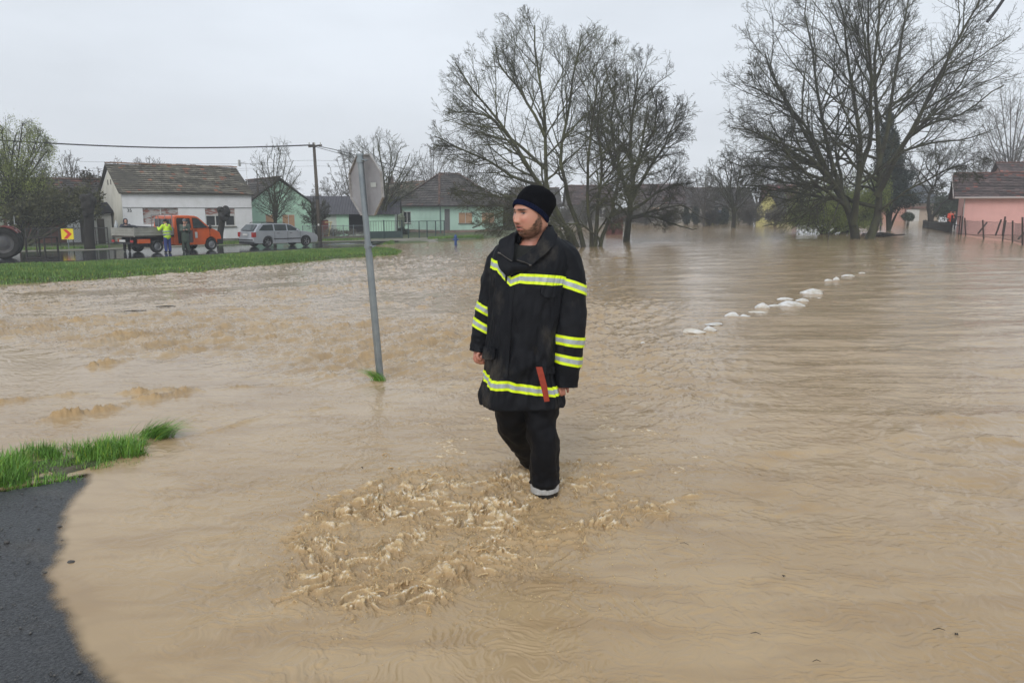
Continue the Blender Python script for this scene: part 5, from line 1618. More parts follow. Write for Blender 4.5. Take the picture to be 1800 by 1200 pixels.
    roof_build('roof', [(A, B, r2, r1), (D, A, r1, r1), (C, D, r1, r2), (B, C, r2, r2)], TILE_BROWN, t, 9, (.32, .27), sag=.03, red=.02, ridge=[(r1, r2), (A, r1), (B, r2), (D, r1)])
    m = MB(); m.tube([(-.12, -.12, 0), (-.12, -.12, ze)], .06, 8); m.build('downpipe', mat('pipe_green', (.10, .17, .15), rough=.5), t)
    # its lower wing
    W0 = 8.2
    m = MB(); m.box(.6, 5.6, W0, W0 + 7.5, 0, 2.4); m.build('wing', grn2, t)
    m = MB(); m.box(-.9, .55, W0 + .0, W0 + .12, 0, 2.2); m.box(.55, .58, W0 + .2, W0 + 3.0, 0.1, 2.2); m.box(.55, .58, W0 + 3.6, W0 + 7.3, .1, 2.2); m.build('porch_shadow_boards', WOODD, t)
    pl = [((-1.2, W0 + 7.9, 2.0), (-1.2, W0 - .6, 2.0), (3.0, W0 - .6, 5.2), (3.0, W0 + 7.9, 5.2)), ((6.6, W0 + 7.9, 2.3), (6.6, W0 - .6, 2.3), (3.0, W0 - .6, 5.2), (3.0, W0 + 7.9, 5.2))]
    ro = roof_build('wing_roof', pl, TILE_GREY, t, 10, (.32, .27), sag=.05, red=.03, ridge=[((3.0, W0 - .6, 5.2), (3.0, W0 + 7.9, 5.2))])
    m = MB(); m.box(2.75, 3.25, W0 + 6.4, W0 + 6.9, 4.9, 5.75); m.box(2.68, 3.32, W0 + 6.33, W0 + 6.97, 5.75, 5.83); m.box(2.8, 3.2, W0 + 6.45, W0 + 6.85, 5.95, 6.02); m.box(2.8, 2.85, W0 + 6.45, W0 + 6.85, 5.83, 5.95); m.box(3.15, 3.2, W0 + 6.45, W0 + 6.85, 5.83, 5.95)
    m.build('chimney', mat('chimney_brick', (.16, .11, .09), (.10, .08, .07), scale=5, rough=.9), t)
    for y in (W0 + 1.2, W0 + 3.4, W0 + 5.6): m = MB(); m.box(-.95, -.8, y, y + .15, 0, 2.1); m.build('porch_post', WOODD, t)

    # --- old brick farmhouse half hidden by the willow
    t = house_at(12, 440, 55, 22, 'brick_house', 'old brick farmhouse with whitewashed corners hidden behind the willow and bushes')
    bri = mat('brick_red', (.17, .065, .045), (.11, .05, .038), scale=8, rough=.9, stretch=(1, 1, 3))
    gable_house(t, 5.6, 6, 2.5, 4.4, bri, TILE_BROWN, [(1.8, 2.6, 1.0, 1.9)], seed=12, over=.3)
    window(t, ID, 1.8, 2.6, 1.0, 1.9, frame=WOODD)
    for x_, x2_ in ((.2, .75), (3.7, 5.5)): m = MB(); m.box(x_, x2_, -.05, -.004, 0, 2.4); m.build('whitewash', whi, t)
    m = MB(); m.box(4.6, 5.2, -.07, -.052, 0, 1.8); m.build('door', WOODD, t)
    t = thing('shed', 'crooked grey shed wedged against the gable of the white house', 'shed', (at(165, 430, 55).x, 55, gz(at(165, 430, 55).x, 55)), R(25))
    m = MB(); m.box(0, 1.2, 0, 1.6, 0, 2.0); m.build('wall', plaster('plaster_grey', (.50, .50, .47), (.30, .30, .28), 1.4), t)
    m = MB(); m.slab([(-.15, -.2, 2.0), (1.35, -.2, 2.15), (1.35, 1.8, 2.9), (-.15, 1.8, 2.7)], .08); m.build('roof', TILE_BROWN, t)
    m = MB(); m.box(.3, .75, -.03, -.004, 0, 1.7); m.box(.3, .75, -.05, -.032, 1.2, 1.3); m.build('door', WOODD, t)

    # --- pink house on the right
    p = at(1692, 407, 60)
    t = thing('pink_house', 'salmon pink house with a long brown tile roof at the right edge', 'house', (p.x, p.y, .02), R(-25))
    pk = plaster('plaster_pink', (.74, .42, .385), (.64, .35, .32))
    H = 2.75
    m = MB(); m.box(0, 9, 0, .25, 0, H); m.box(0, .25, .25, 1.2, 0, H); m.box(0, .25, 1.2, 2.0, 2.05, H); m.box(0, .25, 2.0, 6.4, 0, H); m.box(8.75, 9, .25, 6.4, 0, H); m.box(0.25, 8.75, 6.15, 6.4, 0, H); m.build('wall', pk, t)
    m = MB(); m.add([(0, 0, H), (0, 6.4, H), (0, 3.2, 4.3), (.2, 0, H), (.2, 6.4, H), (.2, 3.2, 4.3)], [(0, 1, 2), (3, 5, 4), (0, 2, 5, 3), (1, 4, 5, 2)]); m.build('gable_boards', WOODD, t)
    m = MB(); m.box(.1, .16, 1.2, 2.0, 0, 2.05); m.build('door', mat('door_brown', (.06, .04, .03), rough=.6), t)
    pl = [((-.75, -.35, 2.72), (9.4, -.35, 2.72), (9.4, 3.2, 4.55), (-.75, 3.2, 4.55)), ((-.75, 6.75, 2.72), (9.4, 6.75, 2.72), (9.4, 3.2, 4.55), (-.75, 3.2, 4.55))]
    roof_build('roof', pl, mat('roof_tile_redbrown', (.13, .088, .082), (.075, .060, .058), scale=2.5, rough=.9, tint='tint'), t, 14, (.25, .26), sag=.015, red=.05, ridge=[((-.75, 3.2, 4.55), (9.4, 3.2, 4.55))])
    m = MB(); m.slab([(-.80, -.38, 2.62), (-.80, 3.2, 4.45), (-.80, 3.2, 4.66), (-.80, -.38, 2.83)], .05); m.tube([(-.75, -.42, 2.68), (9.4, -.42, 2.66)], .07, 8); m.build('gutter', mat('gutter_pale', (.42, .36, .34), rough=.5), t)
    m = MB(); m.tube([(-.05, -.1, .1), (-.05, -.1, 2.6), (-.05, -.4, 2.66)], .045, 8); m.build('downpipe', MATS['gutter_pale'], t)
    m = MB(); m.box(3.9, 4.25, 1.6, 1.95, 3.9, 4.45); m.box(3.87, 4.28, 1.57, 1.98, 4.45, 4.55); m.build('chimney', mat('chimney_white', (.5, .46, .40), (.35, .16, .12), scale=4, rough=.9, lo=.5, hi=.55), t)
    p = at(1775, 385, 74)
    t = thing('tiled_barn', 'taller red-tiled roof showing behind the pink house at the right edge', 'barn', (p.x, p.y, .1), R(-10))
    gable_house(t, 9, 7, 3.6, 6.05, plaster('plaster_rose', (.40, .24, .21)), MATS['roof_tile_redbrown'], [], seed=15)

    # --- far houses
    p = at(1548, 383, 112)
    t = thing('garage_house', 'far pink house with a white garage door and grey roof, left of the twisted tree', 'house', (p.x, p.y, .42), R(4))
    m = MB(); m.box(-1.5, 4.3, 0, 6, -.8, 2.5); m.build('wall', plaster('plaster_salmon', (.50, .27, .21)), t)
    m = MB(); m.box(4.3, 8.5, .2, 6, -.8, 2.5); m.build('garage_bay', plaster('plaster_beige', (.42, .34, .27)), t)
    m = MB(); m.box(3.6, 5.5, -.06, -.02 + .2, -.8, 1.55); m.build('garage_door', WHITEP, t)
    m = MB(); m.box(3.3, 7.9, -.3, .15, 1.75, 1.95); m.box(3.35, 3.5, -.3, -.1, -.8, 1.75); m.build('canopy', mat('canopy_brown', (.16, .07, .05), rough=.7), t)
    pl = [((2.2, -.4, 2.5), (9, -.4, 2.5), (7.8, 3, 5.0), (4.2, 3, 5.0)), ((2.2, 6.4, 2.5), (9, 6.4, 2.5), (7.8, 3, 5.0), (4.2, 3, 5.0)), ((2.2, -.4, 2.5), (2.2, 6.4, 2.5), (4.2, 3, 5.0), (4.2, 3, 5.0)), ((9, -.4, 2.5), (9, 6.4, 2.5), (7.8, 3, 5.0), (7.8, 3, 5.0))]
    roof_build('roof', pl, mat('roof_slate', (.10, .11, .13), (.07, .075, .09), scale=2, rough=.6, tint='tint'), t, 16, (.4, .4), sag=0, red=0)
    p = at(1345, 386, 105)
    t = thing('yellow_house', 'far yellow gabled house at the water edge right of the two-trunked tree', 'house', (p.x - 1.2, p.y, .0), R(-30))
    gable_house(t, 2.9, 9, 2.0, 4.3, plaster('plaster_yellow', (.56, .52, .20)), mat('roof_dark', (.045, .04, .036), (.03, .028, .026), scale=2, rough=.9, tint='tint'), [(1.1, 1.75, .7, 1.6)], axis='y', seed=17, red=0)
    window(t, ID, 1.1, 1.75, .7, 1.6)
    p = at(1352, 386, 118)
    t = thing('brick_house', 'far brick house with a raspberry red roof beside the yellow house', 'house', (p.x - .6, p.y, .2), R(-8))
    gable_house(t, 4.5, 5, 2.6, 5.2, mat('brick_far', (.28, .14, .11), (.22, .12, .10), scale=4, rough=.9), mat('roof_raspberry', (.20, .055, .065), (.14, .045, .055), scale=2, rough=.8, tint='tint'), [(1.0, 1.6, .9, 1.9), (2.8, 3.3, .9, 1.9)], seed=18)
    window(t, ID, 1.0, 1.6, .9, 1.9); window(t, ID, 2.8, 3.3, .9, 1.9)
    p = at(1205, 388, 112)
    t = thing('grey_house', 'far low house with a wide grey-brown roof behind the cypresses', 'house', (p.x, p.y, .0), R(3))
    gable_house(t, 9.6, 6, 2.5, 4.9, plaster('plaster_dull', (.30, .28, .25)), mat('roof_greybrown', (.085, .07, .07), (.06, .052, .052), scale=2, rough=.9, tint='tint'), [(5.5, 6.2, 1, 2)], seed=19, red=0)
    m = MB(); m.box(3.6, 5.4, -.1, -.02, .2, 1.9); m.build('gate', mat('gate_blue', (.06, .09, .20), rough=.6), t)
    p = at(1236, 390, 98)
    t = thing('yellow_gate', 'small yellow garden gate between dark cypresses at the far water edge', 'gate', (p.x, p.y, -.3), 0)
    yel_ = mat('gate_yellow', (.55, .52, .14), (.48, .45, .13), scale=5, rough=.7)
    for x_ in (0, 1.4): m = MB(); m.box(x_, x_ + .18, 0, .18, 0, 2.1); m.build('post', yel_, t)
    m = MB()
    for k in range(6): m.box(.24 + k * .19, .34 + k * .19, .05, .09, .2, 1.9 - .25 * abs(k - 2.5) / 2.5)
    m.box(.2, 1.38, .095, .13, .5, .6); m.box(.2, 1.38, .095, .13, 1.5, 1.6); m.build('leaf', yel_, t)
    # long low white houses behind the leaning tree
    for (u0, u1, d, c, lab, rc, ph) in ((1000, 1075, 100, (.24, .235, .22), 'far low whitewashed house seen through the many-stemmed tree', (.10, .07, .065), 2), (1118, 1200, 104, (.27, .26, .24), 'far pale pinkish-roofed house behind the broad bare tree', (.10, .072, .07), -3), (905, 985, 106, (.30, .29, .27), 'far dim grey house behind the knit hat', (.085, .075, .07), 5)):
        p = at(u0, 398, d); q = at(u1, 398, d)
        t = thing('low_house', lab, 'house', (p.x, p.y, wz(p.x, p.y) - .1), R(ph))
        gable_house(t, q.x - p.x, 6, 2.7, 4.9, plaster('pl_' + str(u0), c), mat('roof_' + str(u0), rc, tuple(k * .7 for k in rc), scale=2, rough=.9, tint='tint'), [((q.x - p.x) * .3, (q.x - p.x) * .3 + 1.1, 1, 2.1), ((q.x - p.x) * .7, (q.x - p.x) * .7 + 1.0, 1, 2.1)], seed=int(u0), red=.02)
        window(t, ID, (q.x - p.x) * .3, (q.x - p.x) * .3 + 1.1, 1, 2.1, blind=BLIND_T, blind_h=.5); window(t, ID, (q.x - p.x) * .7, (q.x - p.x) * .7 + 1.0, 1, 2.1)
    p = at(1064, 402, 66)
    t = thing('tin_shelter', 'rust red lean-to standing in the water between the two stem clusters', 'shed', (p.x, p.y, wz(p.x, p.y) - .3), R(-20))
    m = MB(); m.slab([(0, -.2, 1.2), (1.5, -.2, 1.75), (1.5, 1.8, 1.9), (0, 1.8, 1.35)], .06); m.build('roof', mat('rust_red', (.14, .035, .03), (.09, .03, .025), scale=3, rough=.7), t)
    m = MB(); m.box(0.05, 1.45, 0, .06, 0, 1.1); m.add([(.05, 0, 1.1), (1.45, 0, 1.1), (1.45, 0, 1.6), (.05, .06, 1.1), (1.45, .06, 1.1), (1.45, .06, 1.6)], [(0, 1, 2), (3, 5, 4), (0, 2, 5, 3)]); m.build('wall', MATS['rust_red'], t)
    for x, y in ((.08, 1.6), (1.4, 1.6)): m = MB(); m.tube([(x, y, 0), (x, y, 1.3 + x * .3)], .05, 6); m.build('post', WOODD, t)

houses()

# ------------------------------------------------------------------ vehicles
ORANGE = mat('paint_orange', (.72, .115, .012), (.62, .095, .012), scale=3, rough=.32, coat=.5)
SILVER = mat('paint_silver', (.42, .44, .47), (.36, .38, .41), scale=2, rough=.30, metal=.35, coat=.5)
PLAST = mat('plastic_black', (.012, .012, .013), (.025, .025, .026), scale=10, rough=.55)
TYRE = mat('tyre', (.010, .010, .010), (.028, .026, .023), scale=12, rough=.85)
RIM = mat('rim_metal', (.34, .34, .35), (.20, .20, .20), scale=8, rough=.4, metal=.5)
CARGL = mat('car_glass', (.020, .028, .030), (.05, .06, .06), scale=1.2, rough=.06, spec=.8)
LAMPR = mat('lamp_red', (.35, .015, .012), rough=.2)
LAMPC = mat('lamp_clear', (.55, .56, .55), rough=.15)
ALU = mat('alu_board', (.36, .35, .31), (.27, .26, .22), scale=3, rough=.5)
PLATE = mat('number_plate', (.62, .62, .60), rough=.5)

def body_shell(name, prof, w, m, parent, belt=None, tumble=0.0, nose=None, edge=.05, narrow=.03):
    """side outline prof (x, z) swept across the width with rounded long edges; walls lean in above the belt"""
    n = len(prof); cx = sum(p[0] for p in prof) / n; cz = sum(p[1] for p in prof) / n
    lay = [(-w, .965), (-w + edge * .4, .988), (-w + edge, 1.0), (w - edge, 1.0), (w - edge * .4, .988), (w, .965)]
    V = []
    for y, s in lay:
        for x, z in prof:
            d = 1 - s
            X = x - math.copysign(min(abs(x - cx), 1.0) * d * 1.3, x - cx); Z = cz + (z - cz) * (1 - d * .9)
            yy = y
            if belt is not None and z > belt: yy = y * (1 - tumble * (z - belt))
            if nose: yy *= 1 - narrow * max(0, (x - nose)) ** 1.5 * 4
            V.append((X, yy, Z))
    F = []
    for k in range(len(lay) - 1):
        for i in range(n):
            F.append((k * n + i, k * n + (i + 1) % n, (k + 1) * n + (i + 1) % n, (k + 1) * n + i))
    F.append(tuple(range(n))[::-1]); F.append(tuple((len(lay) - 1) * n + i for i in range(n)))
    mb = MB().add(V, F)
    return mb.build(name, m, parent, auto=35)

def arch(cx, cz, r, z0, n=9):
    """points of a wheel arch from rear to front along the sill at height z0"""
    a0 = math.asin(max(-1, min(1, (z0 - cz) / r)))
    return [(cx - r * math.cos(a0 + (math.pi - 2 * a0) * k / n), cz + r * math.sin(a0 + (math.pi - 2 * a0) * k / n)) for k in range(n + 1)]

def wheel(parent, x, y, r, wd, side, spokes=0, m=RIM):
    """side: -1 outer face towards -y"""
    mb = MB(); n = 28
    prof = [(r * .62, -wd * .42), (r * .88, -wd * .5), (r * .98, -wd * .38), (r, -wd * .2), (r, wd * .2), (r * .98, wd * .38), (r * .88, wd * .5), (r * .62, wd * .42)]
    V = []; F = []
    for k in range(n):
        a = 2 * math.pi * k / n
        for (rr, yy) in prof: V.append((rr * math.cos(a), yy, rr * math.sin(a)))
    q = len(prof)
    for k in range(n):
        for j in range(q): F.append((k * q + j, k * q + (j + 1) % q, ((k + 1) % n) * q + (j + 1) % q, ((k + 1) % n) * q + j))
    mb.add(V, F)
    t = link('wheel', None, parent); t.location = (x, y, r)
    mb.build('tyre', TYRE, t, auto=40)
    mb = MB(); s = side
    yo = s * wd * .40
    def disc(r0, r1, y0, y1):
        V = []; F = []
        for k in range(n):
            a = 2 * math.pi * k / n
            V += [(r0 * math.cos(a), y0, r0 * math.sin(a)), (r1 * math.cos(a), y1, r1 * math.sin(a))]
        for k in range(n): F.append((2 * k, 2 * k + 1, (2 * k + 3) % (2 * n), (2 * k + 2) % (2 * n)))
        mb.add(V, F)
    disc(r * .64, r * .58, yo * 1.02, yo * .7)
    if spokes:
        for k in range(spokes):
            a = 2 * math.pi * k / spokes; ca, sa = math.cos(a), math.sin(a)
            pts = [(r * .10, -r * .07), (r * .60, -r * .045), (r * .60, r * .045), (r * .10, r * .07)]
            P = [(p * ca - q_ * sa, yo * .92, p * sa + q_ * ca) for p, q_ in pts]; P2 = [(a_, yo * .6, c_) for a_, b_, c_ in P]
            mb.add(P + P2, [(0, 1, 2, 3), (7, 6, 5, 4), (0, 4, 5, 1), (1, 5, 6, 2), (2, 6, 7, 3), (3, 7, 4, 0)])
        mb.add([(r * .16 * math.cos(2 * math.pi * k / 12), yo * .95, r * .16 * math.sin(2 * math.pi * k / 12)) for k in range(12)], [tuple(range(12))])
    else:
        disc(r * .58, r * .44, yo * .7, yo * .62); disc(r * .44, r * .22, yo * .62, yo * .95); disc(r * .22, .001, yo * .95, yo * 1.0)
    mb.build('rim', m, t, auto=40)
    if spokes:
        d = MB(); d.add([(r * .58 * math.cos(2 * math.pi * k / 16), yo * .45, r * .58 * math.sin(2 * math.pi * k / 16)) for k in range(16)], [tuple(range(16))]); d.build('brake_disc', PLAST, t)
    return t

def side_glass(name, pts, w, belt, tumble, m, parent, side=-1, off=.006, th=.012):
    """flat pane lying on the leaning side wall"""
    V = []
    for dd in (off, -th):
        for x, z in pts: V.append((x, side * (w * (1 - tumble * max(0, z - belt)) + dd), z))
    n = len(pts)
    F = [tuple(range(n)) if side < 0 else tuple(range(n))[::-1], tuple(range(2 * n - 1, n - 1, -1))] + [(i, i + n, (i + 1) % n + n, (i + 1) % n) for i in range(n)]
    return MB().add(V, F).build(name, m, parent)

def shift(pts, dx, dz=0): return [(x + dx, z + dz) for x, z in pts]

def build_truck():
    p = gpix(238, 447)
    # local: x forward from the tail, y to its left, z up; the near side is y = -1
    t = thing('pickup_truck', 'orange double-cab pickup truck with grey dropside bed, parked on the wet road', 'truck', (p.x, p.y, gz(p.x, p.y) + .02), R(58))
    c = link('chassis_origin', None, t); bpy.data.objects.remove(c)
    off = 1.0            # shift so that the near rear corner is the origin
    wR, wF, r = 1.35, 4.75, .345
    T = lambda o: setattr(o, 'location', (0, off, 0)) or o
    low = [(2.35, .40)] + [(2.42, .35), (4.22, .33)] + arch(wF, r, .43, .36) + [(5.36, .34), (5.50, .42), (5.52, .72), (5.42, .98), (5.15, 1.13), (4.72, 1.27)] + \
          [(4.02, 1.86), (3.85, 1.93), (3.4, 1.965), (2.62, 1.955), (2.50, 1.90), (2.40, 1.30)]
    T(body_shell('cab', low, .95, ORANGE, t, belt=1.2, tumble=.17, nose=4.6, edge=.10))
    b, tb = 1.2, .17
    T(side_glass('door_window', [(3.62, 1.25), (4.58, 1.27), (4.40, 1.40), (4.02, 1.76), (3.86, 1.82), (3.62, 1.83)], .95, b, tb, CARGL, t))
    T(side_glass('door_window', [(3.18, 1.28), (3.48, 1.27), (3.46, 1.80), (3.20, 1.80)], .95, b, tb, CARGL, t))
    # the sliding door stands open: a flat dark pane paints the shade inside, the door panel pushed back
    T(side_glass('doorway_shade', [(2.62, .45), (3.12, .45), (3.12, 1.82), (2.70, 1.82), (2.62, 1.75)], .95, b, tb, mat('painted_doorway_shade', (.008, .008, .009), (.02, .018, .016), scale=6, rough=.9), t, off=.010))
    T(side_glass('door_panel', [(3.12, .48), (3.52, .48), (3.52, 1.15), (3.12, 1.15)], .95, b, tb, mat('door_grey', (.085, .075, .070), rough=.6), t, off=.010))
    T(side_glass('door_sticker', [(3.68, .72), (3.84, .72), (3.84, 1.05), (3.68, 1.05)], .95, b, tb, WHITEP, t, off=.009, th=.002))
    m = MB()
    for xx in (3.55, 4.66): m.box(xx - .008, xx + .008, -.958, -.945, .5, 1.22)
    T(m.build('door_seam', PLAST, t))
    m = MB(); m.box(3.62, 3.78, -.985, -.955, 1.12, 1.15); T(m.build('door_handle', PLAST, t))
    m = MB(); m.slab([(4.68, -.76, 1.305), (4.68, .76, 1.305), (4.06, .70, 1.835), (4.06, -.70, 1.835)], .03); T(m.build('windscreen', CARGL, t)).location.z += .03
    m = MB(); m.box(2.385, 2.42, -.70, .70, 1.36, 1.78); o = T(m.build('rear_window', CARGL, t)); o.location.x -= .0
    m = MB(); m.ball((4.62, -1.06, 1.32), .12, 10, 8, sc=(.6, .8, 1.15)); m.tube([(4.6, -.92, 1.28), (4.62, -1.02, 1.30)], .025, 6); T(m.build('mirror', PLAST, t, smooth=True))
    m = MB(); m.box(5.15, 5.56, -.90, .90, .33, .62); T(m.build('bumper', PLAST, t)); 
    for s in (-1, 1):
        m = MB(); m.ball((5.36, s * .72, .88), .14, 12, 8, sc=(1.0, .9, .85)); T(m.build('headlight', LAMPC, t, smooth=True))
    for (x, s) in ((wR, -1), (wR, 1), (wF, -1), (wF, 1)):
        w_ = wheel(t, x, off + s * .84, r, .24, s)
    # bed
    m = MB(); m.box(0, 2.34, -.98, .98, .84, .92); T(m.build('bed_floor', WOODD, t))
    def board(x0, x1, y0, y1, nm='side_board'):
        m = MB()
        if abs(x1 - x0) > abs(y1 - y0):
            for k in range(3): m.box(x0, x1, y0, y1, .92 + k * .137, .92 + k * .137 + .128)
            m.box(x0, x1, y0 - .014, y1 + .014, .92, .955); m.box(x0, x1, y0 - .014, y1 + .014, 1.29, 1.33)
        else:
            for k in range(3): m.box(x0, x1, y0, y1, .92 + k * .137, .92 + k * .137 + .128)
            m.box(x0 - .014, x1 + .014, y0, y1, .92, .955); m.box(x0 - .014, x1 + .014, y0, y1, 1.29, 1.33)
        return T(m.build(nm, ALU, t))
    board(.06, 2.30, -1.0, -.965); board(.06, 2.30, .965, 1.0); board(0, .035, -.95, .95, 'tailgate'); board(2.31, 2.345, -.98, .98, 'head_board')
    for (x, y) in ((.0, -1.0), (.0, .95)):
        m = MB(); m.box(x, x + .055, y, y + .05, .86, 1.36); T(m.build('corner_post', ALU, t))
    m = MB()
    for y in (-.9, .9): m.tube([(2.33, y, .9), (2.33, y, 1.98)], .025, 6)
    m.tube([(2.33, -.9, 1.98), (2.33, .9, 1.98)], .025, 6); m.tube([(2.33, -.3, 1.3), (2.33, -.3, 1.98)], .018, 6); m.tube([(2.33, .3, 1.3), (2.33, .3, 1.98)], .018, 6)
    T(m.build('rack', mat('rack_grey', (.20, .20, .20), rough=.5), t))
    m = MB(); m.box(.2, 2.3, -.42, -.30, .55, .84); m.box(.2, 2.3, .30, .42, .55, .84); m.box(.9, 1.8, -.7, .7, .30, .45)
    T(m.build('chassis', PLAST, t))
    m = MB(); m.box(.30, .95, -.93, -.75, .52, .74); m.box(1.8, 2.35, -.93, -.80, .42, .80); m.box(.28, .95, .75, .93, .52, .74); T(m.build('side_skirt', ORANGE, t))
    m = MB(); m.box(-.02, .05, -.85, .85, .50, .60); T(m.build('rear_beam', PLAST, t))
    for s in (-1, 1):
        m = MB(); m.box(-.05, -.02, s * .82 - .12, s * .82 + .12, .58, .70); T(m.build('tail_light', LAMPR, t))
    m = MB(); m.box(-.045, -.025, -.26, .26, .60, .71); T(m.build('number_plate', PLATE, t))
    W = lambda x, y, z: t.matrix_basis @ Vector((x, y + off, z))
    bpy.context.view_layer.update()
    # things lying in the bed
    q = W(.55, .2, .925)
    h = thing('hose_coil', 'black coiled suction hose lying in the truck bed near the tailgate', 'hose', tuple(q), R(58))
    m = MB()
    for k in range(4):
        m.tube([(math.cos(a) * .36, math.sin(a) * .36, .07 + k * .125 + .03 * math.sin(a * 2)) for a in np.linspace(0, 2 * math.pi, 26)], .062, 8)
    m.build('hose', mat('hose_black', (.010, .011, .014), rough=.4), h, smooth=True)
    h = thing('hose_coil', 'flatter black hose roll in the truck bed beside the hooded man', 'hose', tuple(W(1.35, .1, .925)), R(58))
    m = MB()
    for k in range(3):
        m.tube([(math.cos(a) * .46, math.sin(a) * .40, .07 + k * .13 + .04 * math.sin(a + k)) for a in np.linspace(0, 2 * math.pi, 26)], .065, 8)
    m.slab([(-.5, -.35, .46), (.5, -.4, .40), (.55, .35, .44), (-.45, .4, .5)], .04)
    m.build('hose', MATS['hose_black'], h, smooth=True)
    h = thing('bottle', 'pale grey gas bottle standing at the tail end of the truck bed', 'bottle', tuple(W(.16, .75, .925)))
    m = MB(); m.tube([(0, 0, 0), (0, 0, .55), (0, 0, .66), (0, 0, .70), (0, 0, .78)], [.10, .10, .06, .035, .04], 12); m.build('bottle_body', mat('bottle_grey', (.38, .40, .40), rough=.4), h, smooth=True)
    return t, W

def build_wagon():
    p = gpix(446, 436.5)
    t = thing('station_wagon', 'silver station wagon parked on the wet road in front of the green gabled house', 'car', (p.x, p.y, gz(p.x, p.y) + .02), R(48))
    off = .875; L = 4.68; wR, wF, r = .98, 3.72, .325
    T = lambda o: setattr(o, 'location', (0, off, 0)) or o
    z0 = .24
    low = [(.12, .26)] + arch(wR, r, .39, z0) + arch(wF, r, .39, z0) + [(4.50, .24), (4.64, .34), (4.67, .55), (4.58, .70), (4.30, .82), (3.78, .93), (3.35, .98), (.25, 1.0), (.08, .94), (.02, .60), (.0, .38)]
    T(body_shell('body', low, .875, SILVER, t, nose=4.0, edge=.08, narrow=.04))
    gh = [(3.42, .95), (2.72, 1.36), (2.45, 1.425), (1.9, 1.445), (.85, 1.43), (.50, 1.39), (.16, 1.02), (.12, .93)]
    T(body_shell('cabin', gh[::-1], .845, SILVER, t, belt=.95, tumble=.30, edge=.06))
    for name, pts in (('side_window', [(2.42, 1.0), (3.24, 1.0), (2.70, 1.32), (2.42, 1.375)]), ('side_window', [(1.52, 1.0), (2.34, 1.0), (2.34, 1.375), (1.52, 1.385)]), ('side_window', [(.42, 1.02), (1.42, 1.0), (1.42, 1.385), (.78, 1.36)])):
        for s in (-1, 1): T(side_glass(name, pts if s < 0 else pts, .845, .95, .30, CARGL, t, side=s))
    m = MB(); m.slab([(.065 + .03, -.70, 1.03), (.405 + .03, -.62, 1.36), (.405 + .03, .62, 1.36), (.065 + .03, .70, 1.03)], .03); o = T(m.build('rear_window', CARGL, t)); o.location.x -= .012; o.location.z += .02
    m = MB(); m.slab([(3.37, -.72, 1.0), (3.37, .72, 1.0), (2.74, .62, 1.355), (2.74, -.62, 1.355)], .03); T(m.build('windscreen', CARGL, t)).location.z += .025
    for s in (-1, 1):
        m = MB(); m.tube([(.7, s * .66, 1.44), (.8, s * .66, 1.50), (2.2, s * .66, 1.50), (2.35, s * .66, 1.45)], .02, 6); T(m.build('roof_rail', PLAST, t))
        m = MB(); m.box(-.01, .22, s * .875 - (.0 if s > 0 else -.0) - .09, s * .875 + .012 if s > 0 else s * .875 + .10, .62, .92)
        m = MB(); m.box(-.012, .20, min(s * .70, s * .886), max(s * .70, s * .886), .64, .92); T(m.build('tail_light', LAMPR, t))
        m = MB(); m.ball((4.40, s * .66, .66), .13, 12, 8, sc=(1.5, 1.1, .75)); T(m.build('headlight', LAMPC, t, smooth=True))
        m = MB(); m.ball((3.02, s * .98, 1.02), .085, 10, 8, sc=(.7, 1.1, .85)); T(m.build('mirror', SILVER, t, smooth=True))
        m = MB(); m.box(1.40, 3.30, min(s * .868, s * .886), max(s * .868, s * .886), .48, .54); T(m.build('side_strip', PLAST, t))
    m = MB()
    for xx in (1.47, 2.38, 3.30): m.box(xx - .006, xx + .006, -.882, -.86, .34, .96)
    T(m.build('door_seam', PLAST, t))
    for xx in (1.62, 2.52):
        m = MB(); m.box(xx, xx + .17, -.90, -.87, .84, .865); T(m.build('door_handle', PLAST, t))
    m = MB(); m.box(-.05, .06, -.80, .80, .44, .50); T(m.build('bumper_strip', PLAST, t))
    m = MB(); m.box(-.035, -.01, -.26, .26, .72, .83); T(m.build('number_plate', PLATE, t))
    m = MB(); m.box(.0, .10, -.80, .80, .20, .34); T(m.build('rear_apron', PLAST, t))
    for (x, s) in ((wR, -1), (wR, 1), (wF, -1), (wF, 1)):
        wheel(t, x, off + s * .765, r, .20, s, spokes=5)

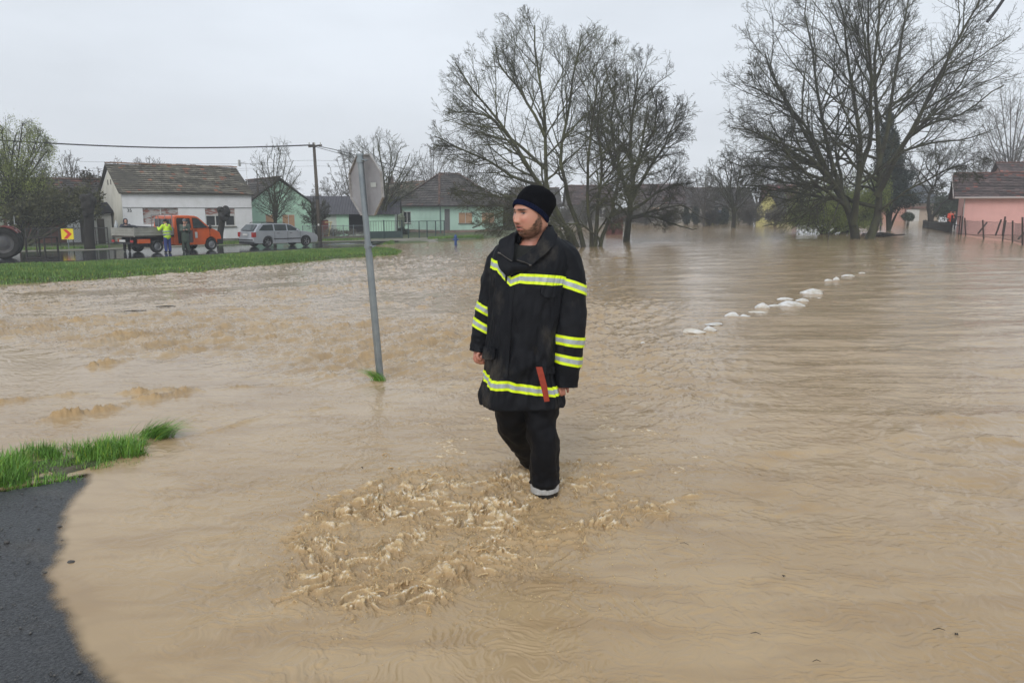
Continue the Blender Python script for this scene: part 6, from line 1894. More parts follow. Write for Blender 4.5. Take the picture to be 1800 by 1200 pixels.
def build_tractor():
    c = at(8, 424, 37.5); g = gz(c.x, c.y)
    t = thing('tractor', 'red tractor cut off by the left edge with one big black rear wheel', 'tractor', (c.x, c.y, g + .02), R(207))
    # local x forward (out of the picture), near side is y = +
    red = mat('paint_red', (.17, .016, .012), (.10, .014, .012), scale=3, rough=.4)
    for y, s in ((.72, 1), (-.72, -1)): wheel(t, 0, y, .72, .40, s, m=mat('rim_dark', (.05, .05, .055), (.09, .085, .08), scale=5, rough=.5))
    for y, s in ((.66, 1), (-.66, -1)): wheel(t, 2.1, y, .42, .24, s, m=MATS['rim_dark'])
    m = MB(); m.box(.7, 2.6, -.30, .30, .75, 1.35); m.build('bonnet', red, t)
    m = MB(); m.box(-.35, 2.4, -.22, .22, .45, .75); m.tube([(0, -.7, .72), (0, .7, .72)], .12, 10); m.build('rear_axle', PLAST, t)
    for s in (-1, 1):
        m = MB(); pts = [(.80 * math.cos(a), .72 + .80 * math.sin(a)) for a in np.linspace(.25, 2.5, 10)]; inn = [(.76 * math.cos(a), .72 + .76 * math.sin(a)) for a in np.linspace(2.5, .25, 10)]
        m.prism(pts + inn, min(s * .5, s * .96), max(s * .5, s * .96)); m.build('fender', red, t)
    m = MB(); m.box(-.15, .35, -.24, .24, 1.0, 1.08); m.box(-.2, -.13, -.24, .24, 1.08, 1.42); m.build('seat', PLAST, t)
    m = MB(); m.tube([(.75, 0, 1.3), (.45, 0, 1.55)], .02, 6); m.tube([(.45 + .05, .19 * math.cos(a), 1.55 + .19 * math.sin(a)) for a in np.linspace(0, 6.28, 16)], .015, 6); m.build('steering_wheel', PLAST, t)
    tri = [(-.60, .40, 1.62), (-.60, .82, 1.62), (-.60, .61, 2.02)]
    m = MB(); m.slab(tri, .02); o = m.build('warning_triangle', mat('triangle_grey', (.30, .31, .31), rough=.5), t); o.location = (.1, -.1, -.05)
    m = MB(); m.tube([(-.50, .51, 1.0), (-.50, .51, 1.7)], .015, 6); m.build('triangle_post', PLAST, t)
    # carrying frame behind it
    q = at(46, 436, 37.0)
    f = thing('steel_frame', 'dark welded steel frame standing on the road behind the tractor wheel', 'frame', (q.x, q.y, gz(q.x, q.y) + .02), R(-6))
    m = MB(); bar = .03
    P = [(0, 0), (.92, 0), (.92, .9), (0, .9)]
    for (x, y) in P: m.box(x - bar, x + bar, y - bar, y + bar, 0, .98)
    for z in (.02, .95):
        m.box(.0, .92, -bar * .9, bar * .9, z, z + .05); m.box(0, .92, .9 - bar * .9, .9 + bar * .9, z, z + .05); m.box(-bar * .9, bar * .9, 0, .9, z, z + .05); m.box(.92 - bar * .9, .92 + bar * .9, 0, .9, z, z + .05)
    m.tube([(.55, -.0, .03), (.5, .0, .95)], .028, 6)
    m.build('frame', mat('frame_black', (.014, .013, .012), (.035, .025, .02), scale=6, rough=.6), f)

# ------------------------------------------------------------------ small figures
def small_person(label, base, yaw, cols, pose, h=1.76, group=None, lean=0.0, hood=None, coat_len=.86, z=None):
    """cols: coat, trousers, hat; pose: two hand positions in own space (forward x, left y, up z)"""
    t = thing('person', label, 'person', (base[0], base[1], (gz(base[0], base[1]) + .02) if z is None else z), yaw, group=group)
    k = h / 1.76
    L = lambda x, y, zz: Vector((x + lean * max(0, zz - .9), y, zz)) * k
    sk = MATS.get('skin_small') or mat('skin_small', (.46, .24, .17), (.40, .20, .14), scale=9, rough=.5)
    def caps(mb, pts, rr, n=12):
        pts = [Vector(p) for p in pts]; mb.tube(pts, rr, n); mb.ball(pts[0], rr[0], n, 8); mb.ball(pts[-1], rr[-1], n, 8)
    hd = L(.03, 0, 1.64)
    sh = [L(0, s * .19, 1.43) for s in (1, -1)]
    hands = [Vector(p) * k for p in pose]
    elb = []
    for s, a, b in ((1, sh[0], hands[0]), (-1, sh[1], hands[1])):
        mid = (a + b) / 2; d = (b - a).length; drop = math.sqrt(max(.002, .31 ** 2 - (d / 2) ** 2)) if d < .62 else .03
        elb.append(mid + Vector((-.35, s * .6, -.72)).normalized() * drop * k)
    mb = MB()
    mb.ball(hd, .105 * k, 16, 12, sc=(.95, .78, 1.18)); mb.ball(hd + Vector((.105, 0, -.01)) * k, .018 * k, 8, 6); mb.ball(hd + Vector((.06, 0, -.085)) * k, .045 * k, 8, 6)
    caps(mb, [L(0, 0, 1.42), L(.01, 0, 1.58)], [.07 * k, .058 * k])
    caps(mb, [L(0, 0, .95), L(0, 0, 1.2), L(0, 0, 1.40)], [.13 * k, .12 * k, .13 * k])
    for s, a, e, b in ((1, sh[0], elb[0], hands[0]), (-1, sh[1], elb[1], hands[1])):
        caps(mb, [a, e], [.045 * k, .04 * k]); caps(mb, [e, b], [.04 * k, .03 * k])
        d = (b - e).normalized(); mb.ball(b + d * .03, .042 * k, 10, 8, sc=(1, .7, 1.1))
        for q in range(4): mb.tube([b + d * .04 + Vector((.0, (q - 1.5) * .018, 0)) * k, b + d * .11 + Vector((.0, (q - 1.5) * .02, -.01)) * k], [.010 * k, .008 * k], 6)
        caps(mb, [L(0, s * .10, .92), L(.02, s * .11, .5), L(-.01, s * .12, .09)], [.07 * k, .05 * k, .04 * k])
    remesh(mb.build('body', sk, t), .012, 2)
    mb = MB()
    caps(mb, [L(0, s_ * .07, coat_len) for s_ in (1, -1)], [.14 * k] * 2); caps(mb, [L(0, 0, coat_len), L(0, 0, 1.1), L(0, 0, 1.3), L(0, 0, 1.42)], [.17 * k, .165 * k, .175 * k, .12 * k])
    caps(mb, [L(0, .13, 1.38), L(0, -.13, 1.38)], [.10 * k] * 2); caps(mb, [L(0, .07, 1.1), L(0, -.07, 1.1)], [.14 * k] * 2)
    for a, e, b in ((sh[0], elb[0], hands[0]), (sh[1], elb[1], hands[1])):
        caps(mb, [a, e], [.078 * k, .066 * k]); caps(mb, [e, e.lerp(b, .88)], [.066 * k, .052 * k])
    o = mb.build('coat', cols[0], t); remesh(o, .02, 3)
    mb = MB()
    for s in (1, -1): caps(mb, [L(0, s * .09, .92), L(.02, s * .11, .5), L(-.01, s * .12, .14)], [.115 * k, .092 * k, .078 * k])
    remesh(mb.build('trousers', cols[1], t), .02, 3)
    for s in (1, -1):
        mb = MB(); mb.ball(L(.04, s * .12, .055), .075 * k, 12, 8, sc=(1.7, .75, .75)); mb.tube([L(-.01, s * .12, .05), L(-.01, s * .12, .25)], .062 * k, 10); remesh(mb.build('boot', PLAST, t), .015, 2)
    mb = MB()
    if hood:
        mb.ball(hd + Vector((-.02, 0, .02)) * k, .135 * k, 16, 12, sc=(1, .92, 1.12)); mb.ball(hd + Vector((-.05, 0, -.12)) * k, .12 * k, 12, 8)
        o = mb.build('hood', cols[2], t, smooth=True)
        for p in o.data.polygons: pass
        V = o.data.vertices
        for v in V:
            if v.co.x > hd.x + .05 * k: v.co.x = hd.x + .05 * k - (v.co.x - hd.x - .05 * k) * .4
    else:
        mb.ball(hd + Vector((-.005, 0, .045)) * k, .112 * k, 16, 10, sc=(1.0, .86, .92))
        mb.build('cap', cols[2], t, smooth=True)
    return t

def figures(W):
    hv = mat('hivis_yellow', (.62, .90, .03), (.50, .75, .04), scale=5, rough=.6)
    blu = mat('trousers_blue', (.03, .05, .22), (.022, .04, .16), scale=6, rough=.8)
    dk = mat('clothes_black', (.010, .010, .012), (.02, .02, .022), scale=6, rough=.8)
    gr = mat('raincoat_green', (.030, .048, .035), (.05, .07, .05), scale=4, rough=.4)
    nav = mat('clothes_navy', (.018, .022, .035), (.03, .034, .05), scale=5, rough=.7)
    band = MATS['band_silver']
    q = W(1.62, -1.42, 0)
    t = small_person('workman in yellow high-visibility jacket and blue trousers leaning on the truck bed', q, R(58 + 92), (hv, blu, dk), [(.42, .22, 1.34), (.40, -.24, 1.33)], lean=.10)
    m = MB()
    for z in (.98, 1.13): m.tube([(-.005 + (z - .9) * .1, 0, z - .03), (-.005 + (z - .9) * .1, 0, z + .03)], [.185, .185], 24, cap=False)
    o = m.build('reflective_band', band, t, smooth=True); o.scale = (1.0, 1.32, 1)
    q = W(2.62, -1.55, 0)
    small_person('man in long dark green raincoat standing at the open truck door', q, R(58 - 125), (gr, gr, mat('cap_grey', (.12, .13, .14), rough=.8)), [(.26, -.03, 1.18), (.26, .06, 1.20)], coat_len=.62)
    q = W(3.0, -1.18, 0)
    small_person('dark-clothed man standing in the open side door of the orange truck', q, R(58 + 170), (dk, dk, dk), [(.12, .25, .95), (.25, -.2, 1.15)])
    q = W(1.15, 1.5, 0)
    small_person('hooded man in dark navy jacket on the far side of the truck bed', q, R(58 - 110), (nav, dk, nav), [(.35, .2, 1.30), (.35, -.2, 1.28)], hood=True, lean=.1)
    org = mat('jacket_orange', (.68, .07, .02), (.55, .05, .015), scale=5, rough=.6)
    p = at(1669, 398, 72)
    small_person('person in orange-red rescue jacket beside the gable of the pink house', (p.x, p.y), R(-80), (org, dk, dk), [(.3, .15, 1.1), (.3, -.15, 1.1)], z=.05)
    p = at(1675.5, 398, 72.5)
    small_person('person in black clothes next to the orange-red jacket at the pink house', (p.x, p.y), R(-95), (dk, dk, dk), [(.2, .2, .9), (.2, -.2, .9)], z=.05)

def post_fence(name, label, pts, hpost, r, m, mesh_m=None, rails=(), d_z=0, group=None, lean=None, cat='fence', base=None, wires=0):
    """pts: ground points of the posts"""
    P = [Vector(p) for p in pts]
    t = thing(name, label, cat, tuple(P[0]), group=group)
    P = [p - P[0] for p in P]
    rnd = random.Random(len(pts))
    tops = []
    for i, p in enumerate(P):
        ln = Vector((rnd.uniform(-1, 1), rnd.uniform(-1, 1), 0)) * (lean or 0)
        h = hpost * rnd.uniform(.9, 1.1) if lean else hpost
        mb = MB(); mb.tube([p + Vector((0, 0, -.5)), p + Vector((0, 0, h)) + ln], r, 6); mb.build('post', m, t)
        tops.append((p, ln, h))
    for z, rr in rails:
        Q_ = []
        for i in range(len(P)):
            a = P[i] + Vector((0, 0, z)) + tops[i][1] * z / hpost
            if i and lean: Q_.append((Q_[-1] + a) / 2 + Vector((0, 0, -.05)))
            Q_.append(a)
        mb = MB(); mb.tube(Q_, rr, 4); mb.build('rail', m, t)
    if mesh_m:
        z0, z1, step, mm = mesh_m
        mb = MB()
        for i in range(len(P) - 1):
            a, b = P[i], P[i + 1]; L = (b - a).length; n = max(1, int(L / step))
            for k in range(-int((z1 - z0) / step), n):
                for sgn in (1, -1):
                    s0 = k / n if sgn > 0 else (k + (z1 - z0) / step) / n; s1 = (k + (z1 - z0) / step) / n if sgn > 0 else k / n
                    za, zb = z0, z1
                    if s0 < 0 or s0 > 1 or s1 < 0 or s1 > 1:
                        ds = s1 - s0
                        ta = max(0, min(1, (0 - s0) / ds)) ; tb = max(0, min(1, (1 - s0) / ds))
                        lo, hi = min(ta, tb), max(ta, tb)
                        za, zb = z0 + (z1 - z0) * lo, z0 + (z1 - z0) * hi; s0, s1 = s0 + ds * lo, s0 + ds * hi
                        if zb - za < .02: continue
                    mb.tube([a.lerp(b, s0) + Vector((0, 0, za)), a.lerp(b, s1) + Vector((0, 0, zb))], .004, 3, cap=False)
        mb.build('wire_mesh', mm, t)
    if base:
        h, th, bm = base
        mb = MB()
        for i in range(len(P) - 1):
            a, b = P[i], P[i + 1]; n = (b - a).cross(Vector((0, 0, 1))).normalized() * th
            mb.slab([a + n + Vector((0, 0, h)), b + n + Vector((0, 0, h)), b - n + Vector((0, 0, h)), a - n + Vector((0, 0, h))], h + .5)
        mb.build('base_wall', bm, t)
    return t

def street():
    wood = mat('pole_wood', (.105, .085, .065), (.065, .055, .045), scale=3, rough=.9, stretch=(1, 1, .1))
    steel = mat('galvanised', (.20, .23, .25), (.27, .30, .31), scale=7, rough=.38, metal=.55)
    dkst = mat('fence_steel', (.035, .038, .040), (.06, .05, .04), scale=6, rough=.6)
    wire = mat('wire_grey', (.10, .10, .10), rough=.6)
    cab = mat('cable_black', (.02, .02, .022), (.05, .05, .055), scale=30, rough=.6)
    # utility pole
    b = gpix(563, 426)
    t = thing('utility_pole', 'leaning wooden utility pole beside the grey metal roof', 'pole', tuple(b))
    top = at(551.5, 251, b.y) - b
    m = MB(); m.tube([(0, 0, -.5), tuple(top * .5), tuple(top)], [.15, .125, .10], 12); m.build('post', wood, t, smooth=True)
    m = MB(); m.box(-.35, .60, -.05, .05, -.06, .06); o = m.build('crossarm', WOODD, t); o.location = top + Vector((0, -.14, -.25)); o.rotation_euler = (0, R(-8), R(20))
    for k, dx in enumerate((-.28, .1, .5)):
        m = MB(); m.tube([(0, 0, 0), (0, 0, .12), (0, 0, .2)], [.03, .05, .03], 8); o = m.build('insulator', WHITEP, t, smooth=True); o.location = top + Vector((dx, -.16, -.18))
    m = MB(); m.box(-.12, .12, -.17, -.14, -.1, .12); o = m.build('junction_box', PLAST, t); o.location = top * .45
    m = MB(); m.box(-.06, .06, -.19, -.15, 0, .14); o = m.build('number_tag', WHITEP, t); o.location = top * .17
    def cable(label, pts, r, m_=cab):
        P = [at(u, v, d) for u, v, d in pts]; o0 = P[0]
        K = catmull([tuple(p - o0) for p in P], 40)
        mb = MB(); mb.tube([Vector(k) for k in K], r, 6)
        o = mb.build('cable', m_, None, smooth=True); o.location = o0
        tag(o, label, 'cable'); return o
    cable('thick twisted black cable strung from the left edge to the top of the wooden pole', [(-120, 238, 50), (0, 246.5, 51), (80, 251.5, 52), (170, 256, 53), (260, 259, 54), (340, 260, 55), (450, 258.5, 56), (551, 255, 56.7)], .048)
    cable('black cable running down from the wooden pole behind the road sign', [(553, 256, 56.6), (600, 266, 58), (660, 283, 62), (740, 305, 72)], .025)
    cable('second black cable just under the one going right from the pole', [(553, 258, 56.6), (600, 271, 58), (660, 289, 62), (750, 318, 74)], .018)
    cable('thin grey wire across the sky above the white house roof', [(140, 284, 84), (300, 287.5, 84), (440, 288, 84), (548, 282, 84), (700, 288, 84)], .014, wire)
    cable('thinner wire just above the ridge of the white house', [(150, 296, 88), (300, 298, 88), (440, 296, 88), (560, 292, 88), (640, 297, 88)], .011, wire)
    cable('lowest thin wire behind the television antenna', [(150, 301, 80), (300, 302.5, 80), (437, 299.5, 80)], .012, wire)
    cable('short black cable end hanging into the top right corner', [(1735, 39, 6), (1745, 26, 6), (1762, 2, 6), (1800, -60, 6), (1900, -240, 6.2)], .011)

    # back of the road sign
    b = gpix(668.5, 666, -.05, water=True)
    t = thing('road_sign', 'octagonal road sign seen from its grey back on a leaning steel pole in the flood', 'sign', tuple(b))
    top = at(632.5, 272, b.y - .05) - b
    ax = top.normalized()
    m = MB(); m.tube([tuple(-ax * .45), tuple(top * .57), tuple(top * .575)], [.038, .036, .036], 20); m.tube([tuple(top * .57), tuple(top)], [.031, .031], 20); m.build('pole', steel, t, smooth=False, auto=60)
    m = MB(); m.tube([tuple(top * .995), tuple(top * 1.004)], .036, 20); m.build('pole_cap', steel, t)
    e1 = Vector((math.cos(R(48)), -math.sin(R(48)), 0)); e2 = (ax - e1 * ax.dot(e1)).normalized(); n = e1.cross(e2).normalized()
    if n.y > 0: n = -n          # n points to us: the back of the plate
    ctr = at(644.5, 325.5, b.y + .06) - b
    R8 = .325
    oc = [ctr + (e1 * math.cos(R(22.5 + 45 * k)) + e2 * math.sin(R(22.5 + 45 * k))) * R8 for k in range(8)]
    back = mat('sign_back', (.33, .33, .345), (.26, .255, .265), scale=4, rough=.55, metal=.25)
    m = MB(); V = oc + [p - n * .004 for p in oc]; 
    m.add(V, [tuple(range(8)), tuple(range(15, 7, -1))] + [(i, i + 8, (i + 1) % 8 + 8, (i + 1) % 8) for i in range(8)])
    o = m.build('plate', back, t)
    m = MB()
    for i in range(8):
        a, c = oc[i], oc[(i + 1) % 8]; ai = ctr + (a - ctr) * .965; ci = ctr + (c - ctr) * .965
        m.add([a, c, ci, ai, a + n * .022, c + n * .022, ci + n * .022, ai + n * .022], [(0, 1, 5, 4), (2, 3, 7, 6), (4, 5, 6, 7), (1, 2, 6, 5), (3, 0, 4, 7), (0, 3, 2, 1)])
    m.build('rim', mat('sign_rim', (.36, .35, .34), (.22, .21, .2), scale=20, rough=.5), o)
    m = MB(); fr = [ctr + (p - ctr) * .97 - n * .006 for p in oc]; m.add(fr + [p - n * .002 for p in fr], [tuple(range(8)), tuple(range(15, 7, -1))]); m.build('face', mat('sign_red', (.45, .02, .02), rough=.4), o)
    m = MB(); s1 = ctr + e1 * .135 + n * .006; q = [s1 + e1 * .05 * a + e2 * .022 * c for a, c in ((-1, -1), (1, -1), (1, 1), (-1, 1))]; m.add(q, [(0, 1, 2, 3)]); m.build('sticker', mat('sticker_pale', (.42, .44, .42), rough=.6), o)
    for f in (.975, .605):
        c_ = top * f
        m = MB(); m.tube([tuple(c_ - ax * .02), tuple(c_ + ax * .02)], .041, 16); a_ = c_ + e1 * .045; m.tube([tuple(c_), tuple(c_ + e1 * .09 - n * -.0)], .012, 6); m.tube([tuple(c_ + e1 * .06 + n * .02), tuple(c_ + e1 * .06 - n * .05)], .008, 6); m.build('clamp', steel, t)
    # hydrants
    for (u, v, d, hh, cc, lab) in ((801, 431, None, .62, (.015, .055, .19), 'blue hydrant standing in shallow water before the pale green house'), (1548, 396, 80, .75, (.02, .025, .035), 'small dark hydrant in the water left of the round bush')):
        p = gpix(u, v, -.5, water=True) if d is None else at(u, v, d)
        if d: p.z = wz(p.x, p.y)
        t = thing('hydrant', lab, 'hydrant', tuple(p), group='street hydrants')
        hm = mat('hydrant_%d' % u, cc, tuple(c * 1.5 for c in cc), scale=8, rough=.45)
        m = MB(); m.tube([(0, 0, -.4), (0, 0, hh * .8)], .085, 12); m.tube([(0, 0, hh * .02), (0, 0, hh * .08)], .13, 12); m.build('barrel', hm, t, auto=40)
        m = MB(); m.tube([(0, 0, hh * .78), (0, 0, hh * .9), (0, 0, hh * 1.05), (0, 0, hh * 1.15)], [.12, .11, .07, .03], 12); m.build('bonnet', hm, t, auto=40)
        for s in (-1, 1):
            m = MB(); m.tube([(0, 0, hh * .6), (s * .16, 0, hh * .6)], .05, 8); m.tube([(s * .14, 0, hh * .6), (s * .19, 0, hh * .6)], .07, 8); m.build('outlet', hm, t, auto=40)
    # chevron board
    p = gpix(121, 440)
    t = thing('chevron_sign', 'yellow road board with one red arrowhead pointing right, on a thin post', 'sign', tuple(p), R(6))
    m = MB(); m.tube([(0, .04, -.2), (0, .04, 1.1)], .025, 8); m.build('post', steel, t)
    m = MB(); m.box(-.33, .33, -.01, .01, .62, 1.22); pl = m.build('board', mat('sign_yellow', (.80, .62, .01), rough=.45), t)
    m = MB(); m.prism([(-.22, .66), (-.02, .66), (.24, .92), (-.02, 1.18), (-.22, 1.18), (.02, .92)], -.017, -.012); m.build('arrowhead', mat('sign_redarrow', (.62, .02, .02), rough=.45), pl)
    # railings and fences along the far houses
    G = lambda u, v: (lambda p: (p.x, p.y, p.z))(gpix(u, v))
    post_fence('railing', 'thin dark railing on a low wall behind the chevron board', [G(u, v) for u, v in ((48, 439), (70, 438.6), (92, 438), (106, 437.8), (130, 437), (150, 436.6), (170, 436), (191, 435))], 1.25, .03, dkst, rails=((1.2, .025), (.35, .018)), base=(.18, .12, CONCR), mesh_m=(.35, 1.2, .13, dkst))
    post_fence('chain_fence', 'grey wire mesh fence on a concrete base between the pole and the road sign', [G(u, v) for u, v in ((533, 423.5), (551, 423), (568, 422.5), (586, 422), (604, 421.6), (622, 421.2), (640, 420.8))], 1.15, .03, steel, rails=((1.1, .018),), mesh_m=(.25, 1.1, .11, wire), base=(.30, .10, CONCR))
    a = Vector(G(643, 421)); c = Vector(G(707, 419.5))
    t = thing('garden_gate', 'wide dark green metal gate with solid lower panels left of the hipped house', 'gate', tuple(a))
    gm = mat('gate_green', (.030, .060, .060), (.045, .07, .065), scale=3, rough=.5)
    v_ = c - a; 
    m = MB(); nrm = Vector((v_.y, -v_.x, 0)).normalized() * .02
    for k in range(2):
        s, e = v_ * (k * .5 + .01), v_ * (k * .5 + .49)
        m.slab([s + Vector((0, 0, .08)), e + Vector((0, 0, .08)), e + Vector((0, 0, .62)), s + Vector((0, 0, .62))], .03)
    m.build('panel', gm, t)
    m = MB()
    for k in range(15): q = v_ * (k / 14); m.tube([q + Vector((0, 0, .6)), q + Vector((0, 0, 1.42))], .012, 4)
    m.tube([Vector((0, 0, 1.42)), v_ + Vector((0, 0, 1.42))], .025, 6); m.build('bars', gm, t)
    for k in (0, .5, 1):
        m = MB(); q = v_ * k; m.tube([q + Vector((0, 0, -.2)), q + Vector((0, 0, 1.5))], .05, 8); m.build('post', gm, t)
    post_fence('railing', 'low green railing with a small gate in front of the pale green wall', [G(u, v) for u, v in ((718, 419.5), (737, 419), (751, 418.6), (766, 418.2), (781, 417.5))], 1.4, .045, gm, rails=((1.38, .022), (.5, .018)), mesh_m=(.1, 1.38, .16, gm))
    foliage_tree('hedge', 'ragged dark ivy hedge along the green railing', 706, 419, 77, [(690, 408, 14, 8), (708, 407, 10, 9)], 5000, .07, LEAF_DK, 90, cat='hedge', trunk_r=.03)
    foliage_tree('shrub', 'white-flowering shrub before the window of the pale green house', 707, 410, 80, [(705, 388, 6, 17)], 2200, .06, mat('leaf_pale', (.28, .36, .20), (.45, .47, .38), scale=6, rough=.7, tint='tint'), 91, cat='shrub', trunk_r=.03)
    foliage_tree('shrub', 'grey leafless scrub in front of the outbuilding door', 592, 420, 66, [(585, 408, 22, 9), (618, 410, 20, 8)], 3000, .05, mat('scrub_grey', (.22, .20, .17), (.14, .13, .10), scale=6, rough=.8, tint='tint'), 92, cat='shrub', trunk_r=.02)
    o = thing('plank', 'pale wooden plank leaning by the red door of the outbuilding', 'plank', tuple(at(579, 421, 65)))
    m = MB(); a_ = at(577, 418, 65) - o.location; b_ = at(582, 391, 65.3) - o.location; m.tube([a_, b_], .045, 4); m.tube([at(571, 391, 65.2) - o.location, at(584, 390.5, 65.2) - o.location], .04, 4); m.build('board', mat('plank_pale', (.55, .45, .22), rough=.8), o)
    # right: picket fence, gate posts, wire fence
    pk = mat('picket_dark', (.030, .027, .024), (.055, .048, .04), scale=4, rough=.9, stretch=(1, 1, .3))
    A, B = at(1622, 392, 82), at(1670, 401, 66); A.z = B.z = wz(A.x, A.y) - .15; B.z = wz(B.x, B.y) - .15
    t = thing('picket_fence', 'dark wooden picket fence running from the round bush towards the pink house', 'fence', tuple(A))
    m = MB(); n_ = 74; v_ = B - A
    rr = random.Random(4)
    for k in range(n_):
        q = v_ * (k / n_); h = .95 + rr.uniform(-.06, .06); w_ = v_.normalized() * .09
        m.slab([q, q + w_, q + w_ + Vector((0, 0, h)), q + Vector((0, 0, h))], .03)
    m.build('pickets', pk, t)
    for z in (.3, .8): m = MB(); m.tube([Vector((0, .05, z)), v_ + Vector((0, .05, z))], .035, 4); m.build('rail', pk, t)
    t = post_fence('garden_gate', 'low dark slatted gate between the picket fence and the pink house', [tuple(at(u, v, d)) for u, v, d in ((1672, 401, 65), (1687, 403.5, 62.5))], 1.05, .07, pk, rails=((.95, .03), (.3, .03)), cat='gate')
    m = MB()
    for k in range(5): m.tube([Vector((.02 + k * .10, 0, .3)), Vector((.22 + k * .10, -.9, .9))], .018, 4)
    pts = []
    for u, v, d in ((1690, 404, 60), (1700, 407, 57), (1732, 412, 51), (1762, 415, 48), (1782, 418, 45), (1800, 424, 41), (1850, 434, 36)):
        p = at(u, v, d); p.z = wz(p.x, p.y) - .05; pts.append(tuple(p))
    t = post_fence('wire_fence', 'sagging wire mesh fence with crooked rusty posts in front of the pink wall', pts, 1.35, .045, mat('post_rust', (.045, .032, .028), (.075, .05, .04), scale=8, rough=.9), rails=((1.15, .010), (.2, .008)), mesh_m=(.1, 1.1, .16, wire), lean=.28)
    for (u0, v0, u1, v1, d) in ((1719, 411, 1735, 391, 51.5), (1750, 414, 1760, 386, 48.6), (1762, 415, 1767, 381, 47.5), (1790, 420, 1806, 404, 43)):
        a_ = at(u0, v0, d) - t.location; b_ = at(u1, v1, d + .2) - t.location
        m = MB(); m.tube([a_, b_], .05, 6); m.build('brace', MATS['post_rust'], t)
    # debris caught at the big tree
    o = thing('driftwood', 'dark heap of driftwood caught against the foot of the huge bare tree', 'driftwood', tuple(gpix(1550, 416, 0, water=True)))
    rr = np.random.default_rng(5); m = MB()
    for k in range(40):
        c_ = rr.normal(size=3) * (.55, .3, .06); a_ = rr.uniform(-.5, .5); L_ = rr.uniform(.3, 1.0)
        m.tube([c_ - np.array((math.cos(a_), math.sin(a_), .05)) * L_ * .5 + (0, 0, .1), c_ + np.array((math.cos(a_), math.sin(a_), .08)) * L_ * .5 + (0, 0, .12)], rr.uniform(.015, .06), 5)
    m.build('sticks', mat('driftwood_dark', (.03, .026, .022), (.06, .055, .05), scale=6, rough=.9), o)

TRUCK, TW = build_truck()
build_wagon()
build_tractor()
figures(TW)
street()

# ------------------------------------------------------------------ grass, sacks, floating bits, splash
def blades(name, P, H, Wd, m, parent=None, lean=(0, 0), spread=.45, seed=1, segs=4, loc=(0, 0, 0)):
    """P: roots (N,3); every blade a curved tapering strip"""
    r = np.random.default_rng(seed); N = len(P)
    h = H * r.uniform(.45, 1.15, N)
    a = r.uniform(0, 2 * math.pi, N); out = np.stack([np.cos(a), np.sin(a)], 1) * (r.uniform(0, 1, N) ** .7 * spread)[:, None] + np.array(lean)
    side = np.stack([-np.sin(a), np.cos(a), np.zeros(N)], 1) * (Wd * r.uniform(.6, 1.3, N))[:, None]
    rows = []
    for k in range(segs + 1):
        s = k / segs
        c = P.copy(); bend = s ** 1.8
        c[:, :2] += out * (h * bend)[:, None]
        c[:, 2] += h * (s - .42 * bend * np.hypot(out[:, 0], out[:, 1]) ** 1.2)
        w = (1 - s ** 1.6) * .5 + .02
        rows.append(np.stack([c - side * w, c + side * w], 1))
    V = np.concatenate(rows, 1).reshape(-1, 3) - np.array(loc)
    base = np.arange(N)[:, None, None] * (2 * (segs + 1)) + np.array([[2 * k, 2 * k + 1, 2 * k + 3, 2 * k + 2] for k in range(segs)])[None]
    me = mesh_from(name, V, quads=base.reshape(-1, 4), mats=[m], smooth=True)
    g = r.uniform(.6, 1.35, N); yel = r.uniform(0, 1, N) < .08
    c = np.stack([g * np.where(yel, 2.2, 1), g * np.where(yel, 1.35, 1), g], 1)
    set_tint(me, np.repeat(c, segs, 0))
    return link(name, me, parent, loc)

def in_poly(n, poly, seed):
    r = np.random.default_rng(seed); poly = [tuple(p[:2]) for p in poly]
    xs = [p[0] for p in poly]; ys = [p[1] for p in poly]; out = np.zeros((0, 2))
    while len(out) < n:
        q = np.stack([r.uniform(min(xs), max(xs), n * 2), r.uniform(min(ys), max(ys), n * 2)], 1)
        out = np.concatenate([out, q[seg_dist(q[:, 0], q[:, 1], poly) > 0]])
    return out[:n]

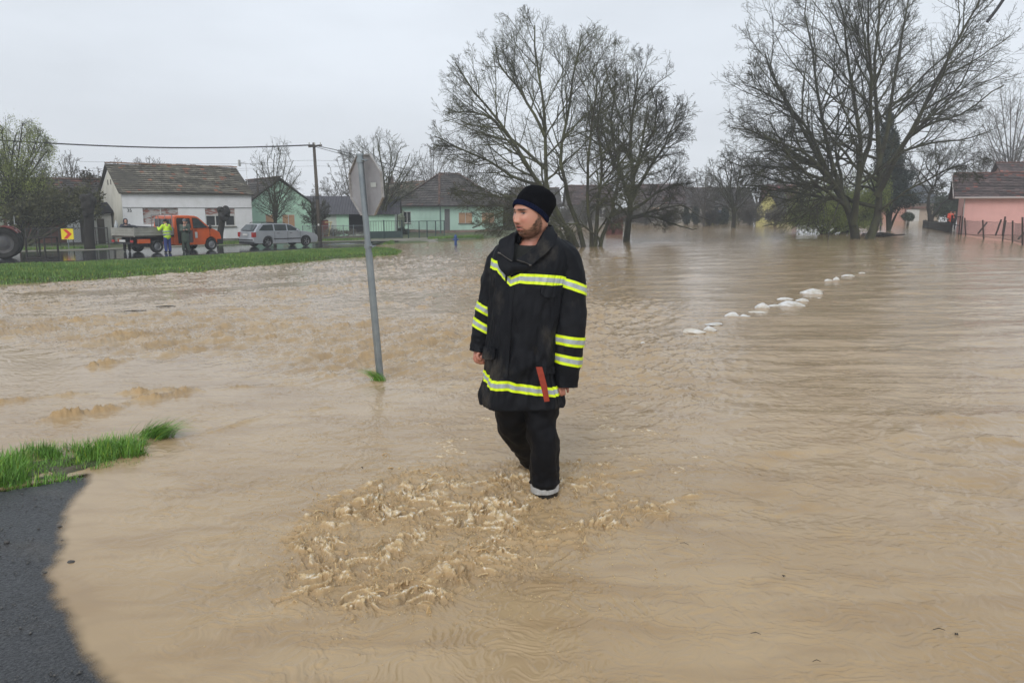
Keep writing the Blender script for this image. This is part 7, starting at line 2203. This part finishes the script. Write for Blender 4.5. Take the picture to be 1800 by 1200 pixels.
def build_grass():
    gm = mat('grass_blade', (.17, .34, .04), (.09, .23, .025), scale=2.0, rough=.5, tint='tint')
    gb = mat('grass_bank', (.16, .27, .055), (.085, .18, .03), scale=.35, rough=.6, tint='tint')
    # far bank
    rd = [(-300, 474), (-100, 468), (0, 466.5), (150, 461), (300, 454), (450, 445), (560, 439), (640, 435.5), (690, 435), (715, 442), (700, 447.5), (600, 453.5), (450, 466), (300, 479), (150, 491), (0, 502), (-150, 514), (-300, 526)]
    poly = [gpix(u, v) for u, v in rd[:9]] + [pix(u, v + 2.5, -.53) for u, v in rd[9:]]
    P = in_poly(90000, poly, 5)
    z = ground_level(P[:, 0], P[:, 1])
    f = fbm(P[:, 0] * .5, P[:, 1] * .5, 3, 8)
    o = blades('bank_grass', np.column_stack([P, z - .01]), .115 * (1 + .5 * np.clip(f, -.8, 1.0)), .034, gb, spread=.5, seed=3, segs=2)
    tag(o, 'bright green grass strip along the far flooded bank below the road', 'grass', kind='stuff')
    # strip beyond the road, in front of the houses, and the flooded streak by the hydrant
    polys = [[(40, 441), (190, 437), (190, 434), (40, 438)], [(385, 431.5), (450, 428.5), (450, 425.5), (385, 428)], [(530, 425.5), (650, 422.5), (650, 420), (530, 422)], [(752, 433), (800, 430.5), (850, 429), (850, 426.5), (800, 428), (752, 430.5)], [(330, 432), (385, 430), (385, 428), (330, 430)]]
    PP = np.concatenate([in_poly(3500, [gpix(u, v) for u, v in pl], 20 + k) for k, pl in enumerate(polys)])
    z = np.maximum(ground_level(PP[:, 0], PP[:, 1]), water_level(PP[:, 0], PP[:, 1]) - .08) + .01
    o = blades('verge_grass', np.column_stack([PP, z]), .20, .035, gb, spread=.5, seed=4, segs=2)
    tag(o, 'patchy green verge grass in front of the far houses', 'grass', kind='stuff')
    # near verge at the left
    V = []; H = []; L = []
    r = np.random.default_rng(9)
    def clump(u, v, au, av, n, h, ln=(0, 0)):
        a = r.uniform(0, 6.283, n); q = np.sqrt(r.uniform(0, 1, n))
        for k in range(n):
            p = pix(u + au * q[k] * math.cos(a[k]), v + av * q[k] * math.sin(a[k]), .0)
            V.append((p.x, p.y, -.03)); H.append(h * (1.15 - .4 * q[k])); L.append(ln)
    clump(12, 835, 45, 22, 750, .20, (.12, -.05)); clump(-60, 840, 70, 30, 700, .22); clump(85, 800, 24, 9, 260, .15, (.15, 0)); clump(60, 846, 80, 7, 420, .10); clump(30, 815, 30, 12, 260, .16)
    clump(170, 800, 42, 13, 900, .17, (.1, .0)); clump(222, 797, 32, 9, 480, .18, (.25, 0)); clump(150, 818, 50, 8, 380, .09); clump(205, 812, 50, 6, 200, .06); clump(255, 800, 14, 4, 60, .07); clump(238, 782, 22, 7, 260, .13, (.4, 0)); clump(200, 788, 30, 8, 350, .17, (.2, 0)); clump(60, 800, 40, 10, 300, .15, (.1, 0)); clump(110, 812, 40, 12, 380, .11, (.2, 0)); clump(70, 824, 40, 9, 300, .10); clump(125, 790, 20, 6, 90, .13); clump(105, 838, 40, 6, 200, .08); clump(0, 856, 60, 5, 300, .09)
    o = blades('verge_grass', np.array(V), np.array(H), .0062, gm, lean=(.08, 0), spread=.75, seed=6, segs=5)
    tag(o, 'lush green grass tufts at the tarmac edge in the lower left', 'grass', kind='stuff')
    V = []; H = []
    for k in range(620):
        p = pix(268 + r.normal() * 14, 767 + r.normal() * 3, 0); V.append((p.x, p.y, -.03)); H.append(r.uniform(.16, .27))
    p0 = pix(262, 767, 0)
    o = blades('grass_clump', np.array(V), np.array(H), .0055, gm, lean=(.85, -.05), spread=.55, seed=7, segs=6, loc=tuple(p0))
    tag(o, 'clump of long grass combed over to the right by the current', 'grass')
    V = []
    b = gpix(668, 667, -.05, water=True)
    for k in range(130): V.append((b.x + r.normal() * .03, b.y - .03 + r.normal() * .02, b.z - .01))
    o = blades('grass_tuft', np.array(V), .22, .006, gm, lean=(-.95, -.05), spread=.22, seed=8, segs=5, loc=tuple(b))
    tag(o, 'wisp of green grass snagged on the foot of the sign pole', 'grass')
    # brown sodden turf under the near tufts
    xs = np.linspace(pix(-300, 860, 0).x, pix(280, 800, 0).x, 120); ys = np.linspace(pix(0, 862, 0).y, pix(0, 770, 0).y, 60)
    X, Y = np.meshgrid(xs, ys)
    pl = [pix(u, v, 0)[:2] for u, v in [(-400, 905), (0, 861), (80, 850), (150, 834), (200, 818), (262, 803), (240, 792), (150, 798), (100, 796), (40, 806), (0, 800), (-400, 830)]]
    sd = seg_dist(X, Y, pl)
    Z = -.05 + .055 * sm((sd + .12) / .3) + .016 * fbm(X * 7, Y * 7, 4, 3) + .002
    me = mesh_from('turf', np.stack([X, Y, Z], -1).reshape(-1, 3), quads=grid_quads(60, 120)[:, ::-1], mats=[mat('turf_mud', (.085, .060, .035), (.045, .06, .018), scale=6, rough=.6, bump=.01, bscale=30)])
    tag(link('turf', me), kind='structure')

def crumple(name, label, u, v, wpx, hpx, m, seed, flat=False, group='white sacks in a line across the flooded lane', lean=0):
    p = gpix(u, v, 0, water=True); k = p.y / FPX
    w, h = wpx * k * 1.25, hpx * k * .85
    o = thing(name, label, 'sack', tuple(p), R(lean), group=group)
    r = np.random.default_rng(seed)
    n, q = 15, 8; V = []
    ph = np.linspace(0, math.pi, q); th = np.linspace(0, 2 * math.pi, n, endpoint=False)
    PH, TH = np.meshgrid(ph, th, indexing='ij')
    TH = TH + r.uniform(-.16, .16, TH.shape); PH2 = PH + r.uniform(-.13, .13, PH.shape) * (PH > 0) * (PH < 3.1)
    X, Y, Z = np.sin(PH2) * np.cos(TH), np.sin(PH2) * np.sin(TH), np.cos(PH2)
    D = 1 + r.normal(size=X.shape) * .13
    ax = r.uniform(0, 6.28); tip = np.clip(X * math.cos(ax) + Y * math.sin(ax), 0, 1) ** 3
    sx = r.uniform(-.45, .45)
    Zs = np.where(Z > 0, Z * (1.05 - .5 * np.abs(X - sx) ** 1.6), Z)
    P = np.stack([X * D * w * .5, Y * D * w * .30, Zs * (1 + r.normal(size=X.shape) * .16) * h * 1.0], -1)
    P[0] = P[0].mean(0); P[-1] = P[-1].mean(0)
    F = [(i * n + j, (i + 1) * n + j, (i + 1) * n + (j + 1) % n, i * n + (j + 1) % n) for i in range(q - 1) for j in range(n)]
    T = [f for a_, b_, c_, d_ in F for f in ((a_, b_, c_), (a_, c_, d_))]
    s_ = link('sack', mesh_from('sack', P.reshape(-1, 3), T, mats=[m], smooth=False), o)
    sd_ = s_.modifiers.new('b', 'SUBSURF'); sd_.levels = sd_.render_levels = 1; sd_.subdivision_type = 'CATMULL_CLARK'; apply_mods(s_)
    s_.data.polygons.foreach_set('use_smooth', np.ones(len(s_.data.polygons), bool)); s_.data.set_sharp_from_angle(angle=R(22))
    return o

def build_sacks():
    wm = mat('sack_white', (.74, .74, .75), (.50, .46, .39), scale=5, rough=.38)
    dm = mat('sack_muddy', (.55, .47, .36), (.68, .66, .62), scale=4, rough=.5)
    S = [(1220, 583, 36, 7, dm, 'muddy white sack at the near end of the line of sacks'), (1248, 580, 20, 8, wm, 'crumpled white sack right beside the muddy one'), (1255, 570, 28, 3, wm, 'nearly sunken white sack just behind the two nearest ones'),
         (1285, 557, 23, 11, wm, 'upright white sack, larger of the touching pair in the left half of the line'), (1309, 558, 19, 6, wm, 'smaller white sack touching the right side of an upright one'), (1331, 549, 30, 2.5, dm, 'long sunken sack showing only a thin beige strip'),
         (1338, 542, 23, 12, wm, 'peaked tent-shaped white sack alone before the main heap'), (1361, 538, 20, 3.5, wm, 'flat white sack at the left foot of the main heap'), (1382, 527, 24, 5, wm, 'white sack at the back left of the main heap'),
         (1391, 538, 40, 11, wm, 'biggest white sack, centre of the main heap'), (1409, 530, 20, 8, wm, 'white sack at the right end of the main heap'), (1427, 515, 34, 9, wm, 'rounded creased white sack behind the main heap'),
         (1456, 494, 15, 4, wm, 'small low white sack, left one of the far pair'), (1470, 493, 11, 7, wm, 'small pointed white sack, right one of the far pair'), (1491, 485, 18, 3.2, wm, 'second farthest white sack, low and flat'), (1515, 480, 9, 1.8, wm, 'farthest white sack, a mere speck'), (1130, 603, 7, 3, wm, 'tiny white scrap floating alone right of the man'), (1440, 525, 9, 2.2, wm, 'little white scrap to the right of the main heap')]
    for k, (u, v, w, h, m, lab) in enumerate(S):
        crumple('sack', lab, u, v, w, h, m, 300 + k, flat=h < 4, lean=random.uniform(-25, 25))

def build_bits():
    dk = mat('debris_dark', (.018, .014, .010), (.035, .028, .02), scale=20, rough=.7)
    def stick(u, v, L, a, r, lab, name='stick', cat='stick', group='floating debris'):
        p = gpix(u, v, 0, water=True)
        mb = MB(); k = L / 2
        mb.tube([(-k * math.cos(a), -k * math.sin(a), .004), (0, .02 * L, .012), (k * math.cos(a), k * math.sin(a), .006)], [r * .6, r, r * .5], 6)
        o = mb.build(name, dk, None, smooth=True); o.location = (p.x, p.y, p.z + .012); tag(o, lab, cat, group)
    stick(292, 540, .40, .1, .014, 'dark floating branch, rightmost of three in the left current')
    stick(238, 548, .40, .15, .010, 'thin dark floating branch, middle one of three in the left current')
    stick(224, 568, .26, .5, .010, 'short dark floating branch nearest of three in the left current')
    stick(1650, 1113, .045, -.2, .002, 'short black twig floating in the lower right corner')
    stick(1328, 1120, .04, -.3, .0016, 'thin brown twig floating near the bottom right of centre')
    stick(1203, 961, .05, -.6, .0016, 'thin brown twig floating right of the splash')
    stick(1435, 1169, .03, -.1, .0016, 'tiny twig floating near the bottom edge')
    def leaf(u, v, s, lab):
        p = gpix(u, v, 0, water=True); r = random.Random(u)
        mb = MB(); n = 9; V = [(0, 0, .006)] + [(s * math.cos(6.283 * k / n) * r.uniform(.6, 1), s * .7 * math.sin(6.283 * k / n) * r.uniform(.6, 1), r.uniform(.0, .008)) for k in range(n)]
        V += [(x, y, z - .002) for x, y, z in V]
        F = [(0, 1 + k, 1 + (k + 1) % n) for k in range(n)] + [(n + 1, n + 2 + (k + 1) % n, n + 2 + k) for k in range(n)] + [(1 + k, n + 2 + k, n + 2 + (k + 1) % n, 1 + (k + 1) % n) for k in range(n)]
        o = mb.add(V, F).build('leaf', dk, None); o.location = (p.x, p.y, p.z + .008); tag(o, lab, 'leaf', 'floating debris')
    leaf(1378, 1015, .010, 'small black leaf afloat in the calm water right of the bottom centre')
    leaf(1681, 1118, .011, 'small black leaf beside the twig in the lower right corner')
    leaf(637, 824, .010, 'black leaf, left one of two above the splash')
    leaf(688, 826, .008, 'black leaf, right one of two above the splash')
    # pebbles and grit on the tarmac
    gm = mat('pebble', (.10, .095, .09), (.05, .045, .04), scale=30, rough=.8)
    for k, (u, v, s, lab) in enumerate([(125, 990, .016, 'wet dark stone at the water line of the tarmac'), (105, 926, .010, 'dark pebble on the tarmac just left of the upper shoreline'), (12, 954, .011, 'black pebble on the tarmac at the left edge'), (80, 1007, .007, 'pale pebble on the tarmac near the shoreline'), (68, 930, .006, 'tiny pebble on the tarmac above the pale one'), (109, 950, .006, 'tiny pebble at the shoreline under the dark one')]):
        p = gpix(u, v, 0); r = np.random.default_rng(k)
        mb = MB(); mb.ball((0, 0, 0), s, 10, 7, sc=(1.2, .9, .7)); V = mb.v; mb.v = [tuple(np.array(q) * (1 + r.normal() * .08)) for q in V]
        o = mb.build('pebble', gm, None, smooth=True); o.location = (p.x, p.y, p.z + s * .4); tag(o, lab, 'pebble', 'pebbles on the tarmac')
    r = np.random.default_rng(44); N = 6500
    P = in_poly(N, [p for p in NEAR_DRY if p[1] < 6][:], 77) if False else None
    q = np.stack([r.uniform(-3.2, -1.1, N * 3), r.uniform(2.0, 5.2, N * 3)], 1)
    s_ = seg_dist(q[:, 0], q[:, 1], NEAR_DRY); q = q[(s_ > .02)][:N]
    dens = fbm(q[:, 0] * 1.5, q[:, 1] * 3, 3, 6); q = q[dens > -.15]
    c = np.column_stack([q, ground_level(q[:, 0], q[:, 1]) + .002]); n = len(c); s = r.uniform(.0012, .0045, n) * (1 + (r.uniform(0, 1, n) > .96) * 1.4)
    off = np.array([(1, 0, 0), (-.4, .9, 0), (-.6, -.8, 0), (0, 0, 1)]) 
    V = (c[:, None] + off[None] * s[:, None, None] * r.uniform(.6, 1.3, (n, 4, 1))).reshape(-1, 3)
    T = (np.arange(n)[:, None, None] * 4 + np.array([(0, 1, 3), (1, 2, 3), (2, 0, 3), (0, 2, 1)])[None]).reshape(-1, 3)
    me = mesh_from('grit', V, quads=T, mats=[mat('grit', (.24, .23, .215), (.03, .03, .03), scale=300, rough=.8)], smooth=False)
    tag(link('grit', me), 'fine grit scattered on the dry tarmac corner', 'grit', kind='stuff')

def build_splash():
    """blobs, strings and drops thrown up round the wading legs"""
    r = np.random.default_rng(12)
    m = bpy.data.materials.new('splash_water'); m.use_nodes = True
    N, L = m.node_tree.nodes, m.node_tree.links; b = N['Principled BSDF']
    tc = N.new('ShaderNodeNewGeometry'); n1 = N.new('ShaderNodeTexNoise'); n1.inputs['Scale'].default_value = 14; n1.inputs['Detail'].default_value = 5
    L.new(tc.outputs['Position'], n1.inputs['Vector'])
    rp = N.new('ShaderNodeMapRange'); rp.inputs[1].default_value = .42; rp.inputs[2].default_value = .68; L.new(n1.outputs[0], rp.inputs[0])
    mx = N.new('ShaderNodeMix'); mx.data_type = 'RGBA'; mx.inputs[6].default_value = (.48, .33, .165, 1); mx.inputs[7].default_value = (.62, .48, .28, 1)
    L.new(rp.outputs[0], mx.inputs[0]); L.new(mx.outputs[2], b.inputs['Base Color'])
    b.inputs['Roughness'].default_value = .12; b.inputs['IOR'].default_value = 1.33
    b.inputs['Subsurface Weight'].default_value = .25; b.inputs['Subsurface Radius'].default_value = (.02, .013, .007); b.inputs['Subsurface Scale'].default_value = .4
    mb = MB()
    RG = [([(800, 822), (740, 830), (690, 842), (640, 858), (590, 877), (545, 898)], 1.0), ([(560, 905), (540, 935), (520, 965), (505, 1000)], 1.0), ([(640, 880), (600, 900), (590, 930)], .8),
          ([(760, 990), (840, 985), (900, 970), (960, 955), (1030, 945)], 1.2), ([(700, 1030), (740, 1010), (800, 1005), (850, 1000)], 1.2), ([(985, 930), (1060, 918), (1120, 902), (1180, 885)], .6),
          ([(500, 1050), (560, 1035), (600, 1015)], .6), ([(1000, 850), (1060, 838), (1110, 828)], .4), ([(880, 905), (920, 930), (960, 960)], .8), ([(885, 840), (870, 858), (895, 875), (910, 885)], .9), ([(985, 830), (1000, 855), (1010, 870)], .7),
          ([(640, 1060), (700, 1075), (760, 1055)], .5), ([(560, 960), (640, 985), (720, 985)], .7), ([(860, 930), (820, 950), (780, 965)], .8)]
    for pts, dens in RG:
        K = catmull(pts, 60)
        n = int(12 * dens * len(pts) / 4)
        for _ in range(n):
            k = K[r.integers(0, 60)]
            u, v = k[0] + r.standard_t(2.5) * 16, k[1] + r.standard_t(2.5) * 8
            p = pix(u, v, 0.0); a = r.uniform(0, 6.28); L_ = min(r.exponential(.022) + .010, .07); up = r.uniform(.0, .036) * r.uniform(.2, 1.2)
            rad = r.uniform(.0024, .0062)
            d = np.array((math.cos(a) * L_, math.sin(a) * L_ * .7, 0)); p = np.array(p) + (0, 0, .002)
            mb.tube([p - d * .5 - (0, 0, .004), p - d * .2 + (0, 0, up * .7), p + (d * .1) + (0, 0, up), p + d * .4 + (0, 0, up * r.uniform(.3, 1.0)), p + d * .7 - (0, 0, .004)], [rad * 1.5, rad * 1.1, rad, rad * .8, rad * 1.0], 7)
            if r.uniform() < .35: mb.ball(tuple(p - (0, 0, rad * .5)), rad * r.uniform(1.0, 2.2), 8, 6, sc=(1.6, 1.1, .7))
    o = mb.build('splash', m, None)
    remesh(o, .0040, 2)
    tag(o, 'churned muddy splash of blobs and strings before the wading man', 'splash', kind='stuff')
    # drops and rain rings
    n = 4200
    cu = r.choice([640, 560, 800, 700, 900, 1000, 600], n); cv = r.choice([960, 1000, 900, 1040, 930], n)
    u = cu + r.normal(size=n) * 95; v = cv + r.normal(size=n) * 55
    P = np.array([tuple(pix(a, b_, 0)) for a, b_ in zip(u, v)]); P[:, 2] = np.abs(r.normal(size=n)) * .035 + .004
    s = r.exponential(.0014, n) + .0011; s = np.minimum(s, .006)
    oc = np.array([(1, 0, 0), (0, 1, 0), (-1, 0, 0), (0, -1, 0), (0, 0, 1), (0, 0, -1)])
    V = (P[:, None] + oc[None] * s[:, None, None]).reshape(-1, 3)
    T = (np.arange(n)[:, None, None] * 6 + np.array([(0, 1, 4), (1, 2, 4), (2, 3, 4), (3, 0, 4), (1, 0, 5), (2, 1, 5), (3, 2, 5), (0, 3, 5)])[None]).reshape(-1, 3)
    tag(link('spray', mesh_from('spray', V, quads=T, mats=[m])), 'fine drops of spray flying over the splash', 'spray', kind='stuff')

build_grass()
build_sacks()
build_bits()
build_splash()

def build_haze():
    m = bpy.data.materials.new('haze'); m.use_nodes = True
    N, L = m.node_tree.nodes, m.node_tree.links; N.clear()
    o_ = N.new('ShaderNodeOutputMaterial'); v = N.new('ShaderNodeVolumePrincipled')
    v.inputs['Color'].default_value = (.97, .985, 1.0, 1); v.inputs['Density'].default_value = .0018; v.inputs['Anisotropy'].default_value = .2
    L.new(v.outputs[0], o_.inputs['Volume'])
    mb = MB(); mb.box(-230, 230, -40, 260, -3.5, 32)
    o = mb.build('haze', m, None); tag(o, kind='stuff')

build_haze()
